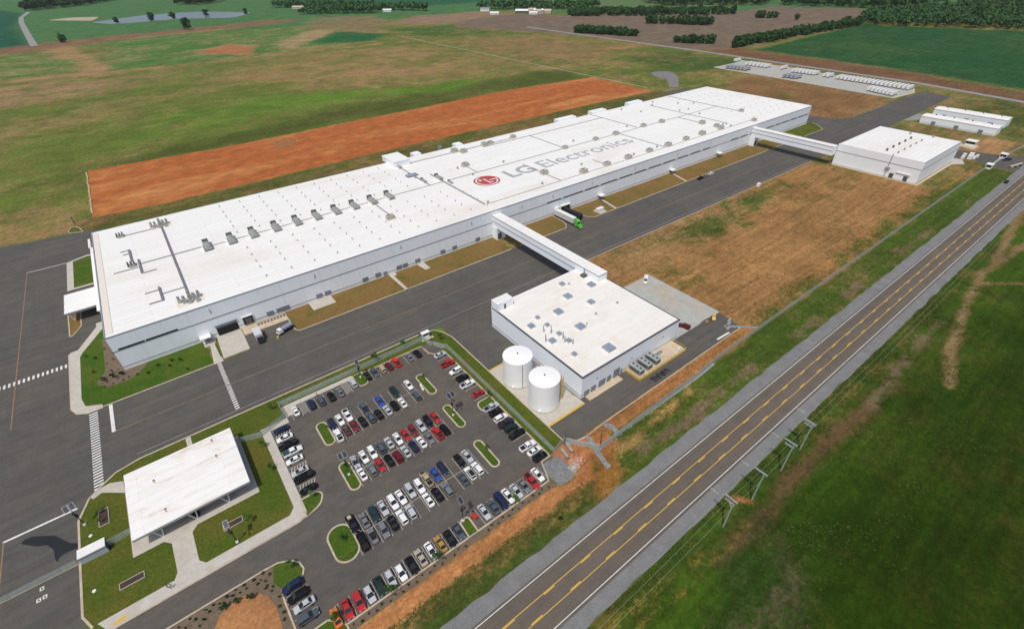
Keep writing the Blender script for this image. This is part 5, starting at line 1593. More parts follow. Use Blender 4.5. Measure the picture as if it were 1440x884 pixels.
# stored goods at the yard's end
for x, y, w, d, h, m_, lab in ((192.0, -119.6, 2.6, 0.9, 1.0, M_UNIT_B, "dark grey pallet stack in the middle of the yard's far corner"), (194.2, -118.4, 2.4, 0.8, 0.9, M_UNIT, "pale grey pallet stack against the yard's far earth bank"), (189.6, -121.0, 2.6, 0.8, 0.8, M_UNIT, "grey pallet stack nearest the kerb in the yard's far corner")):
    p = thing("pallet_stack", lab, "pallets", (x, y, 0.02), R(8), "stacked goods at the yard's far corner")
    MB().box(-w / 2, w / 2, -d / 2, d / 2, 0.16, h).obj("load", m_, p)
    MB().box(-w / 2 - 0.1, w / 2 + 0.1, -d / 2 - 0.05, d / 2 + 0.05, 0, 0.15).obj("pallet", M_WOOD, p)
p = thing("yellow_lift", "small pale yellow lifting machine parked off the concrete pad", "machine", (190.8, -113.6, 0.05), R(35))
MB().box(-1.5, 1.5, -0.7, 0.7, 0.35, 1.0).obj("chassis", mat("pale_yellow", (0.62, 0.52, 0.20), 0.6, 0.1), p)
MB().box(-0.3, 1.2, -0.6, 0.6, 1.0, 1.9).obj("cab", M_YEL, p)
for x in (-1, 1):
    for y in (-0.75, 0.75):
        MB().tube((x, y - 0.12, 0.38), (x, y + 0.12, 0.38), 0.38, 10).obj("wheel", M_TYRE, p)
p = thing("pipe_bundle", "white pipes lying along the kerb at the yard's far end", "pipes", (184.2, -122.3, 0.02), R(-3))
for k in range(3):
    MB().tube((-3.6, k * 0.25 - 0.25, 0.14), (3.6, k * 0.25 - 0.25, 0.14), 0.12, 6).obj("pipe", M_CURB, p)
p = thing("tarp_bundle", "orange-brown crate between the yellow machine and the maroon car", "crate", (186.7, -113.4, 0.03), R(20))
MB().box(-0.7, 0.7, -0.5, 0.5, 0.1, 0.7).obj("crate", M_CLAY2, p)
MB().box(-0.75, 0.75, -0.55, 0.55, 0, 0.1).obj("pallet", M_WOOD, p)
for x, y, lab in ((102.3, -124.3, "grey slab stack nearer the curved kerb on the bare red earth"), (99.8, -125.0, "grey slab stack nearer the stone bed on the bare red earth")):
    p = thing("slab_stack", lab, "slabs", (x, y, 0.02), R(78), "grey slab stacks on the red earth")
    for k in range(2):
        MB().box(-1.7 + k * 1.75, -0.05 + k * 1.75, -0.45, 0.45, 0.12, 0.6).obj("slab_pack", M_UNIT, p)
    MB().box(-1.8, 1.8, -0.5, 0.5, 0, 0.11).obj("skid", M_WOOD, p)
fr = thing("formwork_frame", "square timber frame with a concrete cap beside pinkish rubble", "frame", (98.6, -130.2, 0.02), R(10))
for x0, x1, y0, y1 in ((-1.3, 1.3, -1.2, -1.0), (-1.3, 1.3, 1.0, 1.2), (-1.3, -1.1, -1.0, 1.0), (1.1, 1.3, -1.0, 1.0)):
    MB().box(x0, x1, y0, y1, 0, 0.35).obj("board", M_CONC_T, fr)
MB().box(-0.8, 0.8, -0.7, 0.7, 0, 0.2).obj("cap", M_CONC_G, fr)
rub = MB()
for k in range(90):
    x, y, s = 101.0 + ro.gauss(0, 0.9), -129.0 + ro.gauss(0, 1.0), ro.uniform(0.08, 0.24)
    rub.frustum((x - s, x + s, y - s, y + s), (x - s * .6, x + s * .5, y - s * .5, y + s * .7), 0.0, s * ro.uniform(0.7, 1.4))
tag(rub.obj("rubble_patch", mat("pink_rubble", (0.50, 0.30, 0.25), 0.9, 0.25, 0.8)), kind="stuff")
rip = MB()
for k in range(900):
    if k < 330:
        x, y = ro.uniform(91.3, 98.2), ro.uniform(-132.3, -123.9)
        s = ro.uniform(0.12, 0.3)
    else:
        seg = ro.choice([((116.9, -124.3), (118.3, -126.8)), ((118.3, -126.8), (117.6, -129.2)), ((109.6, -124.9), (107.8, -130.4)), ((107.8, -130.4), (106.4, -136.3)), ((190, -119), (199.5, -127.6)), ((108, -130.2), (158, -129.7)), ((108, -130.2), (140, -129.6))])
        t = ro.random()
        x, y = seg[0][0] + (seg[1][0] - seg[0][0]) * t + ro.gauss(0, 0.45), seg[0][1] + (seg[1][1] - seg[0][1]) * t + ro.gauss(0, 0.3)
        s = ro.uniform(0.1, 0.26)
    a = ro.uniform(0, 6.28)
    q = [(x + s * ro.uniform(0.7, 1.2) * math.cos(a + i * 1.257), y + s * ro.uniform(0.7, 1.2) * math.sin(a + i * 1.257)) for i in range(5)]
    z = s * ro.uniform(0.6, 1.2) + 0.03
    rip.add([(u, v, 0.0) for u, v in q] + [(x + (u - x) * .55, y + (v - y) * .55, z) for u, v in q], [(i, (i + 1) % 5, 5 + (i + 1) % 5, 5 + i) for i in range(5)] + [(5, 6, 7, 8, 9)])
tag(rip.obj("riprap_stones", M_STONE), kind="stuff")
# raised beds in the lawn
for x0, x1, y0, y1, lab in ((-10.6, -8.6, -67.5, -62.1, "square dark planting bed near the crosswalk end of the canopy lawn"), (-7.6, -2.8, -89.5, -87.9, "narrow dark planting bed on the lawn below the white gate shelter"), (15.0, 19.4, -88.8, -87.2, "narrow dark planting bed under the solar lamp on the lawn")):
    b = thing("planting_box", lab, "planting bed", ((x0 + x1) / 2, (y0 + y1) / 2, 0.1), 0, "framed planting beds on the lawns")
    hx, hy = (x1 - x0) / 2, (y1 - y0) / 2
    MB().box(-hx, hx, -hy, hy, 0, 0.1).obj("soil", M_SOIL, b)
    for q in ((-hx - .15, hx + .15, -hy - .15, -hy), (-hx - .15, hx + .15, hy, hy + .15), (-hx - .15, -hx, -hy, hy), (hx, hx + .15, -hy, hy)):
        MB().box(*q, 0, 0.2).obj("edging", M_CONC_G, b)
for x, y, lab in ((-12.6, -69.0, "round white utility lid on the lawn near the solar lamp"), (-12.5, -86.0, "round white utility lid on the lawn's lower kerb side")):
    k = thing("manhole_cover", lab, "manhole", (x, y, 0.1), 0, "white lids on the canopy lawn")
    MB().tube((0, 0, 0), (0, 0, 0.18), 0.42, 12).obj("collar", M_CURB, k)
    MB().tube((0, 0, 0.18), (0, 0, 0.24), 0.3, 12).obj("lid", M_CURB, k)
for x, y, c, lab in ((67.7, -125.4, (0.45, 0.04, 0.02), "red hand cart standing on the asphalt beside the kerb island"),):
    k = thing("hand_cart", lab, "cart", (x, y, 0.03), R(30))
    MB().frustum((-0.45, 0.45, -0.8, 0.8), (-0.55, 0.55, -0.95, 0.95), 0.35, 0.85).obj("tub", mat("cart_red", c, 0.5, 0.1), k)
    for dx in (-0.45, 0.45):
        for dy in (-0.6, 0.6):
            MB().tube((dx - 0.05, dy, 0.18), (dx + 0.05, dy, 0.18), 0.18, 8).obj("wheel", M_TYRE, k)
    MB().box(-0.4, 0.4, 1.0, 1.06, 0.6, 1.1).obj("handle", M_GALV, k)
k = thing("loading_pump", "orange-yellow barrel pump on the asphalt near the box truck", "pump", (49.2, -16.3, 0.02), 0)
MB().box(-0.5, 0.5, -0.5, 0.5, 0, 0.3).obj("base", M_BAND, k)
MB().tube((0, 0, 0.3), (0, 0, 1.1), 0.42, 10).obj("barrel", M_YEL, k)
k = thing("bike_rack_box", "pair of white seats on the island edge beside the slate car", "bench", (80.0, -75.0, 0.03), R(80))
for dx in (-0.9, 0.9):
    MB().box(dx - 0.6, dx + 0.6, -0.3, 0.3, 0.1, 0.55).obj("seat", M_CURB, k)
MB().box(-1.5, 1.5, -0.2, 0.2, 0, 0.1).obj("rail", M_GALV, k)

# ------------------------------------------------------------------ solar street lamps and utility poles
def solar_lamp(x, y, h, double, label, z=0.1, pan=0.0, dark=False):
    t = thing("solar_lamp", label, "street lamp", (x, y, z), pan, "solar street lamps")
    MB().tube((0, 0, 0), (0, 0, 0.55), 0.34, 10).obj("concrete_foot", M_CURB, t)
    MB().tube((0, 0, 0.55), (0, 0, h), 0.11, 8, 0.08).obj("pole", M_BLACK, t)
    MB().box(-0.3, 0.3, -0.25, 0.25, h * 0.52, h * 0.52 + 0.75).obj("battery_box", M_BLACK, t)
    ar = MB().tube((0, 0, h - 1.3), (0, -1.5, h - 1.0), 0.06, 6).obj("lamp_arm", M_BLACK, t)
    MB().box(-0.22, 0.22, -1.95, -1.3, h - 1.05, h - 0.93).obj("lamp_head", M_BLACK, ar)
    for dx in ((-0.62, 0.62) if double else (0.0,)):
        w, d = 0.54, 0.95
        c, s = math.cos(R(28)), math.sin(R(28))
        pm = MB()
        for zz in (0.0, 0.07):
            pass
        q = [(-w, -d), (w, -d), (w, d), (-w, d)]
        vs = [(dx + a, b * c, h + 0.15 + b * s) for a, b in q] + [(dx + a, b * c, h + 0.22 + b * s) for a, b in q]
        pm.add(vs, [(0, 3, 2, 1), (4, 5, 6, 7), (0, 1, 5, 4), (1, 2, 6, 5), (2, 3, 7, 6), (3, 0, 4, 7)])
        fo = pm.obj("panel_frame", M_GALV, t)
        w, d = w - 0.06, d - 0.06
        q = [(-w, -d), (w, -d), (w, d), (-w, d)]
        MB().add([(dx + a, b * c, h + 0.228 + b * s) for a, b in q], [(0, 1, 2, 3)]).obj("solar_panel", M_PANEL, fo)
    return t


solar_lamp(81.9, -92.1, 9.0, True, "twin-panel solar lamp on the slim grass island by the red pickup", 0.12)
solar_lamp(46.9, -92.6, 8.4, True, "twin-panel solar lamp on the slim grass island beside the silver and white cars", 0.12)
solar_lamp(64.9, -124.4, 9.0, False, "single-panel solar lamp on the kerb island beside the red cart", 0.12)
solar_lamp(16.9, -94.1, 8.0, False, "single-panel solar lamp on the lawn between canopy and sidewalk")
solar_lamp(-13.6, -64.4, 7.6, True, "twin-panel solar lamp at the curved kerb by the white stop line", 0.1, R(12))
solar_lamp(65.6, -57.0, 7.0, False, "solar lamp with a narrow panel on the island in the upper fence row", 0.12)
solar_lamp(-10.9, 157.6, 5.5, False, "lone thin lamp on the planted island beyond the hall's far corner", 0.1)
for x, y, h, lab in ((109.3, -130.0, 7.2, "bare dark wooden pole standing on the stone channel"), (102.0, -122.6, 6.2, "bare thin dark pole at the grass tip beside the wire fence"), (94.1, -57.6, 4.4, "short dark post at the parking lot's top corner")):
    t = thing("wooden_pole", lab, "pole", (x, y, 0.02), 0, "bare dark poles")
    MB().tube((0, 0, 0), (0, 0, h), 0.13, 8, 0.09).obj("shaft", M_WOOD, t)
    MB().tube((0, 0, h), (0, 0, h + 0.12), 0.11, 8).obj("cap", M_DARK, t)
UP = [(116.4, -166.45, 11.0), (128.6, -166.9, 11.6), (143.7, -166.85, 11.4), (155.0, -166.5, 11.2)]
for (x, y, h), lab in zip(UP, ("pale steel power pole nearest the open end of the line, two crossarms", "second pale steel power pole of the line, beside the bare earth patch", "third pale steel power pole of the line, with a small lower crossarm", "last pale steel power pole of the line, with stacked crossarms")):
    t = thing("power_pole", lab, "utility pole", (x, y, 0), 0, "power poles along the highway")
    MB().tube((0, 0, 0), (0, 0, h + 0.3), 0.21, 10, 0.15).obj("shaft", M_GALV, t)
    arms = ((h, 1.75), (h - 1.4, 1.2)) if x not in (128.6,) else ((h, 1.75),)
    for z, w in arms + (((h - 0.5, 1.6),) if x > 150 else ()):
        a = MB().box(-0.16, 0.16, -w + 0.9, w + 0.9, z, z + 0.26).obj("crossarm", M_GALV, t)
        for k in (-1, 0, 1):
            yy = 0.9 + k * (w - 0.15)
            MB().tube((0, yy, z + 0.26), (0, yy, z + 0.55), 0.09, 6).obj("insulator", M_BAND, a)
    if x < 120:
        MB().tube((-0.1, 0, h - 2.6), (-0.1, 1.5, h - 0.6), 0.13, 6).obj("strut", M_GALV, t)
for k, lab in ((-1, "lower pale overhead wire strung along the power poles"), (0, "middle pale overhead wire strung along the power poles"), (1, "upper pale overhead wire strung along the power poles, nearest the highway")):
    w = MB()
    pts = [(20.0, -166.4 + 0.9 + k * 1.6, 10.5)] + [(p[0], p[1] + 0.9 + k * 1.6, p[2] + 0.55) for p in UP] + [(330.0, -166.0 + 0.9 + k * 1.6, 11.5)]
    for a, b in zip(pts[:-1], pts[1:]):
        L = b[0] - a[0]
        n = max(3, int(L / 8))
        prev = a
        for i in range(1, n + 1):
            s = i / n
            c = (a[0] + L * s, a[1] + (b[1] - a[1]) * s, a[2] + (b[2] - a[2]) * s - 4 * s * (1 - s) * L * 0.012)
            w.tube(prev, c, 0.022, 4)
            prev = c
    tag(w.obj("overhead_wire", M_GALV), lab, "wire", "overhead wires")

# ------------------------------------------------------------------ wire fences
def fence(pts, h, label, step=3.0, top=True):
    f = thing("wire_fence", label, "fence")
    panel, rail = MB(), MB()
    post = MB().tube((0, 0, 0), (0, 0, h + 0.1), 0.045, 6).mesh("post", M_GALV)
    cnt = 0
    for a, b in zip(pts[:-1], pts[1:]):
        va, vb = Vector(a), Vector(b)
        L = (vb - va).length
        n = max(1, round(L / step))
        panel.add([(a[0], a[1], 0.05), (b[0], b[1], 0.05), (b[0], b[1], h), (a[0], a[1], h)], [(0, 1, 2, 3)])
        rail.tube((a[0], a[1], h), (b[0], b[1], h), 0.035, 5)
        rail.tube((a[0], a[1], 0.12), (b[0], b[1], 0.12), 0.025, 4)
        for i in range(n):
            p = va + (vb - va) * (i / n)
            put("post", post, f, (p.x, p.y, 0))
            cnt += 1
    put("post", post, f, (pts[-1][0], pts[-1][1], 0))
    panel.obj("wire_mesh", M_MESH, f)
    rail.obj("rail", M_GALV, f)
    return f


fence([(39.1, -59.6), (38.8, -53.4), (63.8, -53.2), (93.0, -52.6), (93.2, -56.0), (96.8, -62.0), (97.6, -62.0), (97.6, -122.9), (102.4, -121.7)], 2.2, "wire fence wrapping the parking lot's upper and tank sides")
fence([(24.9, -61.0), (31.0, -62.8), (39.1, -59.6)], 2.2, "short wire fence from the canopy to the lot's corner sidewalk")
fence([(102.4, -121.7), (104.4, -124.6), (108.9, -130.3), (158, -129.4), (170, -128.6), (230, -128.45), (476.5, -128.45)], 2.4, "long wire fence between the dry field and the highway verge", 3.4)
fence([(513.5, -129.2), (540, -131), (700, -160)], 2.4, "wire fence running on past the distant gate", 3.4)
fence([(-8.9, -75.0), (-2.6, -74.6)], 2.2, "short wire fence between white shelter and canopy roof")
gt = thing("sliding_gate", "long low sliding wire gate across the entrance lanes", "gate", (-15, -76.0, 0))
MB().box(-26, -0.2, -0.06, 0.06, 0.08, 0.36).obj("bottom_rail", M_CONC_T, gt)
for z in (1.1, 1.95):
    MB().box(-26, -0.2, -0.035, 0.035, z, z + 0.07).obj("rail", M_GALV, gt)
for k in range(9):
    MB().box(-26 + 3.2 * k, -25.92 + 3.2 * k, -0.04, 0.04, 0.37, 1.94).obj("upright", M_GALV, gt)
MB().add([(-26, 0, 0.37), (-0.2, 0, 0.37), (-0.2, 0, 1.94), (-26, 0, 1.94)], [(0, 1, 2, 3)]).obj("wire_mesh", M_MESH, gt)
gt = thing("gate_barrier", "white gate closing the distant access road between two booths", "gate", (495, -129.2, 0))
MB().box(-13.5, 13.5, -0.1, 0.1, 0.2, 0.5).obj("bottom_rail", M_CURB, gt)
MB().box(-13.5, 13.5, -0.08, 0.08, 1.7, 1.9).obj("top_rail", M_CURB, gt)
for k in range(10):
    MB().box(-13.5 + 3.0 * k - 0.06, -13.5 + 3.0 * k + 0.06, -0.07, 0.07, 0.5, 1.7).obj("upright", M_CURB, gt)
ms = thing("entry_wall", "low pale curved entry wall in dark shrubs beside the highway turn", "wall", (496.5, -139.6, 0), R(-12))
MB().box(-7, 7, -0.5, 0.5, 0, 1.2).obj("wall", M_CONC, ms)
MB().box(-7.2, 7.2, -0.65, 0.65, 1.2, 1.35).obj("cap", M_CONC_T, ms)

# ------------------------------------------------------------------ vehicles (nose towards +Y)
def loft(mb, st):
    """st: (y, half width, z low, z shoulder, z top, half width at top)"""
    n = len(st)
    vs = []
    for y, w, zl, zs, zt, wt in st:
        vs += [(-w * 0.93, y, zl), (-w, y, (zl + zs) / 2), (-w * 0.985, y, zs), (-wt, y, zt), (wt, y, zt), (w * 0.985, y, zs), (w, y, (zl + zs) / 2), (w * 0.93, y, zl)]
    fs = []
    for i in range(n - 1):
        for k in range(8):
            a, b = i * 8 + k, i * 8 + (k + 1) % 8
            fs.append((a, b, b + 8, a + 8))
    fs.append(tuple(range(8)))
    fs.append(tuple(range(8 * n - 1, 8 * n - 9, -1)))
    return mb.add(vs, fs)


def greenhouse(mb, y0, y1, w, z0, ty0, ty1, tw, z1):
    return mb.add([(-w, y0, z0), (w, y0, z0), (w, y1, z0), (-w, y1, z0), (-tw, ty0, z1), (tw, ty0, z1), (tw, ty1, z1), (-tw, ty1, z1)],
                  [(0, 3, 2, 1), (4, 5, 6, 7), (0, 1, 5, 4), (1, 2, 6, 5), (2, 3, 7, 6), (3, 0, 4, 7)])


KIND = {}


def make_kind(kind):
    L, Wd = {'sedan': (4.75, 0.91), 'suv': (4.75, 0.95), 'pickup': (5.6, 0.99), 'convertible': (4.5, 0.9), 'van': (5.3, 0.98), 'hatch': (4.3, 0.89)}[kind]
    h = L / 2
    body, roof, glass = MB(), MB(), MB()
    hz = {'sedan': 0.0, 'convertible': -0.02, 'suv': 0.12, 'pickup': 0.16, 'van': 0.14, 'hatch': 0.02}[kind]
    loft(body, [(-h, Wd * 0.80, 0.38, 0.66 + hz, 0.82 + hz, Wd * 0.66), (-h + 0.14, Wd * 0.93, 0.26, 0.76 + hz, 0.95 + hz, Wd * 0.76), (-h + 0.8, Wd, 0.22, 0.80 + hz, 0.98 + hz, Wd * 0.82), (0, Wd, 0.21, 0.80 + hz, 0.97 + hz, Wd * 0.83),
                (h - 1.35, Wd, 0.21, 0.80 + hz, 0.95 + hz, Wd * 0.82), (h - 0.5, Wd * 0.96, 0.23, 0.72 + hz, 0.86 + hz, Wd * 0.76), (h - 0.1, Wd * 0.86, 0.30, 0.62 + hz, 0.72 + hz, Wd * 0.68), (h, Wd * 0.74, 0.36, 0.55 + hz, 0.62 + hz, Wd * 0.6)])
    g = {'sedan': (-1.78, 1.12, 0.80, 0.95, -1.02, 0.12, 0.60, 1.43), 'hatch': (-2.02, 1.05, 0.80, 0.97, -1.55, 0.15, 0.62, 1.48), 'suv': (-2.22, 1.12, 0.84, 1.07, -1.92, 0.28, 0.66, 1.72),
         'pickup': (-0.85, 1.38, 0.86, 1.11, -0.62, 0.68, 0.68, 1.80), 'van': (-2.52, 1.75, 0.86, 1.09, -2.42, 0.95, 0.74, 1.98), 'convertible': (-0.2, 0.95, 0.76, 0.95, 0.28, 0.42, 0.62, 1.28)}[kind]
    y0, y1, w, z0, t0, t1, tw, z1 = g
    greenhouse(glass, y0, y1, w, z0 - 0.02, t0, t1, tw, z1)
    if kind != 'convertible':
        roof.frustum((-tw - 0.04, tw + 0.04, t0 - 0.06, t1 + 0.05), (-tw + 0.05, tw - 0.05, t0 + 0.06, t1 - 0.08), z1 - 0.02, z1 + 0.05)
        for sx in (-1, 1):
            roof.tube((sx * w, y1 - 0.02, z0), (sx * tw, t1, z1), 0.05, 4)
            roof.tube((sx * w, y0 + 0.02, z0), (sx * tw, t0, z1), 0.07, 4)
            m0 = (y0 + y1) / 2 - 0.1
            roof.tube((sx * (w + 0.005), m0, z0), (sx * (tw + 0.01), (t0 + t1) / 2, z1), 0.045, 4)
            if kind in ('suv', 'hatch', 'van'):
                roof.tube((sx * w, y0 + 0.75, z0), (sx * tw, t0 + 0.7, z1), 0.05, 4)
            roof.box(sx * (Wd + 0.02) - 0.1, sx * (Wd + 0.02) + 0.1, y1 - 0.42, y1 - 0.26, z0 - 0.02, z0 + 0.13)
    t = bpy.data.objects.new("parked_car", None)
    t.empty_display_size = 0.5
    COL.objects.link(t)
    body.obj("body", M_PAINT, t)
    glass.obj("window_glass", M_GLASS, t)
    if kind == 'convertible':
        seats = MB()
        seats.box(-0.66, 0.66, -1.35, 0.1, 0.955, 0.965)
        for sx in (-0.36, 0.36):
            seats.box(sx - 0.25, sx + 0.25, -0.55, -0.35, 0.96, 1.25).box(sx - 0.25, sx + 0.25, -1.25, -1.1, 0.96, 1.15)
        seats.obj("seat", M_BLACK, t)
    else:
        roof.obj("roof", M_PAINT, t)
    if kind == 'pickup':
        MB().box(-0.74, 0.74, -h + 0.22, -1.0, 1.128, 1.14).obj("cargo_bed", M_BLACK, t)
        rl = MB()
        rl.box(-0.86, -0.74, -h + 0.12, -0.95, 1.0, 1.26).box(0.74, 0.86, -h + 0.12, -0.95, 1.0, 1.26).box(-0.74, 0.74, -h + 0.1, -h + 0.2, 1.0, 1.26)
        rl.obj("bed_side", M_PAINT, t)
    for sx in (-1, 1):
        for yy in (h - 0.92, -h + 0.98):
            r = 0.33 + (0.05 if kind in ('suv', 'pickup', 'van') else 0)
            MB().tube((sx * (Wd - 0.21), yy, r), (sx * (Wd + 0.015), yy, r), r, 12).obj("wheel", M_TYRE, t)
        MB().box(sx * Wd * 0.58 - 0.2, sx * Wd * 0.58 + 0.2, h - 0.16, h - 0.01, 0.53 + hz, 0.68 + hz).obj("headlight", M_LAMP, t)
        MB().box(sx * Wd * 0.66 - 0.16, sx * Wd * 0.66 + 0.16, -h - 0.01, -h + 0.16, 0.66 + hz, 0.84 + hz).obj("tail_light", M_TAIL, t)
    KIND[kind] = t
    return t


PAINT = {'white': (0.78, 0.78, 0.77), 'silver': (0.46, 0.48, 0.50), 'grey': (0.17, 0.18, 0.19), 'slate': (0.075, 0.095, 0.115), 'black': (0.007, 0.008, 0.009), 'navy blue': (0.015, 0.025, 0.07), 'blue': (0.03, 0.08, 0.34),
         'red': (0.42, 0.025, 0.03), 'bright red': (0.62, 0.035, 0.02), 'dark red': (0.20, 0.02, 0.025), 'maroon': (0.14, 0.012, 0.022), 'brown': (0.10, 0.05, 0.045), 'tan': (0.42, 0.34, 0.22), 'beige': (0.40, 0.36, 0.28),
         'gold': (0.38, 0.22, 0.05), 'orange': (0.62, 0.16, 0.03), 'dark green': (0.012, 0.035, 0.028), 'dark teal': (0.015, 0.04, 0.05), 'dark violet': (0.035, 0.025, 0.045)}
SHOWN = {'suv': 'SUV', 'sedan': 'sedan', 'pickup': 'pickup', 'van': 'van', 'convertible': 'open car', 'hatch': 'hatchback'}
USED = set()


def car(kind, colour, x, y, rz, label, group, z=0.03, flat=None, name=None):
    if kind not in KIND:
        make_kind(kind)
    src = KIND[kind]
    if kind in USED:
        o = copy_tree(src, (x, y, z), rz)
    else:
        USED.add(kind)
        o = src
        o.location = (x, y, z)
        o.rotation_euler = (0, 0, rz)
    c = PAINT[colour]
    for ch in o.children:
        if ch.data.materials and ch.data.materials[0] == M_PAINT:
            ch.color = (c[0], c[1], c[2], 1)
    tag(o, label, SHOWN[kind].lower() if kind in ('pickup', 'van') else 'car', group)
    return o


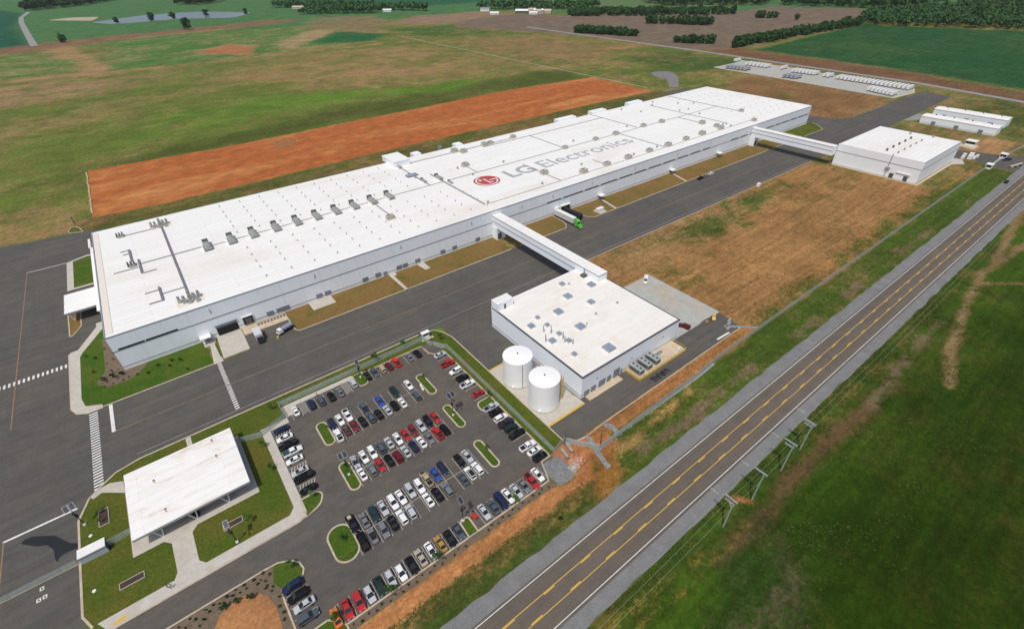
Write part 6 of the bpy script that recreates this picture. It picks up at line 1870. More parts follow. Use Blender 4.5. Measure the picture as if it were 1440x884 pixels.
ORD = ["first", "second", "third", "fourth", "fifth", "sixth", "seventh", "eighth", "ninth", "tenth", "eleventh", "twelfth", "thirteenth", "fourteenth"]
ROWS = {
 # name: (rotations allowed, y or None, label tail, data)
 'NW': (0, "from the sidewalk corner in the first fence row", [(42.5, -59.2, 'sedan', 'white'), (47.5, -59.6, 'suv', 'navy blue'), (50.6, -60.0, 'suv', 'slate'), (53.9, -60.0, 'suv', 'black'), (57.2, -60.0, 'sedan', 'grey'), (62.3, -58.8, 'suv', 'silver')]),
 'NE': (0, "from the lamp island in the second fence row", [(67.6, -58.3, 'sedan', 'black'), (70.5, -58.3, 'sedan', 'slate'), (73.3, -58.1, 'suv', 'tan'), (75.9, -58.4, 'sedan', 'maroon'), (78.8, -58.3, 'pickup', 'bright red'), (83.8, -58.6, 'sedan', 'grey'), (87.0, -58.8, 'suv', 'black')]),
 'E1': (-90, "from the top corner in the tank-side column", [(93.4, -64.5, 'sedan', 'silver'), (93.1, -70.3, 'pickup', 'red'), (93.3, -75.6, 'suv', 'white'), (93.2, -80.0, 'suv', 'black'), (93.0, -83.7, 'pickup', 'white'), (93.3, -89.4, 'sedan', 'red')]),
 'E2': (-90, "below the round island in the tank-side column", [(93.2, -97.3, 'pickup', 'silver'), (93.1, -99.9, 'suv', 'black'), (92.9, -102.7, 'suv', 'white'), (93.0, -105.4, 'pickup', 'dark violet'), (93.0, -108.0, 'suv', 'dark green'), (93.1, -111.0, 'pickup', 'black')]),
 'E3': (-90, "past the empty bay in the tank-side column", [(92.7, -116.4, 'pickup', 'white'), (93.2, -119.0, 'sedan', 'white'), (93.1, -121.6, 'suv', 'black')]),
 '1N': (0, "on the fence-facing side of the uppermost double row", [(49.9, -71.7, 'sedan', 'navy blue'), (52.4, -71.7, 'sedan', 'white'), (55.1, -71.5, 'pickup', 'white'), (60.5, -71.8, 'pickup', 'slate'), (65.8, -72.3, 'sedan', 'blue'), (71.5, -71.3, 'suv', 'dark green'), (76.8, -71.3, 'sedan', 'white')]),
 '1S': (0, "on the highway-facing side of the uppermost double row", [(49.7, -77.5, 'pickup', 'white'), (52.4, -77.0, 'sedan', 'brown'), (55.1, -77.0, 'sedan', 'dark red'), (57.9, -77.0, 'sedan', 'black'), (60.6, -77.0, 'suv', 'slate'), (63.2, -77.3, 'sedan', 'black'), (66.1, -77.4, 'sedan', 'silver'), (68.8, -76.9, 'suv', 'black'), (71.4, -77.4, 'sedan', 'white'), (76.6, -77.6, 'suv', 'slate')]),
 '2N': (0, "on the fence-facing side of the middle double row", [(49.9, -90.1, 'sedan', 'silver'), (52.7, -89.8, 'sedan', 'white'), (55.3, -89.9, 'suv', 'white'), (58.0, -89.8, 'suv', 'slate'), (60.7, -89.9, 'sedan', 'silver'), (63.5, -90.0, 'sedan', 'white'), (66.1, -90.1, 'sedan', 'red'), (68.7, -89.9, 'sedan', 'dark red'), (71.4, -89.9, 'suv', 'silver'), (74.1, -89.8, 'suv', 'black'), (76.7, -89.8, 'sedan', 'red')]),
 '2S': (0, "on the highway-facing side of the middle double row", [(49.8, -95.2, 'sedan', 'white'), (52.6, -95.5, 'suv', 'grey'), (55.2, -95.5, 'sedan', 'red'), (57.9, -95.6, 'sedan', 'black'), (60.5, -95.9, 'suv', 'maroon'), (63.2, -95.7, 'sedan', 'silver'), (65.9, -95.6, 'sedan', 'navy blue'), (68.6, -95.7, 'sedan', 'white'), (71.2, -95.7, 'sedan', 'grey'), (74.1, -95.6, 'pickup', 'red'), (76.6, -95.7, 'suv', 'black')]),
 '3N': (0, "on the fence-facing side of the lowest double row", [(41.7, -107.8, 'pickup', 'black'), (44.6, -108.7, 'sedan', 'grey'), (47.3, -108.6, 'suv', 'dark teal'), (49.9, -108.5, 'sedan', 'silver'), (52.7, -108.5, 'suv', 'white'), (55.2, -108.5, 'sedan', 'white'), (58.0, -108.4, 'suv', 'silver'), (60.7, -108.6, 'suv', 'white'), (63.4, -108.0, 'pickup', 'tan'), (66.2, -108.2, 'sedan', 'blue'), (68.8, -107.4, 'sedan', 'navy blue'), (74.0, -108.3, 'sedan', 'black'), (76.6, -108.4, 'sedan', 'silver')]),
 '3S': (0, "on the highway-facing side of the lowest double row", [(41.9, -113.8, 'pickup', 'black'), (44.6, -114.1, 'convertible', 'grey'), (47.4, -114.3, 'suv', 'grey'), (50.1, -113.8, 'sedan', 'black'), (52.7, -113.9, 'suv', 'white'), (55.3, -114.0, 'suv', 'silver'), (60.6, -113.8, 'sedan', 'white'), (63.3, -113.9, 'sedan', 'black'), (66.2, -114.4, 'suv', 'grey'), (71.5, -113.9, 'sedan', 'slate'), (74.0, -113.8, 'suv', 'white'), (76.6, -113.8, 'suv', 'white')]),
 'K1': (180, "from the grass corner in the first mulch-side row", [(30.2, -126.6, 'sedan', 'orange'), (32.8, -126.5, 'sedan', 'red'), (35.5, -126.5, 'suv', 'red'), (38.1, -126.5, 'hatch', 'silver'), (40.7, -126.3, 'sedan', 'dark green'), (43.4, -126.3, 'hatch', 'silver'), (46.0, -126.5, 'hatch', 'white'), (48.8, -126.7, 'sedan', 'black'), (51.5, -126.4, 'sedan', 'beige'), (54.2, -126.3, 'sedan', 'white'), (57.0, -126.4, 'sedan', 'gold'), (59.6, -126.5, 'sedan', 'black'), (62.2, -126.3, 'sedan', 'slate')]),
 'K2': (180, "from the lamp island in the second mulch-side row", [(70.5, -126.0, 'sedan', 'silver'), (73.1, -126.2, 'sedan', 'slate'), (75.7, -126.2, 'van', 'navy blue'), (78.2, -126.1, 'sedan', 'white'), (80.8, -126.4, 'sedan', 'silver'), (83.4, -126.2, 'sedan', 'grey'), (86.1, -126.4, 'pickup', 'red'), (88.7, -125.9, 'sedan', 'white')]),
 'W': (90, "from the corner in the hatched bays along the sidewalk", [(36.4, -64.3, 'sedan', 'navy blue'), (36.3, -68.3, 'sedan', 'white'), (36.3, -71.7, 'pickup', 'black'), (36.7, -74.9, 'pickup', 'white'), (36.2, -78.3, 'sedan', 'white'), (36.1, -83.3, 'sedan', 'silver'), (36.4, -85.9, 'pickup', 'black'), (36.1, -90.3, 'sedan', 'black')]),
 'SW': (-90, "from the grass bulge beside the dirt mound", [(24.6, -113.9, 'suv', 'navy blue'), (25.0, -116.7, 'suv', 'black'), (25.5, -119.6, 'sedan', 'silver'), (25.3, -122.6, 'suv', 'slate')]),
}
FLIP = {('3N', 8), ('2N', 4), ('2N', 3), ('1N', 3), ('2S', 2), ('1S', 2), ('3N', 1), ('3S', 2), ('K1', 0), ('K1', 8), ('K1', 10), ('K2', 1), ('E1', 2), ('W', 3), ('NE', 1), ('2S', 8), ('SW', 2), ('SW', 0), ('SW', 1)}
rc = random.Random(11)
for rn, (rot, tail, cars) in ROWS.items():
    for i, (x, y, k, c) in enumerate(cars):
        a = rot + (180 if (rn, i) in FLIP else 0)
        if rn in ('1N', '2N', '3N'):
            a += 180
        lab = f"{c} {SHOWN[k]}, {ORD[i]} car {tail}"
        o = car(k, c, x + rc.uniform(-0.07, 0.07), y + rc.uniform(-0.12, 0.12), R(a + rc.uniform(-1.5, 1.5)), lab, "cars parked in the staff lot")
        if rn == 'W' and i == 3:
            tb_ = MB().frustum((-0.82, 0.82, -2.72, -0.95), (-0.76, 0.76, -2.66, -1.0), 1.27, 1.42).obj("bed_cover", mat("teal_tarp", (0.02, 0.07, 0.065), 0.6, 0.1), o)
        if rn == 'E1' and i == 4:
            MB().box(-0.78, 0.78, -2.6, -1.05, 1.142, 1.2).obj("bed_cover", mat("dark_blue_tarp", (0.012, 0.012, 0.03), 0.6, 0.1), o)
        if rn == '3N' and i == 0:
            MB().box(-0.5, 0.45, -2.3, -1.3, 1.142, 1.5).obj("bed_cargo", mat("cargo_cream", (0.42, 0.40, 0.28), 0.8, 0.2, 2.0), o)
        if rn == '3S' and i == 10:
            MB().box(-0.6, 0.6, -1.85, 0.2, 1.775, 1.79).obj("glass_roof", M_GLASS, o)
        if rn == '3N' and i == 8:
            MB().box(-0.7, 0.7, 1.5, 2.6, 0.97, 1.06).obj("bonnet_cover", M_BLACK, o)
for k, c, x, y, a, lab in (('suv', 'maroon', 177.2, -109.6, 14, "maroon SUV tucked behind the utility block's far corner"), ('van', 'white', 191.9, -78.2, 125, "white van alone on the grey concrete pad"), ('pickup', 'black', 317.0, -19.2, -88, "black pickup on the long drive by the dry strip"),
                       ('sedan', 'grey', 322.6, -18.9, -90, "dark grey sedan between black pickup and white car on the drive"), ('suv', 'white', 329.2, -18.8, -90, "white SUV leading two dark vehicles on the drive"), ('pickup', 'navy blue', 507.0, -132.4, 60, "dark blue pickup waiting outside the distant gate"),
                       ('suv', 'black', 456.0, -144.0, -90, "dark vehicle on the highway shoulder before the turn")):
    car(k, c, x, y, R(a), lab, None)
# service truck with pale cab near the loading bays
t = thing("service_truck", "dark service truck with pale cab and blue-grey tank by the loading apron", "truck", (52.8, -13.2, 0.03), R(108))
MB().box(-1.05, 1.05, -3.4, 3.2, 0.6, 0.85).obj("chassis", M_BLACK, t)
MB().frustum((-1.05, 1.05, 1.2, 3.2), (-0.92, 0.92, 1.3, 2.7), 0.86, 2.3).obj("cab", M_TRAIL, t)
MB().box(-0.85, 0.85, 2.75, 3.0, 1.45, 2.0).obj("windscreen", M_GLASS, t)
MB().tube((0, -3.2, 1.7), (0, 0.9, 1.7), 0.95, 12).obj("tank", M_UNIT_B, t)
MB().box(-1.2, -0.95, -3.3, 0.9, 0.86, 1.3).obj("side_locker", M_BLACK, t)
MB().box(0.95, 1.2, -3.3, 0.9, 0.86, 1.3).obj("side_locker", M_BLACK, t)
for sx in (-1, 1):
    for y in (2.2, -1.4, -2.5):
        MB().tube((sx * 0.75, y, 0.48), (sx * 1.1, y, 0.48), 0.48, 12).obj("wheel", M_TYRE, t)
t = thing("box_truck", "grey-white box truck backed to the small loading door", "truck", (43.45, -11.8, 0.03), R(180))
MB().box(-1.28, 1.28, -3.2, 2.3, 0.95, 3.5).obj("cargo_box", M_ALU, t)
MB().frustum((-1.1, 1.1, 2.4, 4.0), (-1.0, 1.0, 2.45, 3.3), 0.6, 2.5).obj("cab", M_BLACK, t)
MB().box(-0.9, 0.9, -3.0, 3.8, 0.5, 0.9).obj("chassis", M_BLACK, t)
for sx in (-1, 1):
    for y in (3.1, -1.8):
        MB().tube((sx * 0.8, y, 0.48), (sx * 1.15, y, 0.48), 0.48, 12).obj("wheel", M_TYRE, t)
# green semi at the dock
t = thing("semi_truck", "bright green semi truck with a long white box trailer at the loading dock", "truck", (206.6, -9.0, 0.03), R(180))
MB().box(-1.3, 1.3, -7.9, 7.6, 1.15, 4.05).obj("trailer_box", M_ALU, t)
MB().box(-1.32, 1.32, -7.95, 7.65, 4.05, 4.12).obj("trailer_roof", M_TRAIL, t)
MB().box(-0.6, 0.6, -7.5, 7.2, 0.85, 1.14).obj("trailer_frame", M_BLACK, t)
for sx in (-1, 1):
    for y in (-5.2, -6.4):
        MB().tube((sx * 0.75, y, 0.5), (sx * 1.25, y, 0.5), 0.5, 12).obj("wheel", M_TYRE, t)
ca, sa = math.cos(R(-12)), math.sin(R(-12))
tr_ = MB().frustum((-1.2, 1.2, -1.9, 1.2), (-1.05, 1.05, -1.7, 0.7), 1.0, 3.6).obj("cab", M_GREEN, t)
tr_.location = (0.2, 10.3, 0)
tr_.rotation_euler = (0, 0, R(-14))
for nm, mb_, m_ in (("hood", MB().frustum((-1.0, 1.0, 1.2, 3.7), (-0.85, 0.85, 1.2, 3.4), 0.8, 2.1), M_GREEN), ("windscreen", MB().add([(-0.98, 1.1, 2.2), (0.98, 1.1, 2.2), (0.9, 0.82, 3.1), (-0.9, 0.82, 3.1)], [(0, 1, 2, 3)]), M_GLASS),
                    ("fuel_tank", MB().tube((-1.15, -1.4, 0.8), (-1.15, 0.4, 0.8), 0.32, 10), M_RIM), ("fuel_tank", MB().tube((1.15, -1.4, 0.8), (1.15, 0.4, 0.8), 0.32, 10), M_RIM),
                    ("rear_frame", MB().box(-0.5, 0.5, -4.2, -1.9, 0.8, 1.0), M_BLACK), ("bumper", MB().box(-1.1, 1.1, 3.7, 3.9, 0.4, 0.95), M_RIM), ("roof_fairing", MB().frustum((-1.0, 1.0, -1.7, 0.6), (-0.9, 0.9, -1.6, -0.2), 3.6, 4.0), M_GREEN)):
    mb_.obj(nm, m_, tr_)
for sx in (-1, 1):
    for y in (2.5, -2.2, -3.3):
        MB().tube((sx * 0.75, y, 0.5), (sx * 1.15, y, 0.5), 0.5, 12).obj("wheel", M_TYRE, tr_)
t = thing("bulk_trailer", "long black ribbed trailer backed into the dock beside the green truck", "trailer", (213.2, -8.2, 0.03), R(184))
loft(MB(), [(-6.8, 1.1, 1.2, 2.8, 3.4, 0.8), (6.6, 1.1, 1.2, 2.8, 3.4, 0.8)])
hull = MB()
loft(hull, [(-7.0, 1.1, 1.3, 2.5, 3.2, 0.8), (-6.8, 1.25, 1.1, 2.7, 3.5, 0.95), (5.6, 1.25, 1.1, 2.7, 3.5, 0.95), (6.5, 1.1, 1.3, 2.5, 3.1, 0.8)])
hull.obj("hull", M_BLACK, t)
rb = MB().box(-1.31, 1.31, -0.08, 0.08, 1.15, 2.9).mesh("rib", M_DARK)
for k in range(9):
    put("rib", rb, t, (0, -6.0 + 1.4 * k, 0))
for sx in (-1, 1):
    for y in (-5.4, -4.2, 5.0):
        MB().tube((sx * 0.75, y, 0.5), (sx * 1.2, y, 0.5), 0.5, 12).obj("wheel", M_TYRE, t)
MB().box(-0.5, 0.5, -6.6, 6.4, 0.8, 1.09).obj("frame", M_BLACK, t)

# trailers waiting on the far pad
def make_trailer(m_):
    t = bpy.data.objects.new("box_trailer", None)
    COL.objects.link(t)
    MB().box(-6.8, 6.8, -1.3, 1.3, 1.15, 4.0).obj("box", m_, t)
    MB().box(-6.6, 6.6, -0.55, 0.55, 0.85, 1.14).obj("frame", M_BLACK, t)
    for x in (4.6, 5.8):
        for sy in (-1, 1):
            MB().tube((x, sy * 0.8, 0.5), (x, sy * 1.25, 0.5), 0.5, 10).obj("wheel", M_TYRE, t)
    for sy in (-0.6, 0.6):
        MB().box(-4.6, -4.4, sy - 0.1, sy + 0.1, 0, 0.84).obj("landing_leg", M_DARK, t)
    MB().box(6.81, 6.9, -1.25, 1.25, 1.2, 3.95).obj("rear_door", M_ALU, t)
    return t


TW, TG = make_trailer(M_TRAIL), make_trailer(M_TRAIL_G)
first = {id(TW): True, id(TG): True}


def trailer_row(src, pts, label, group):
    for x, y in pts:
        if first[id(src)]:
            first[id(src)] = False
            src.location = (x, y, 0.03)
            tag(src, label, "trailer", group)
            continue
        o = copy_tree(src, (x, y, 0.03), 0, label, group)
        tag(o, label, "trailer", group)


def lin(x0, y0, x1, y1, n):
    return [(x0 + (x1 - x0) * i / (n - 1), y0 + (y1 - y0) * i / (n - 1)) for i in range(n)]


trailer_row(TW, lin(709, 67.5, 704, -5.5, 18), "white box trailer in the long close row beside the grey road", "white trailers in the long row")
trailer_row(TW, lin(670, 19, 662, -5.5, 7), "white box trailer in the short row nearest the black drive", "white trailers in the short row")
trailer_row(TW, lin(712, 122, 713, 97, 7), "white box trailer in the middle row on the pale pad", "white trailers in the middle row")
trailer_row(TW, lin(711, 84, 711, 79.5, 2), "white box trailer of the pair between two trailer rows", "pair of white trailers")
trailer_row(TW, [(722, 141)], "white box trailer standing alone on the pale pad's road side", None)
trailer_row(TW, lin(716, 186, 716, 160, 6), "white box trailer in the hindmost row on the pale pad", "white trailers in the hindmost row")
trailer_row(TW, [(729, 211)], "single white box trailer at the pale pad's hindmost corner", None)
trailer_row(TG, lin(674, 113, 676, 100, 4), "grey container trailer in the close group facing the brown grass", "grey trailers by the brown grass")
trailer_row(TG, lin(677, 190, 680, 167, 6), "grey container trailer in the row at the pad's hindmost end", "grey trailers at the hindmost end")

# ------------------------------------------------------------------ people
def person(x, y, rz, z, label, shirt, stride):
    V = [(0, 0, 0.95), (0, 0, 1.15), (0, 0.01, 1.38), (0, 0.02, 1.50), (0, 0.03, 1.62), (0, 0.03, 1.72)]
    RD = [0.15, 0.14, 0.16, 0.06, 0.095, 0.075]
    Ed = [(0, 1), (1, 2), (2, 3), (3, 4), (4, 5)]

    def chain(start, pts):
        p = start
        for co, r in pts:
            V.append(co)
            RD.append(r)
            Ed.append((p, len(V) - 1))
            p = len(V) - 1
        return p
    chain(4, [((0, 0.135, 1.61), 0.018)])                        # nose
    for s in (-1, 1):
        k = s * stride
        chain(4, [((s * 0.095, 0.02, 1.62), 0.018)])             # ear
        a = chain(0, [((s * 0.10, 0, 0.90), 0.095), ((s * 0.11, 0.18 * k + 0.03, 0.50), 0.062), ((s * 0.11, 0.28 * k - 0.08, 0.09), 0.042), ((s * 0.12, 0.28 * k + 0.12, 0.035), 0.035)])
        h = chain(2, [((s * 0.20, 0, 1.40), 0.062), ((s * 0.25, -0.12 * k, 1.13), 0.046), ((s * 0.24, -0.22 * k + 0.08, 0.90), 0.032), ((s * 0.235, -0.24 * k + 0.10, 0.82), 0.034)])
        bx_, by_ = s * 0.235, -0.24 * k + 0.10
        for i, l in enumerate((0.085, 0.095, 0.09, 0.07)):
            chain(h, [((bx_ + (i - 1.5) * 0.004 * s, by_ + 0.03 - i * 0.021, 0.775), 0.0095), ((bx_ - s * 0.012, by_ + 0.03 - i * 0.021, 0.775 - l * 0.7), 0.0085)])
        chain(h, [((bx_ - s * 0.035, by_ + 0.03, 0.80), 0.011), ((bx_ - s * 0.045, by_ + 0.045, 0.765), 0.0095)])
    me = bpy.data.meshes.new("person_skeleton")
    me.from_pydata(V, Ed, [])
    o = bpy.data.objects.new("person_tmp", me)
    COL.objects.link(o)
    md = o.modifiers.new("skin", 'SKIN')
    for i, r in enumerate(RD):
        me.skin_vertices[0].data[i].radius = (r, r)
    me.skin_vertices[0].data[0].use_root = True
    sd = o.modifiers.new("sub", 'SUBSURF')
    sd.levels = 1
    bpy.context.view_layer.update()
    res = bpy.data.meshes.new_from_object(o.evaluated_get(bpy.context.evaluated_depsgraph_get()))
    bpy.data.objects.remove(o)
    for m_ in (M_SKIN, shirt, M_TROUS, M_BLACK):
        res.materials.append(m_)
    for p in res.polygons:
        c = p.center
        if c.z < 0.1:
            p.material_index = 3
        elif c.z < 0.98 and abs(c.x) < 0.2:
            p.material_index = 2
        elif c.z < 1.48 and not (abs(c.x) > 0.2 and c.z < 1.15):
            p.material_index = 1
    res.shade_smooth()
    t = thing("person", label, "person", (x, y, z), rz)
    put("body", res, t)
    MB().lathe([(0.085, 1.66), (0.105, 1.70), (0.085, 1.78), (0.03, 1.81)], 0, 0.015, 10).obj("hair", M_HAIR, t, True)
    return t


person(1.4, -95.9, R(70), ZC, "person in a blue-grey shirt walking on the sidewalk by the lawn", M_SHIRT, 0.9)
person(2.1, -96.4, R(70), ZC, "person in a white shirt walking beside another on the sidewalk", M_SHIRT2, -0.8)
person(50.4, -56.5, R(190), ZC, "person in a pale shirt standing on the sidewalk before the slate SUV", M_SHIRT2, 0.15)

# ------------------------------------------------------------------ trees and shrubs
def crown(mb, rnd, c, rx, rz_, lobes, quads, leaf):
    cx, cy, cz = c
    for L_ in range(lobes):
        a, e = rnd.uniform(0, 6.283), rnd.uniform(-0.5, 1.0)
        d = rnd.uniform(0.30, 0.72)
        lx, ly, lz = cx + rx * d * math.cos(a), cy + rx * d * math.sin(a), cz + rz_ * d * e
        lr = rx * rnd.uniform(0.34, 0.58)
        for q in range(quads):
            u, v = rnd.uniform(-1, 1), rnd.uniform(0, 6.283)
            s = math.sqrt(1 - u * u)
            rr = lr * rnd.uniform(0.72, 1.08)
            p = Vector((lx + rr * s * math.cos(v), ly + rr * s * math.sin(v), lz + rr * u * 0.85))
            n = Vector((s * math.cos(v), s * math.sin(v), u)) + Vector((rnd.uniform(-.8, .8), rnd.uniform(-.8, .8), rnd.uniform(-.5, .9)))
            n.normalize()
            t1 = n.orthogonal().normalized()
            t2 = n.cross(t1)
            w, h = leaf * rnd.uniform(0.7, 1.4), leaf * rnd.uniform(0.5, 1.0)
            mb.add([p - t1 * w - t2 * h * 0.4, p + t1 * w * 0.4 - t2 * h, p + t1 * w + t2 * h * 0.4, p - t1 * w * 0.4 + t2 * h], [(0, 1, 2, 3)])


rt = random.Random(21)
FAR_TREES = []
for k in range(6):
    t = bpy.data.objects.new("broadleaf_tree", None)
    COL.objects.link(t)
    H = 1.0
    tk = MB().tube((0, 0, 0), (0.2, 0.1, 4.5), 0.45, 6, 0.28).tube((0.2, 0.1, 4.5), (0.1, -0.1, 9.5), 0.28, 6, 0.08)
    for j in range(4):
        a = rt.uniform(0, 6.28)
        tk.tube((0.2, 0.1, 3.5 + j), (2.4 * math.cos(a), 2.4 * math.sin(a), 6.5 + j * 1.1), 0.16, 5, 0.05)
    tk.obj("trunk", M_WOOD, t)
    cb = MB()
    sl = (4.6, 5.2) if k % 3 else (3.5, 6.0)
    crown(cb, rt, (0, 0, 7.4), sl[0] * 1.3, sl[1], 10, 34, 0.95)
    crown(cb, rt, (0, 0, 10.6), sl[0] * 0.75, 3.0, 3, 26, 0.8)
    crown(cb, rt, (0, 0, 3.2), sl[0] * 1.15, 2.4, 6, 26, 0.9)
    cb.obj("crown", M_LEAF_FAR, t)
    FAR_TREES.append([t, False])


def far_tree(x, y, s, label, group, cat="tree"):
    e = rt.choice(FAR_TREES)
    rz = rt.uniform(0, 6.28)
    if not e[1]:
        e[1] = True
        o = e[0]
        o.location = (x, y, 0)
        o.rotation_euler = (0, 0, rz)
    else:
        o = copy_tree(e[0], (x, y, 0), rz)
    o.scale = (s * rt.uniform(0.9, 1.15), s * rt.uniform(0.9, 1.15), s * rt.uniform(0.85, 1.1))
    tag(o, label, cat, group)
    return o


def scatter(poly, n, dmin):
    xs = [p[0] for p in poly]
    ys = [p[1] for p in poly]
    out = []
    tries = 0
    P = np.array(poly)
    while len(out) < n and tries < n * 60:
        tries += 1
        x, y = rt.uniform(min(xs), max(xs)), rt.uniform(min(ys), max(ys))
        if poly_sd(np.array([x]), np.array([y]), poly)[0] < 0:
            continue
        if any((x - a) ** 2 + (y - b) ** 2 < dmin * dmin for a, b in out):
            continue
        out.append((x, y))
    return out


TREES = [
 ([(797, 604), (836, 482), (848, 486), (812, 610)], 46, 4.2, (0.85, 1.15), "dark tree in the detached grove beside the grey road", "grove beside the grey road"),
 ([(812, 382), (852, 330), (864, 340), (826, 390)], 16, 5, (0.75, 1.2), "dark tree in the small clump on the ploughed field", "small clump on the ploughed field"),
 ([(1018, 612), (1082, 494), (1108, 508), (1046, 626)], 36, 7, (1.0, 1.3), "dark tree in the front row of the wide copse", "wide copse on the ploughed field"),
 ([(1030, 870), (1078, 812), (1104, 838), (1054, 900)], 24, 7, (1.1, 1.4), "dark tree in the copse beside the pale farm sheds", "copse beside the farm sheds"),
 ([(1090, 800), (1250, 620), (1345, 590), (1368, 625), (1170, 840), (1106, 890)], 74, 10, (1.1, 1.5), "dark tree in the long belt behind the copse", "long tree belt"),
 ([(836, 282), (1110, 282), (1302, 276), (1302, 300), (1100, 298), (838, 292)], 74, 6, (0.95, 1.3), "dark tree in the hedgerow between green crop and ploughed field", "hedgerow by the green crop"),
 ([(1276, 512), (1308, 470), (1322, 480), (1292, 526)], 8, 6, (1.0, 1.3), "dark tree in the round thicket on the ploughed field", "round thicket"),
]
for poly, n, dm, (s0, s1), lab, grp in TREES:
    for x, y in scatter(poly, n, dm):
        far_tree(x, y, rt.uniform(s0, s1), lab, grp)
for x, y, s, lab in ((221.5, 1292.5, 1.7, "round dark tree alone on the field below the pond"), (-11, 1221, 1.2, "low dark bush-like tree at the earth bank by the farm lane"), (1300, 420, 1.0, "lone small tree in the middle of the brown ploughed field"),
                     (184, 1620, 1.5, "dark tree on the pond's near bank"), (238, 1640, 1.5, "leaning tree where pond and meadow meet"), (105, 1640, 1.2, "bushy tree beside the pale sand bank"), (330, 1680, 1.6, "bushy tree on the pond's bare bank, topmost of three"), (430, 1640, 1.3, "small tree near the pond's broad end")):
    far_tree(x, y, s, lab, None)

# solid woods too deep to count: one mass each
def woods(name, polys, grid, leaf, scale):
    mb = MB()
    for poly in polys:
        xs = [p[0] for p in poly]
        ys = [p[1] for p in poly]
        gx, gy = np.meshgrid(np.arange(min(xs), max(xs), grid), np.arange(min(ys), max(ys), grid))
        gx = gx.ravel() + np.array([rt.uniform(-.45, .45) * grid for _ in range(gx.size)])
        gy = gy.ravel() + np.array([rt.uniform(-.45, .45) * grid for _ in range(gy.size)])
        ok = poly_sd(gx, gy, poly) > 0
        for x, y in zip(gx[ok], gy[ok]):
            s = rt.uniform(0.8, 1.25) * scale
            crown(mb, rt, (x, y, 7.5 * s), 5.2 * s, 5.5 * s, 4, 10, leaf * s)
            mb.tube((x, y, 0), (x, y, 7 * s), 0.4, 4)
    return tag(mb.obj(name, M_LEAF_FAR), kind="stuff")


woods("far_woodland", [[(1286, 284), (1345, 160), (1388, 46), (1420, -60), (1600, -60), (1900, 60), (1985, 170), (1950, 235), (1810, 300), (1640, 338), (1500, 358), (1380, 318)]], 13.5, 2.1, 1.3)
woods("far_woodland", [[(2010, -100), (2600, -100), (2600, 500), (2220, 560), (2165, 330), (2000, 222)], [(1710, 420), (1800, 330), (1940, 432), (2160, 350), (2220, 560), (1920, 740), (1660, 660)], [(1430, 900), (1640, 690), (1900, 800), (1560, 1100)]], 24, 3.4, 1.9)
woods("far_woodland", [[(540, 1490), (720, 1350), (760, 1400), (590, 1570)], [(560, 1860), (700, 1580), (790, 1420), (850, 1300), (880, 1330), (800, 1560), (640, 1920)], [(985, 1250), (1060, 1130), (1180, 980), (1300, 1000), (1120, 1230)]], 15, 2.4, 1.45)
woods("far_woodland", [[(-110, 2452), (60, 2620), (205, 3030), (320, 3400), (200, 3500), (-120, 2900)], [(330, 2350), (420, 2250), (560, 2500), (440, 2600)], [(-400, 1900), (-260, 1850), (-250, 2000), (-380, 2050)], [(1000, 2050), (1500, 1300), (1700, 1400), (1200, 2300)]], 26, 3.6, 2.0)

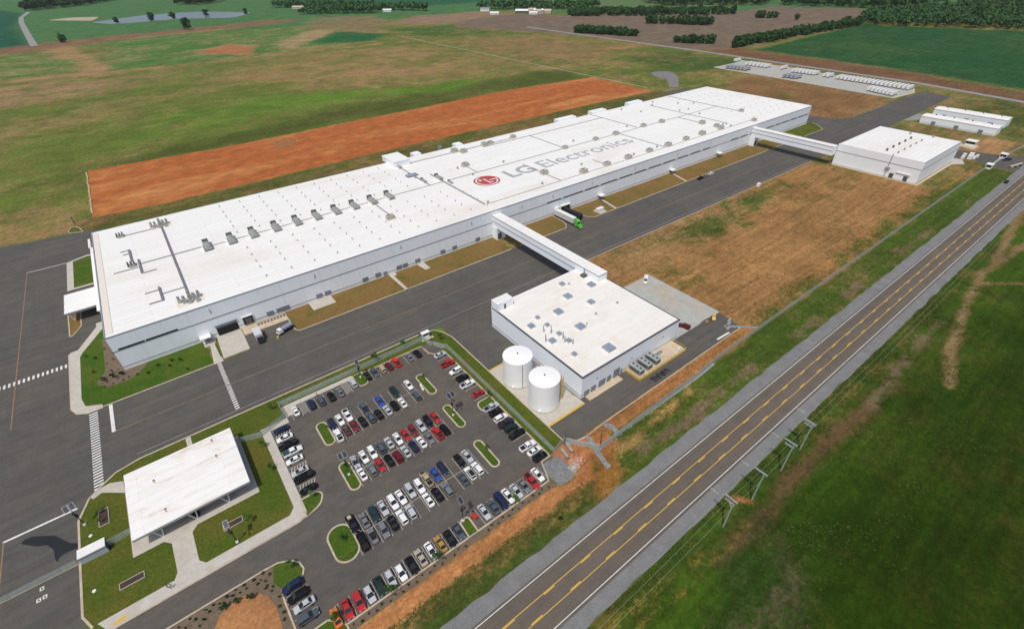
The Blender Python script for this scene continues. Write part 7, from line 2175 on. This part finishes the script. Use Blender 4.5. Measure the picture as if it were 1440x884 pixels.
# saplings round the plant
SAP = []
for k in range(3):
    t = bpy.data.objects.new("young_tree", None)
    COL.objects.link(t)
    tk = MB().tube((0, 0, 0), (0.05, 0, 2.3), 0.06, 6, 0.03)
    for j in range(3):
        a = j * 2.1 + k
        tk.tube((0.02, 0, 1.2 + 0.3 * j), (0.6 * math.cos(a), 0.6 * math.sin(a), 2.0 + 0.3 * j), 0.03, 4, 0.012)
    tk.obj("trunk", M_WOOD, t)
    cb = MB()
    crown(cb, rt, (0, 0, 2.5), 1.05, 1.2, 7, 30, 0.17)
    cb.obj("crown", M_LEAF, t)
    SAP.append([t, False])
for i, (x, y, s, z, lab) in enumerate((
  (36.5, -53.3, 0.85, .1, "sapling on the verge outside the lot's first fence corner"), (73.3, -52.4, 1.15, .1, "sapling on the fence verge above the tan SUV"), (85.0, -52.3, 1.1, .1, "sapling on the fence verge above the gap beside the grey sedan"), (98.2, -56.6, 1.0, .1, "sapling on the grass bend near the small white booth"),
  (82.9, -71.4, 0.55, .12, "tiny sapling on the slim island nearest the tank-side column's top"), (48.0, -73.2, 0.65, .12, "tiny sapling on the slim island beside the navy and white sedans"), (47.5, -90.3, 0.7, .12, "tiny sapling on the lamp island beside silver and white cars"), (82.5, -109.6, 0.6, .12, "tiny sapling on the slim island beside the dark green car"),
  (36.4, -93.2, 0.95, .12, "sapling on the rounded grass bulge ending the hatched bays"), (38.2, -110.3, 0.75, .12, "sapling in the middle of the broad oval island"), (25.8, -109.3, 0.95, .1, "sapling on the grass bulge above the navy SUVs"), (29.6, -126.8, 1.0, .1, "sapling on the grass corner beside the orange car"),
  (42.2, -129.5, 1.1, .03, "sapling in the mulch in front of the dark green sedan"), (54.0, -129.6, 1.1, .03, "sapling in the mulch leaning over the white sedan by gold car"), (78.2, -129.2, 1.1, .03, "sapling in the mulch at the white sedan beyond the navy van"), (29.9, -77.6, 0.9, .1, "sapling on the lawn beside the sidewalk, opposite white car"),
  (30.0, -67.6, 0.9, .1, "sapling on the lawn beside the sidewalk near the fence end"), (95.0, -92.8, 0.9, .12, "sapling on the round-ended island in the tank-side column"), (-10.2, -66.2, 0.5, .1, "small sapling beside the square planting bed"), (20.8, -90.4, 0.8, .1, "sapling on the lawn beyond the single-panel lamp"))):
    e = SAP[i % 3]
    rz = rt.uniform(0, 6.28)
    if not e[1]:
        e[1] = True
        o = e[0]
        o.location = (x, y, z)
    else:
        o = copy_tree(e[0], (x, y, z), rz)
    o.scale = (s, s, s)
    tag(o, lab, "tree", "young trees round the parking lot")
# shrubs
SHR = []
for k in range(2):
    t = bpy.data.objects.new("shrub", None)
    COL.objects.link(t)
    MB().tube((0, 0, 0), (0, 0, 0.4), 0.05, 5).obj("stem", M_WOOD, t)
    cb = MB()
    crown(cb, rt, (0, 0, 0.45), 0.42, 0.4, 5, 14, 0.12)
    cb.obj("foliage", M_LEAF_D, t)
    SHR.append([t, False])


def shrub(x, y, s, lab, grp, z=0.03):
    e = SHR[rt.randrange(2)]
    if not e[1]:
        e[1] = True
        o = e[0]
        o.location = (x, y, z)
    else:
        o = copy_tree(e[0], (x, y, z), rt.uniform(0, 6.28))
    o.scale = (s, s, s)
    tag(o, lab, "shrub", grp)


for x, y in ((11.8, -106.6), (12.9, -107.3), (14.4, -107.5), (15.8, -107.4), (17.7, -106.5), (19.9, -106.3), (21.0, -107.4), (19.1, -107.5), (19.8, -108.5), (18.2, -108.0), (15.6, -106.3), (13.7, -106.3), (19.4, -110.1), (20.4, -111.6), (20.9, -110.8), (19.9, -109.7),
             (10.2, -107.2), (9.0, -106.6), (8.0, -107.6), (6.8, -108.6), (7.4, -106.6), (5.2, -107.4), (4.2, -106.5), (3.2, -108.0), (2.0, -106.8), (5.6, -109.4), (21.4, -114.0), (20.9, -116.2), (21.3, -118.0), (20.8, -119.6)):
    shrub(x, y, rt.uniform(0.6, 1.0), "small dark shrub in the mulch along the entrance drive", "shrubs along the entrance drive")
for k in range(34):
    x = 32.6 + k * 1.7 + rt.uniform(-0.2, 0.2)
    if 62 < x < 67:
        continue
    shrub(x, -129.95 - (0.65 if k % 2 else 0), rt.uniform(0.55, 0.95), "small dark shrub in the mulch strip before the kerb row", "shrubs before the kerb row")
for x, y, s in ((11.1, -109.3, 2.2), (13.6, -109.4, 2.1), (16.2, -110.7, 2.0)):
    shrub(x, y, s, "larger dark shrub on the dirt mound's rim", "shrubs on the dirt mound", 0.3)
for x, y in ((-6.3, -2.0), (-3.7, -2.4), (-1.0, -2.3)):
    shrub(x, y, 2.2, "bushy dark shrub in the bed at the hall's corner", "bushes at the hall's corner", 0.12)
for k in range(26):
    x, y = rt.uniform(-5.2, -0.6), rt.uniform(-1, 23)
    if k > 16:
        x, y = rt.uniform(-7.5, 4.0), rt.uniform(-6.3, -3.4)
    shrub(x, y, rt.uniform(0.55, 0.9), "small shrub in the mulch bed round the hall's corner", "small shrubs round the hall's corner", 0.12)
for x, y, s in ((-8.1, 13.9, 1.5), (-9.1, 5.4, 1.4), (-10.9, 17.7, 1.2), (6.6, -7.6, 1.3), (9.9, -5.0, 1.5), (14.3, -5.2, 1.4), (17.0, -7.0, 1.6), (18.1, -14.2, 1.1), (13.2, -8.4, 1.2)):
    shrub(x, y, s, "dark shrub planted singly in the green lawn by the hall", "single shrubs in the hall's lawn", 0.1)
for k in range(16):
    shrub(489.5 + k * 0.9, -138.4 + 0.18 * k * -1 + 1.2 * math.sin(k), 1.3, "dark shrub round the low entry wall", "shrubs round the entry wall", 0.0)
shrub(85.0, -139.5, 1.6, "lone dark bush on the highway verge", None, 0.0)

# weeds and tufts that break up the open ground
def tufts(name, m_, n, pick, s0, s1):
    mb = MB()
    for _ in range(n):
        x, y = pick()
        s = rt.uniform(s0, s1)
        for b in range(3):
            a = rt.uniform(0, 6.283)
            dx, dy = math.cos(a) * s, math.sin(a) * s
            ox, oy = rt.uniform(-s, s) * 0.5, rt.uniform(-s, s) * 0.5
            mb.add([(x + ox - dy * 0.5, y + oy + dx * 0.5, 0.02), (x + ox + dy * 0.5, y + oy - dx * 0.5, 0.02), (x + ox + dx * 1.1 + dy * 0.3, y + oy + dy * 1.1 - dx * 0.3, s * 0.75), (x + ox + dx * 0.8 - dy * 0.4, y + oy + dy * 0.8 + dx * 0.4, s * 0.95)], [(0, 1, 2, 3)])
    return tag(mb.obj(name, m_), kind="stuff")


def pick_field():
    while True:
        x, y = rt.uniform(66, 300), -161.9 - abs(rt.gauss(0, 14))
        if wob(x, y, 9) + 0.6 * wob(x + 50, y, 3.5) > 0.15:
            return x, y


def pick_verge():
    while True:
        x, y = rt.uniform(28, 100), rt.uniform(-142.2, -135.2)
        if wob(x, y * 2, 5) > -0.2:
            return x, y


def pick_ditch():
    return rt.uniform(108, 420), -135.6 - rt.gauss(0, 2.4)


def pick_dry():
    while True:
        x, y = 190 + 214 * rt.random() ** 1.3, rt.uniform(-124, -50)
        if x < 199.5:
            continue
        if wob(x * 0.35, y, 4) > 0.25:
            return x, round(y / 1.9) * 1.9 + rt.uniform(-0.25, 0.25)


def pick_bank():
    return rt.uniform(117, 190), rt.uniform(-128.9, -124.2)


tufts("weed_tufts", leaf_mat("weed_leaves", (0.030, 0.070, 0.006), (0.055, 0.095, 0.012)), 6500, pick_field, 0.10, 0.30)
tufts("dry_tufts", leaf_mat("straw_leaves", (0.13, 0.11, 0.03), (0.20, 0.15, 0.06)), 1500, pick_field, 0.10, 0.24)
tufts("verge_tufts", leaf_mat("verge_leaves", (0.055, 0.080, 0.014), (0.10, 0.11, 0.025)), 3200, pick_verge, 0.08, 0.2)
tufts("ditch_tufts", M_LEAF, 2600, pick_ditch, 0.08, 0.24)
tufts("field_tufts", leaf_mat("field_weed_leaves", (0.085, 0.080, 0.025), (0.14, 0.105, 0.045)), 2600, pick_dry, 0.09, 0.24)
tufts("bank_tufts", leaf_mat("bank_weed_leaves", (0.07, 0.075, 0.018), (0.12, 0.095, 0.03)), 700, pick_bank, 0.08, 0.18)

# ------------------------------------------------------------------ farms far off
def house(name, label, cat, x, y, w, d, h, rz, wall, roof, group=None):
    t = thing(name, label, cat, (x, y, 0), rz, group)
    MB().box(-w / 2, w / 2, -d / 2, d / 2, 0, h).obj("wall", wall, t)
    rr = MB()
    e = 0.6
    rr.add([(-w / 2 - e, -d / 2 - e, h), (w / 2 + e, -d / 2 - e, h), (w / 2 + e, d / 2 + e, h), (-w / 2 - e, d / 2 + e, h), (-w / 2 - e, 0, h + d * 0.22), (w / 2 + e, 0, h + d * 0.22)],
           [(0, 1, 5, 4), (2, 3, 4, 5), (1, 2, 5), (3, 0, 4), (0, 3, 2, 1)])
    rr.obj("roof", roof, t)
    for k in range(3):
        f = MB().box(-w / 2 + w * (k + 0.6) / 3.4 - 0.7, -w / 2 + w * (k + 0.6) / 3.4 + 0.7, -d / 2 - 0.08, -d / 2 + 0.01, 1.0, 2.6).obj("window", M_GLASS, t)
    MB().box(w / 2 - 0.01, w / 2 + 0.08, -1.2, 1.2, 0, 2.6).obj("door", M_DOOR, t)
    return t


M_TANR = mat("tan_tin_roof", (0.50, 0.44, 0.36), 0.6, 0.08, 0.1)
house("farm_shed", "long pale farm shed with open dark front beyond the brown field", "shed", 1006, 1030, 42, 18, 6, R(-50), M_UNIT_D, M_CURB)
house("farm_shed", "tan-roofed farm shed beside the dark copse", "shed", 1040, 985, 44, 18, 6, R(-50), M_CONC_T, M_TANR)
house("farm_shed", "square cream farm building in the middle of the farmyard", "shed", 1022, 1010, 20, 16, 9, R(-50), M_CONC_T, M_TANR)
house("farm_shed", "low white shed in front of the farmyard silos", "shed", 1005, 985, 22, 12, 4, R(-50), M_CURB, M_CURB)
for x, y, lab in ((1028, 975, "grain silo with a conical lid, nearest the tan shed"), (1016, 992, "grain silo with a conical lid, nearest the white shed")):
    t = thing("grain_silo", lab, "silo", (x, y, 0), 0, "farmyard silos")
    MB().lathe([(5, 0), (5, 9)], 0, 0, 16).obj("drum", M_GALV, t)
    MB().lathe([(5.2, 9), (0.6, 12.5)], 0, 0, 16).obj("lid", M_CURB, t)
house("farmhouse", "white farmhouse with a grey roof set apart from the farmyard", "house", 972, 1165, 26, 14, 6, R(-45), M_CURB, M_UNIT_B)
house("farmhouse", "pale house on the bare field's edge beyond the farmyard drive", "house", 930, 1060, 24, 12, 4, R(-45), M_CURB, M_CURB)
house("farmhouse", "small white house among dark trees at the meadow's edge", "house", 640, 1655, 22, 14, 6, R(-40), M_CURB, M_UNIT)
house("farmhouse", "long low house with a tan roof at the wood's edge", "house", 620, 1735, 44, 16, 5, R(-40), M_CONC_T, M_TANR)
house("farm_shed", "white shed showing through the far wood", "shed", 766, 1380, 26, 12, 5, R(-40), M_CURB, M_CURB)

# ------------------------------------------------------------------ the hazy air
hz = MB().box(-2600, 9200, -1600, 9200, -1.0, 121.0).obj("haze", None)
hm = bpy.data.materials.new("haze_air")
hm.use_nodes = True
hn = hm.node_tree
hn.nodes.remove(hn.nodes["Principled BSDF"])
pv = hn.nodes.new("ShaderNodeVolumePrincipled")
pv.inputs["Color"].default_value = (0.93, 0.96, 1.0, 1.0)
pv.inputs["Density"].default_value = 0.000025
hn.links.new(pv.outputs[0], hn.nodes["Material Output"].inputs["Volume"])
hz.data.materials.append(hm)
tag(hz, kind="stuff")
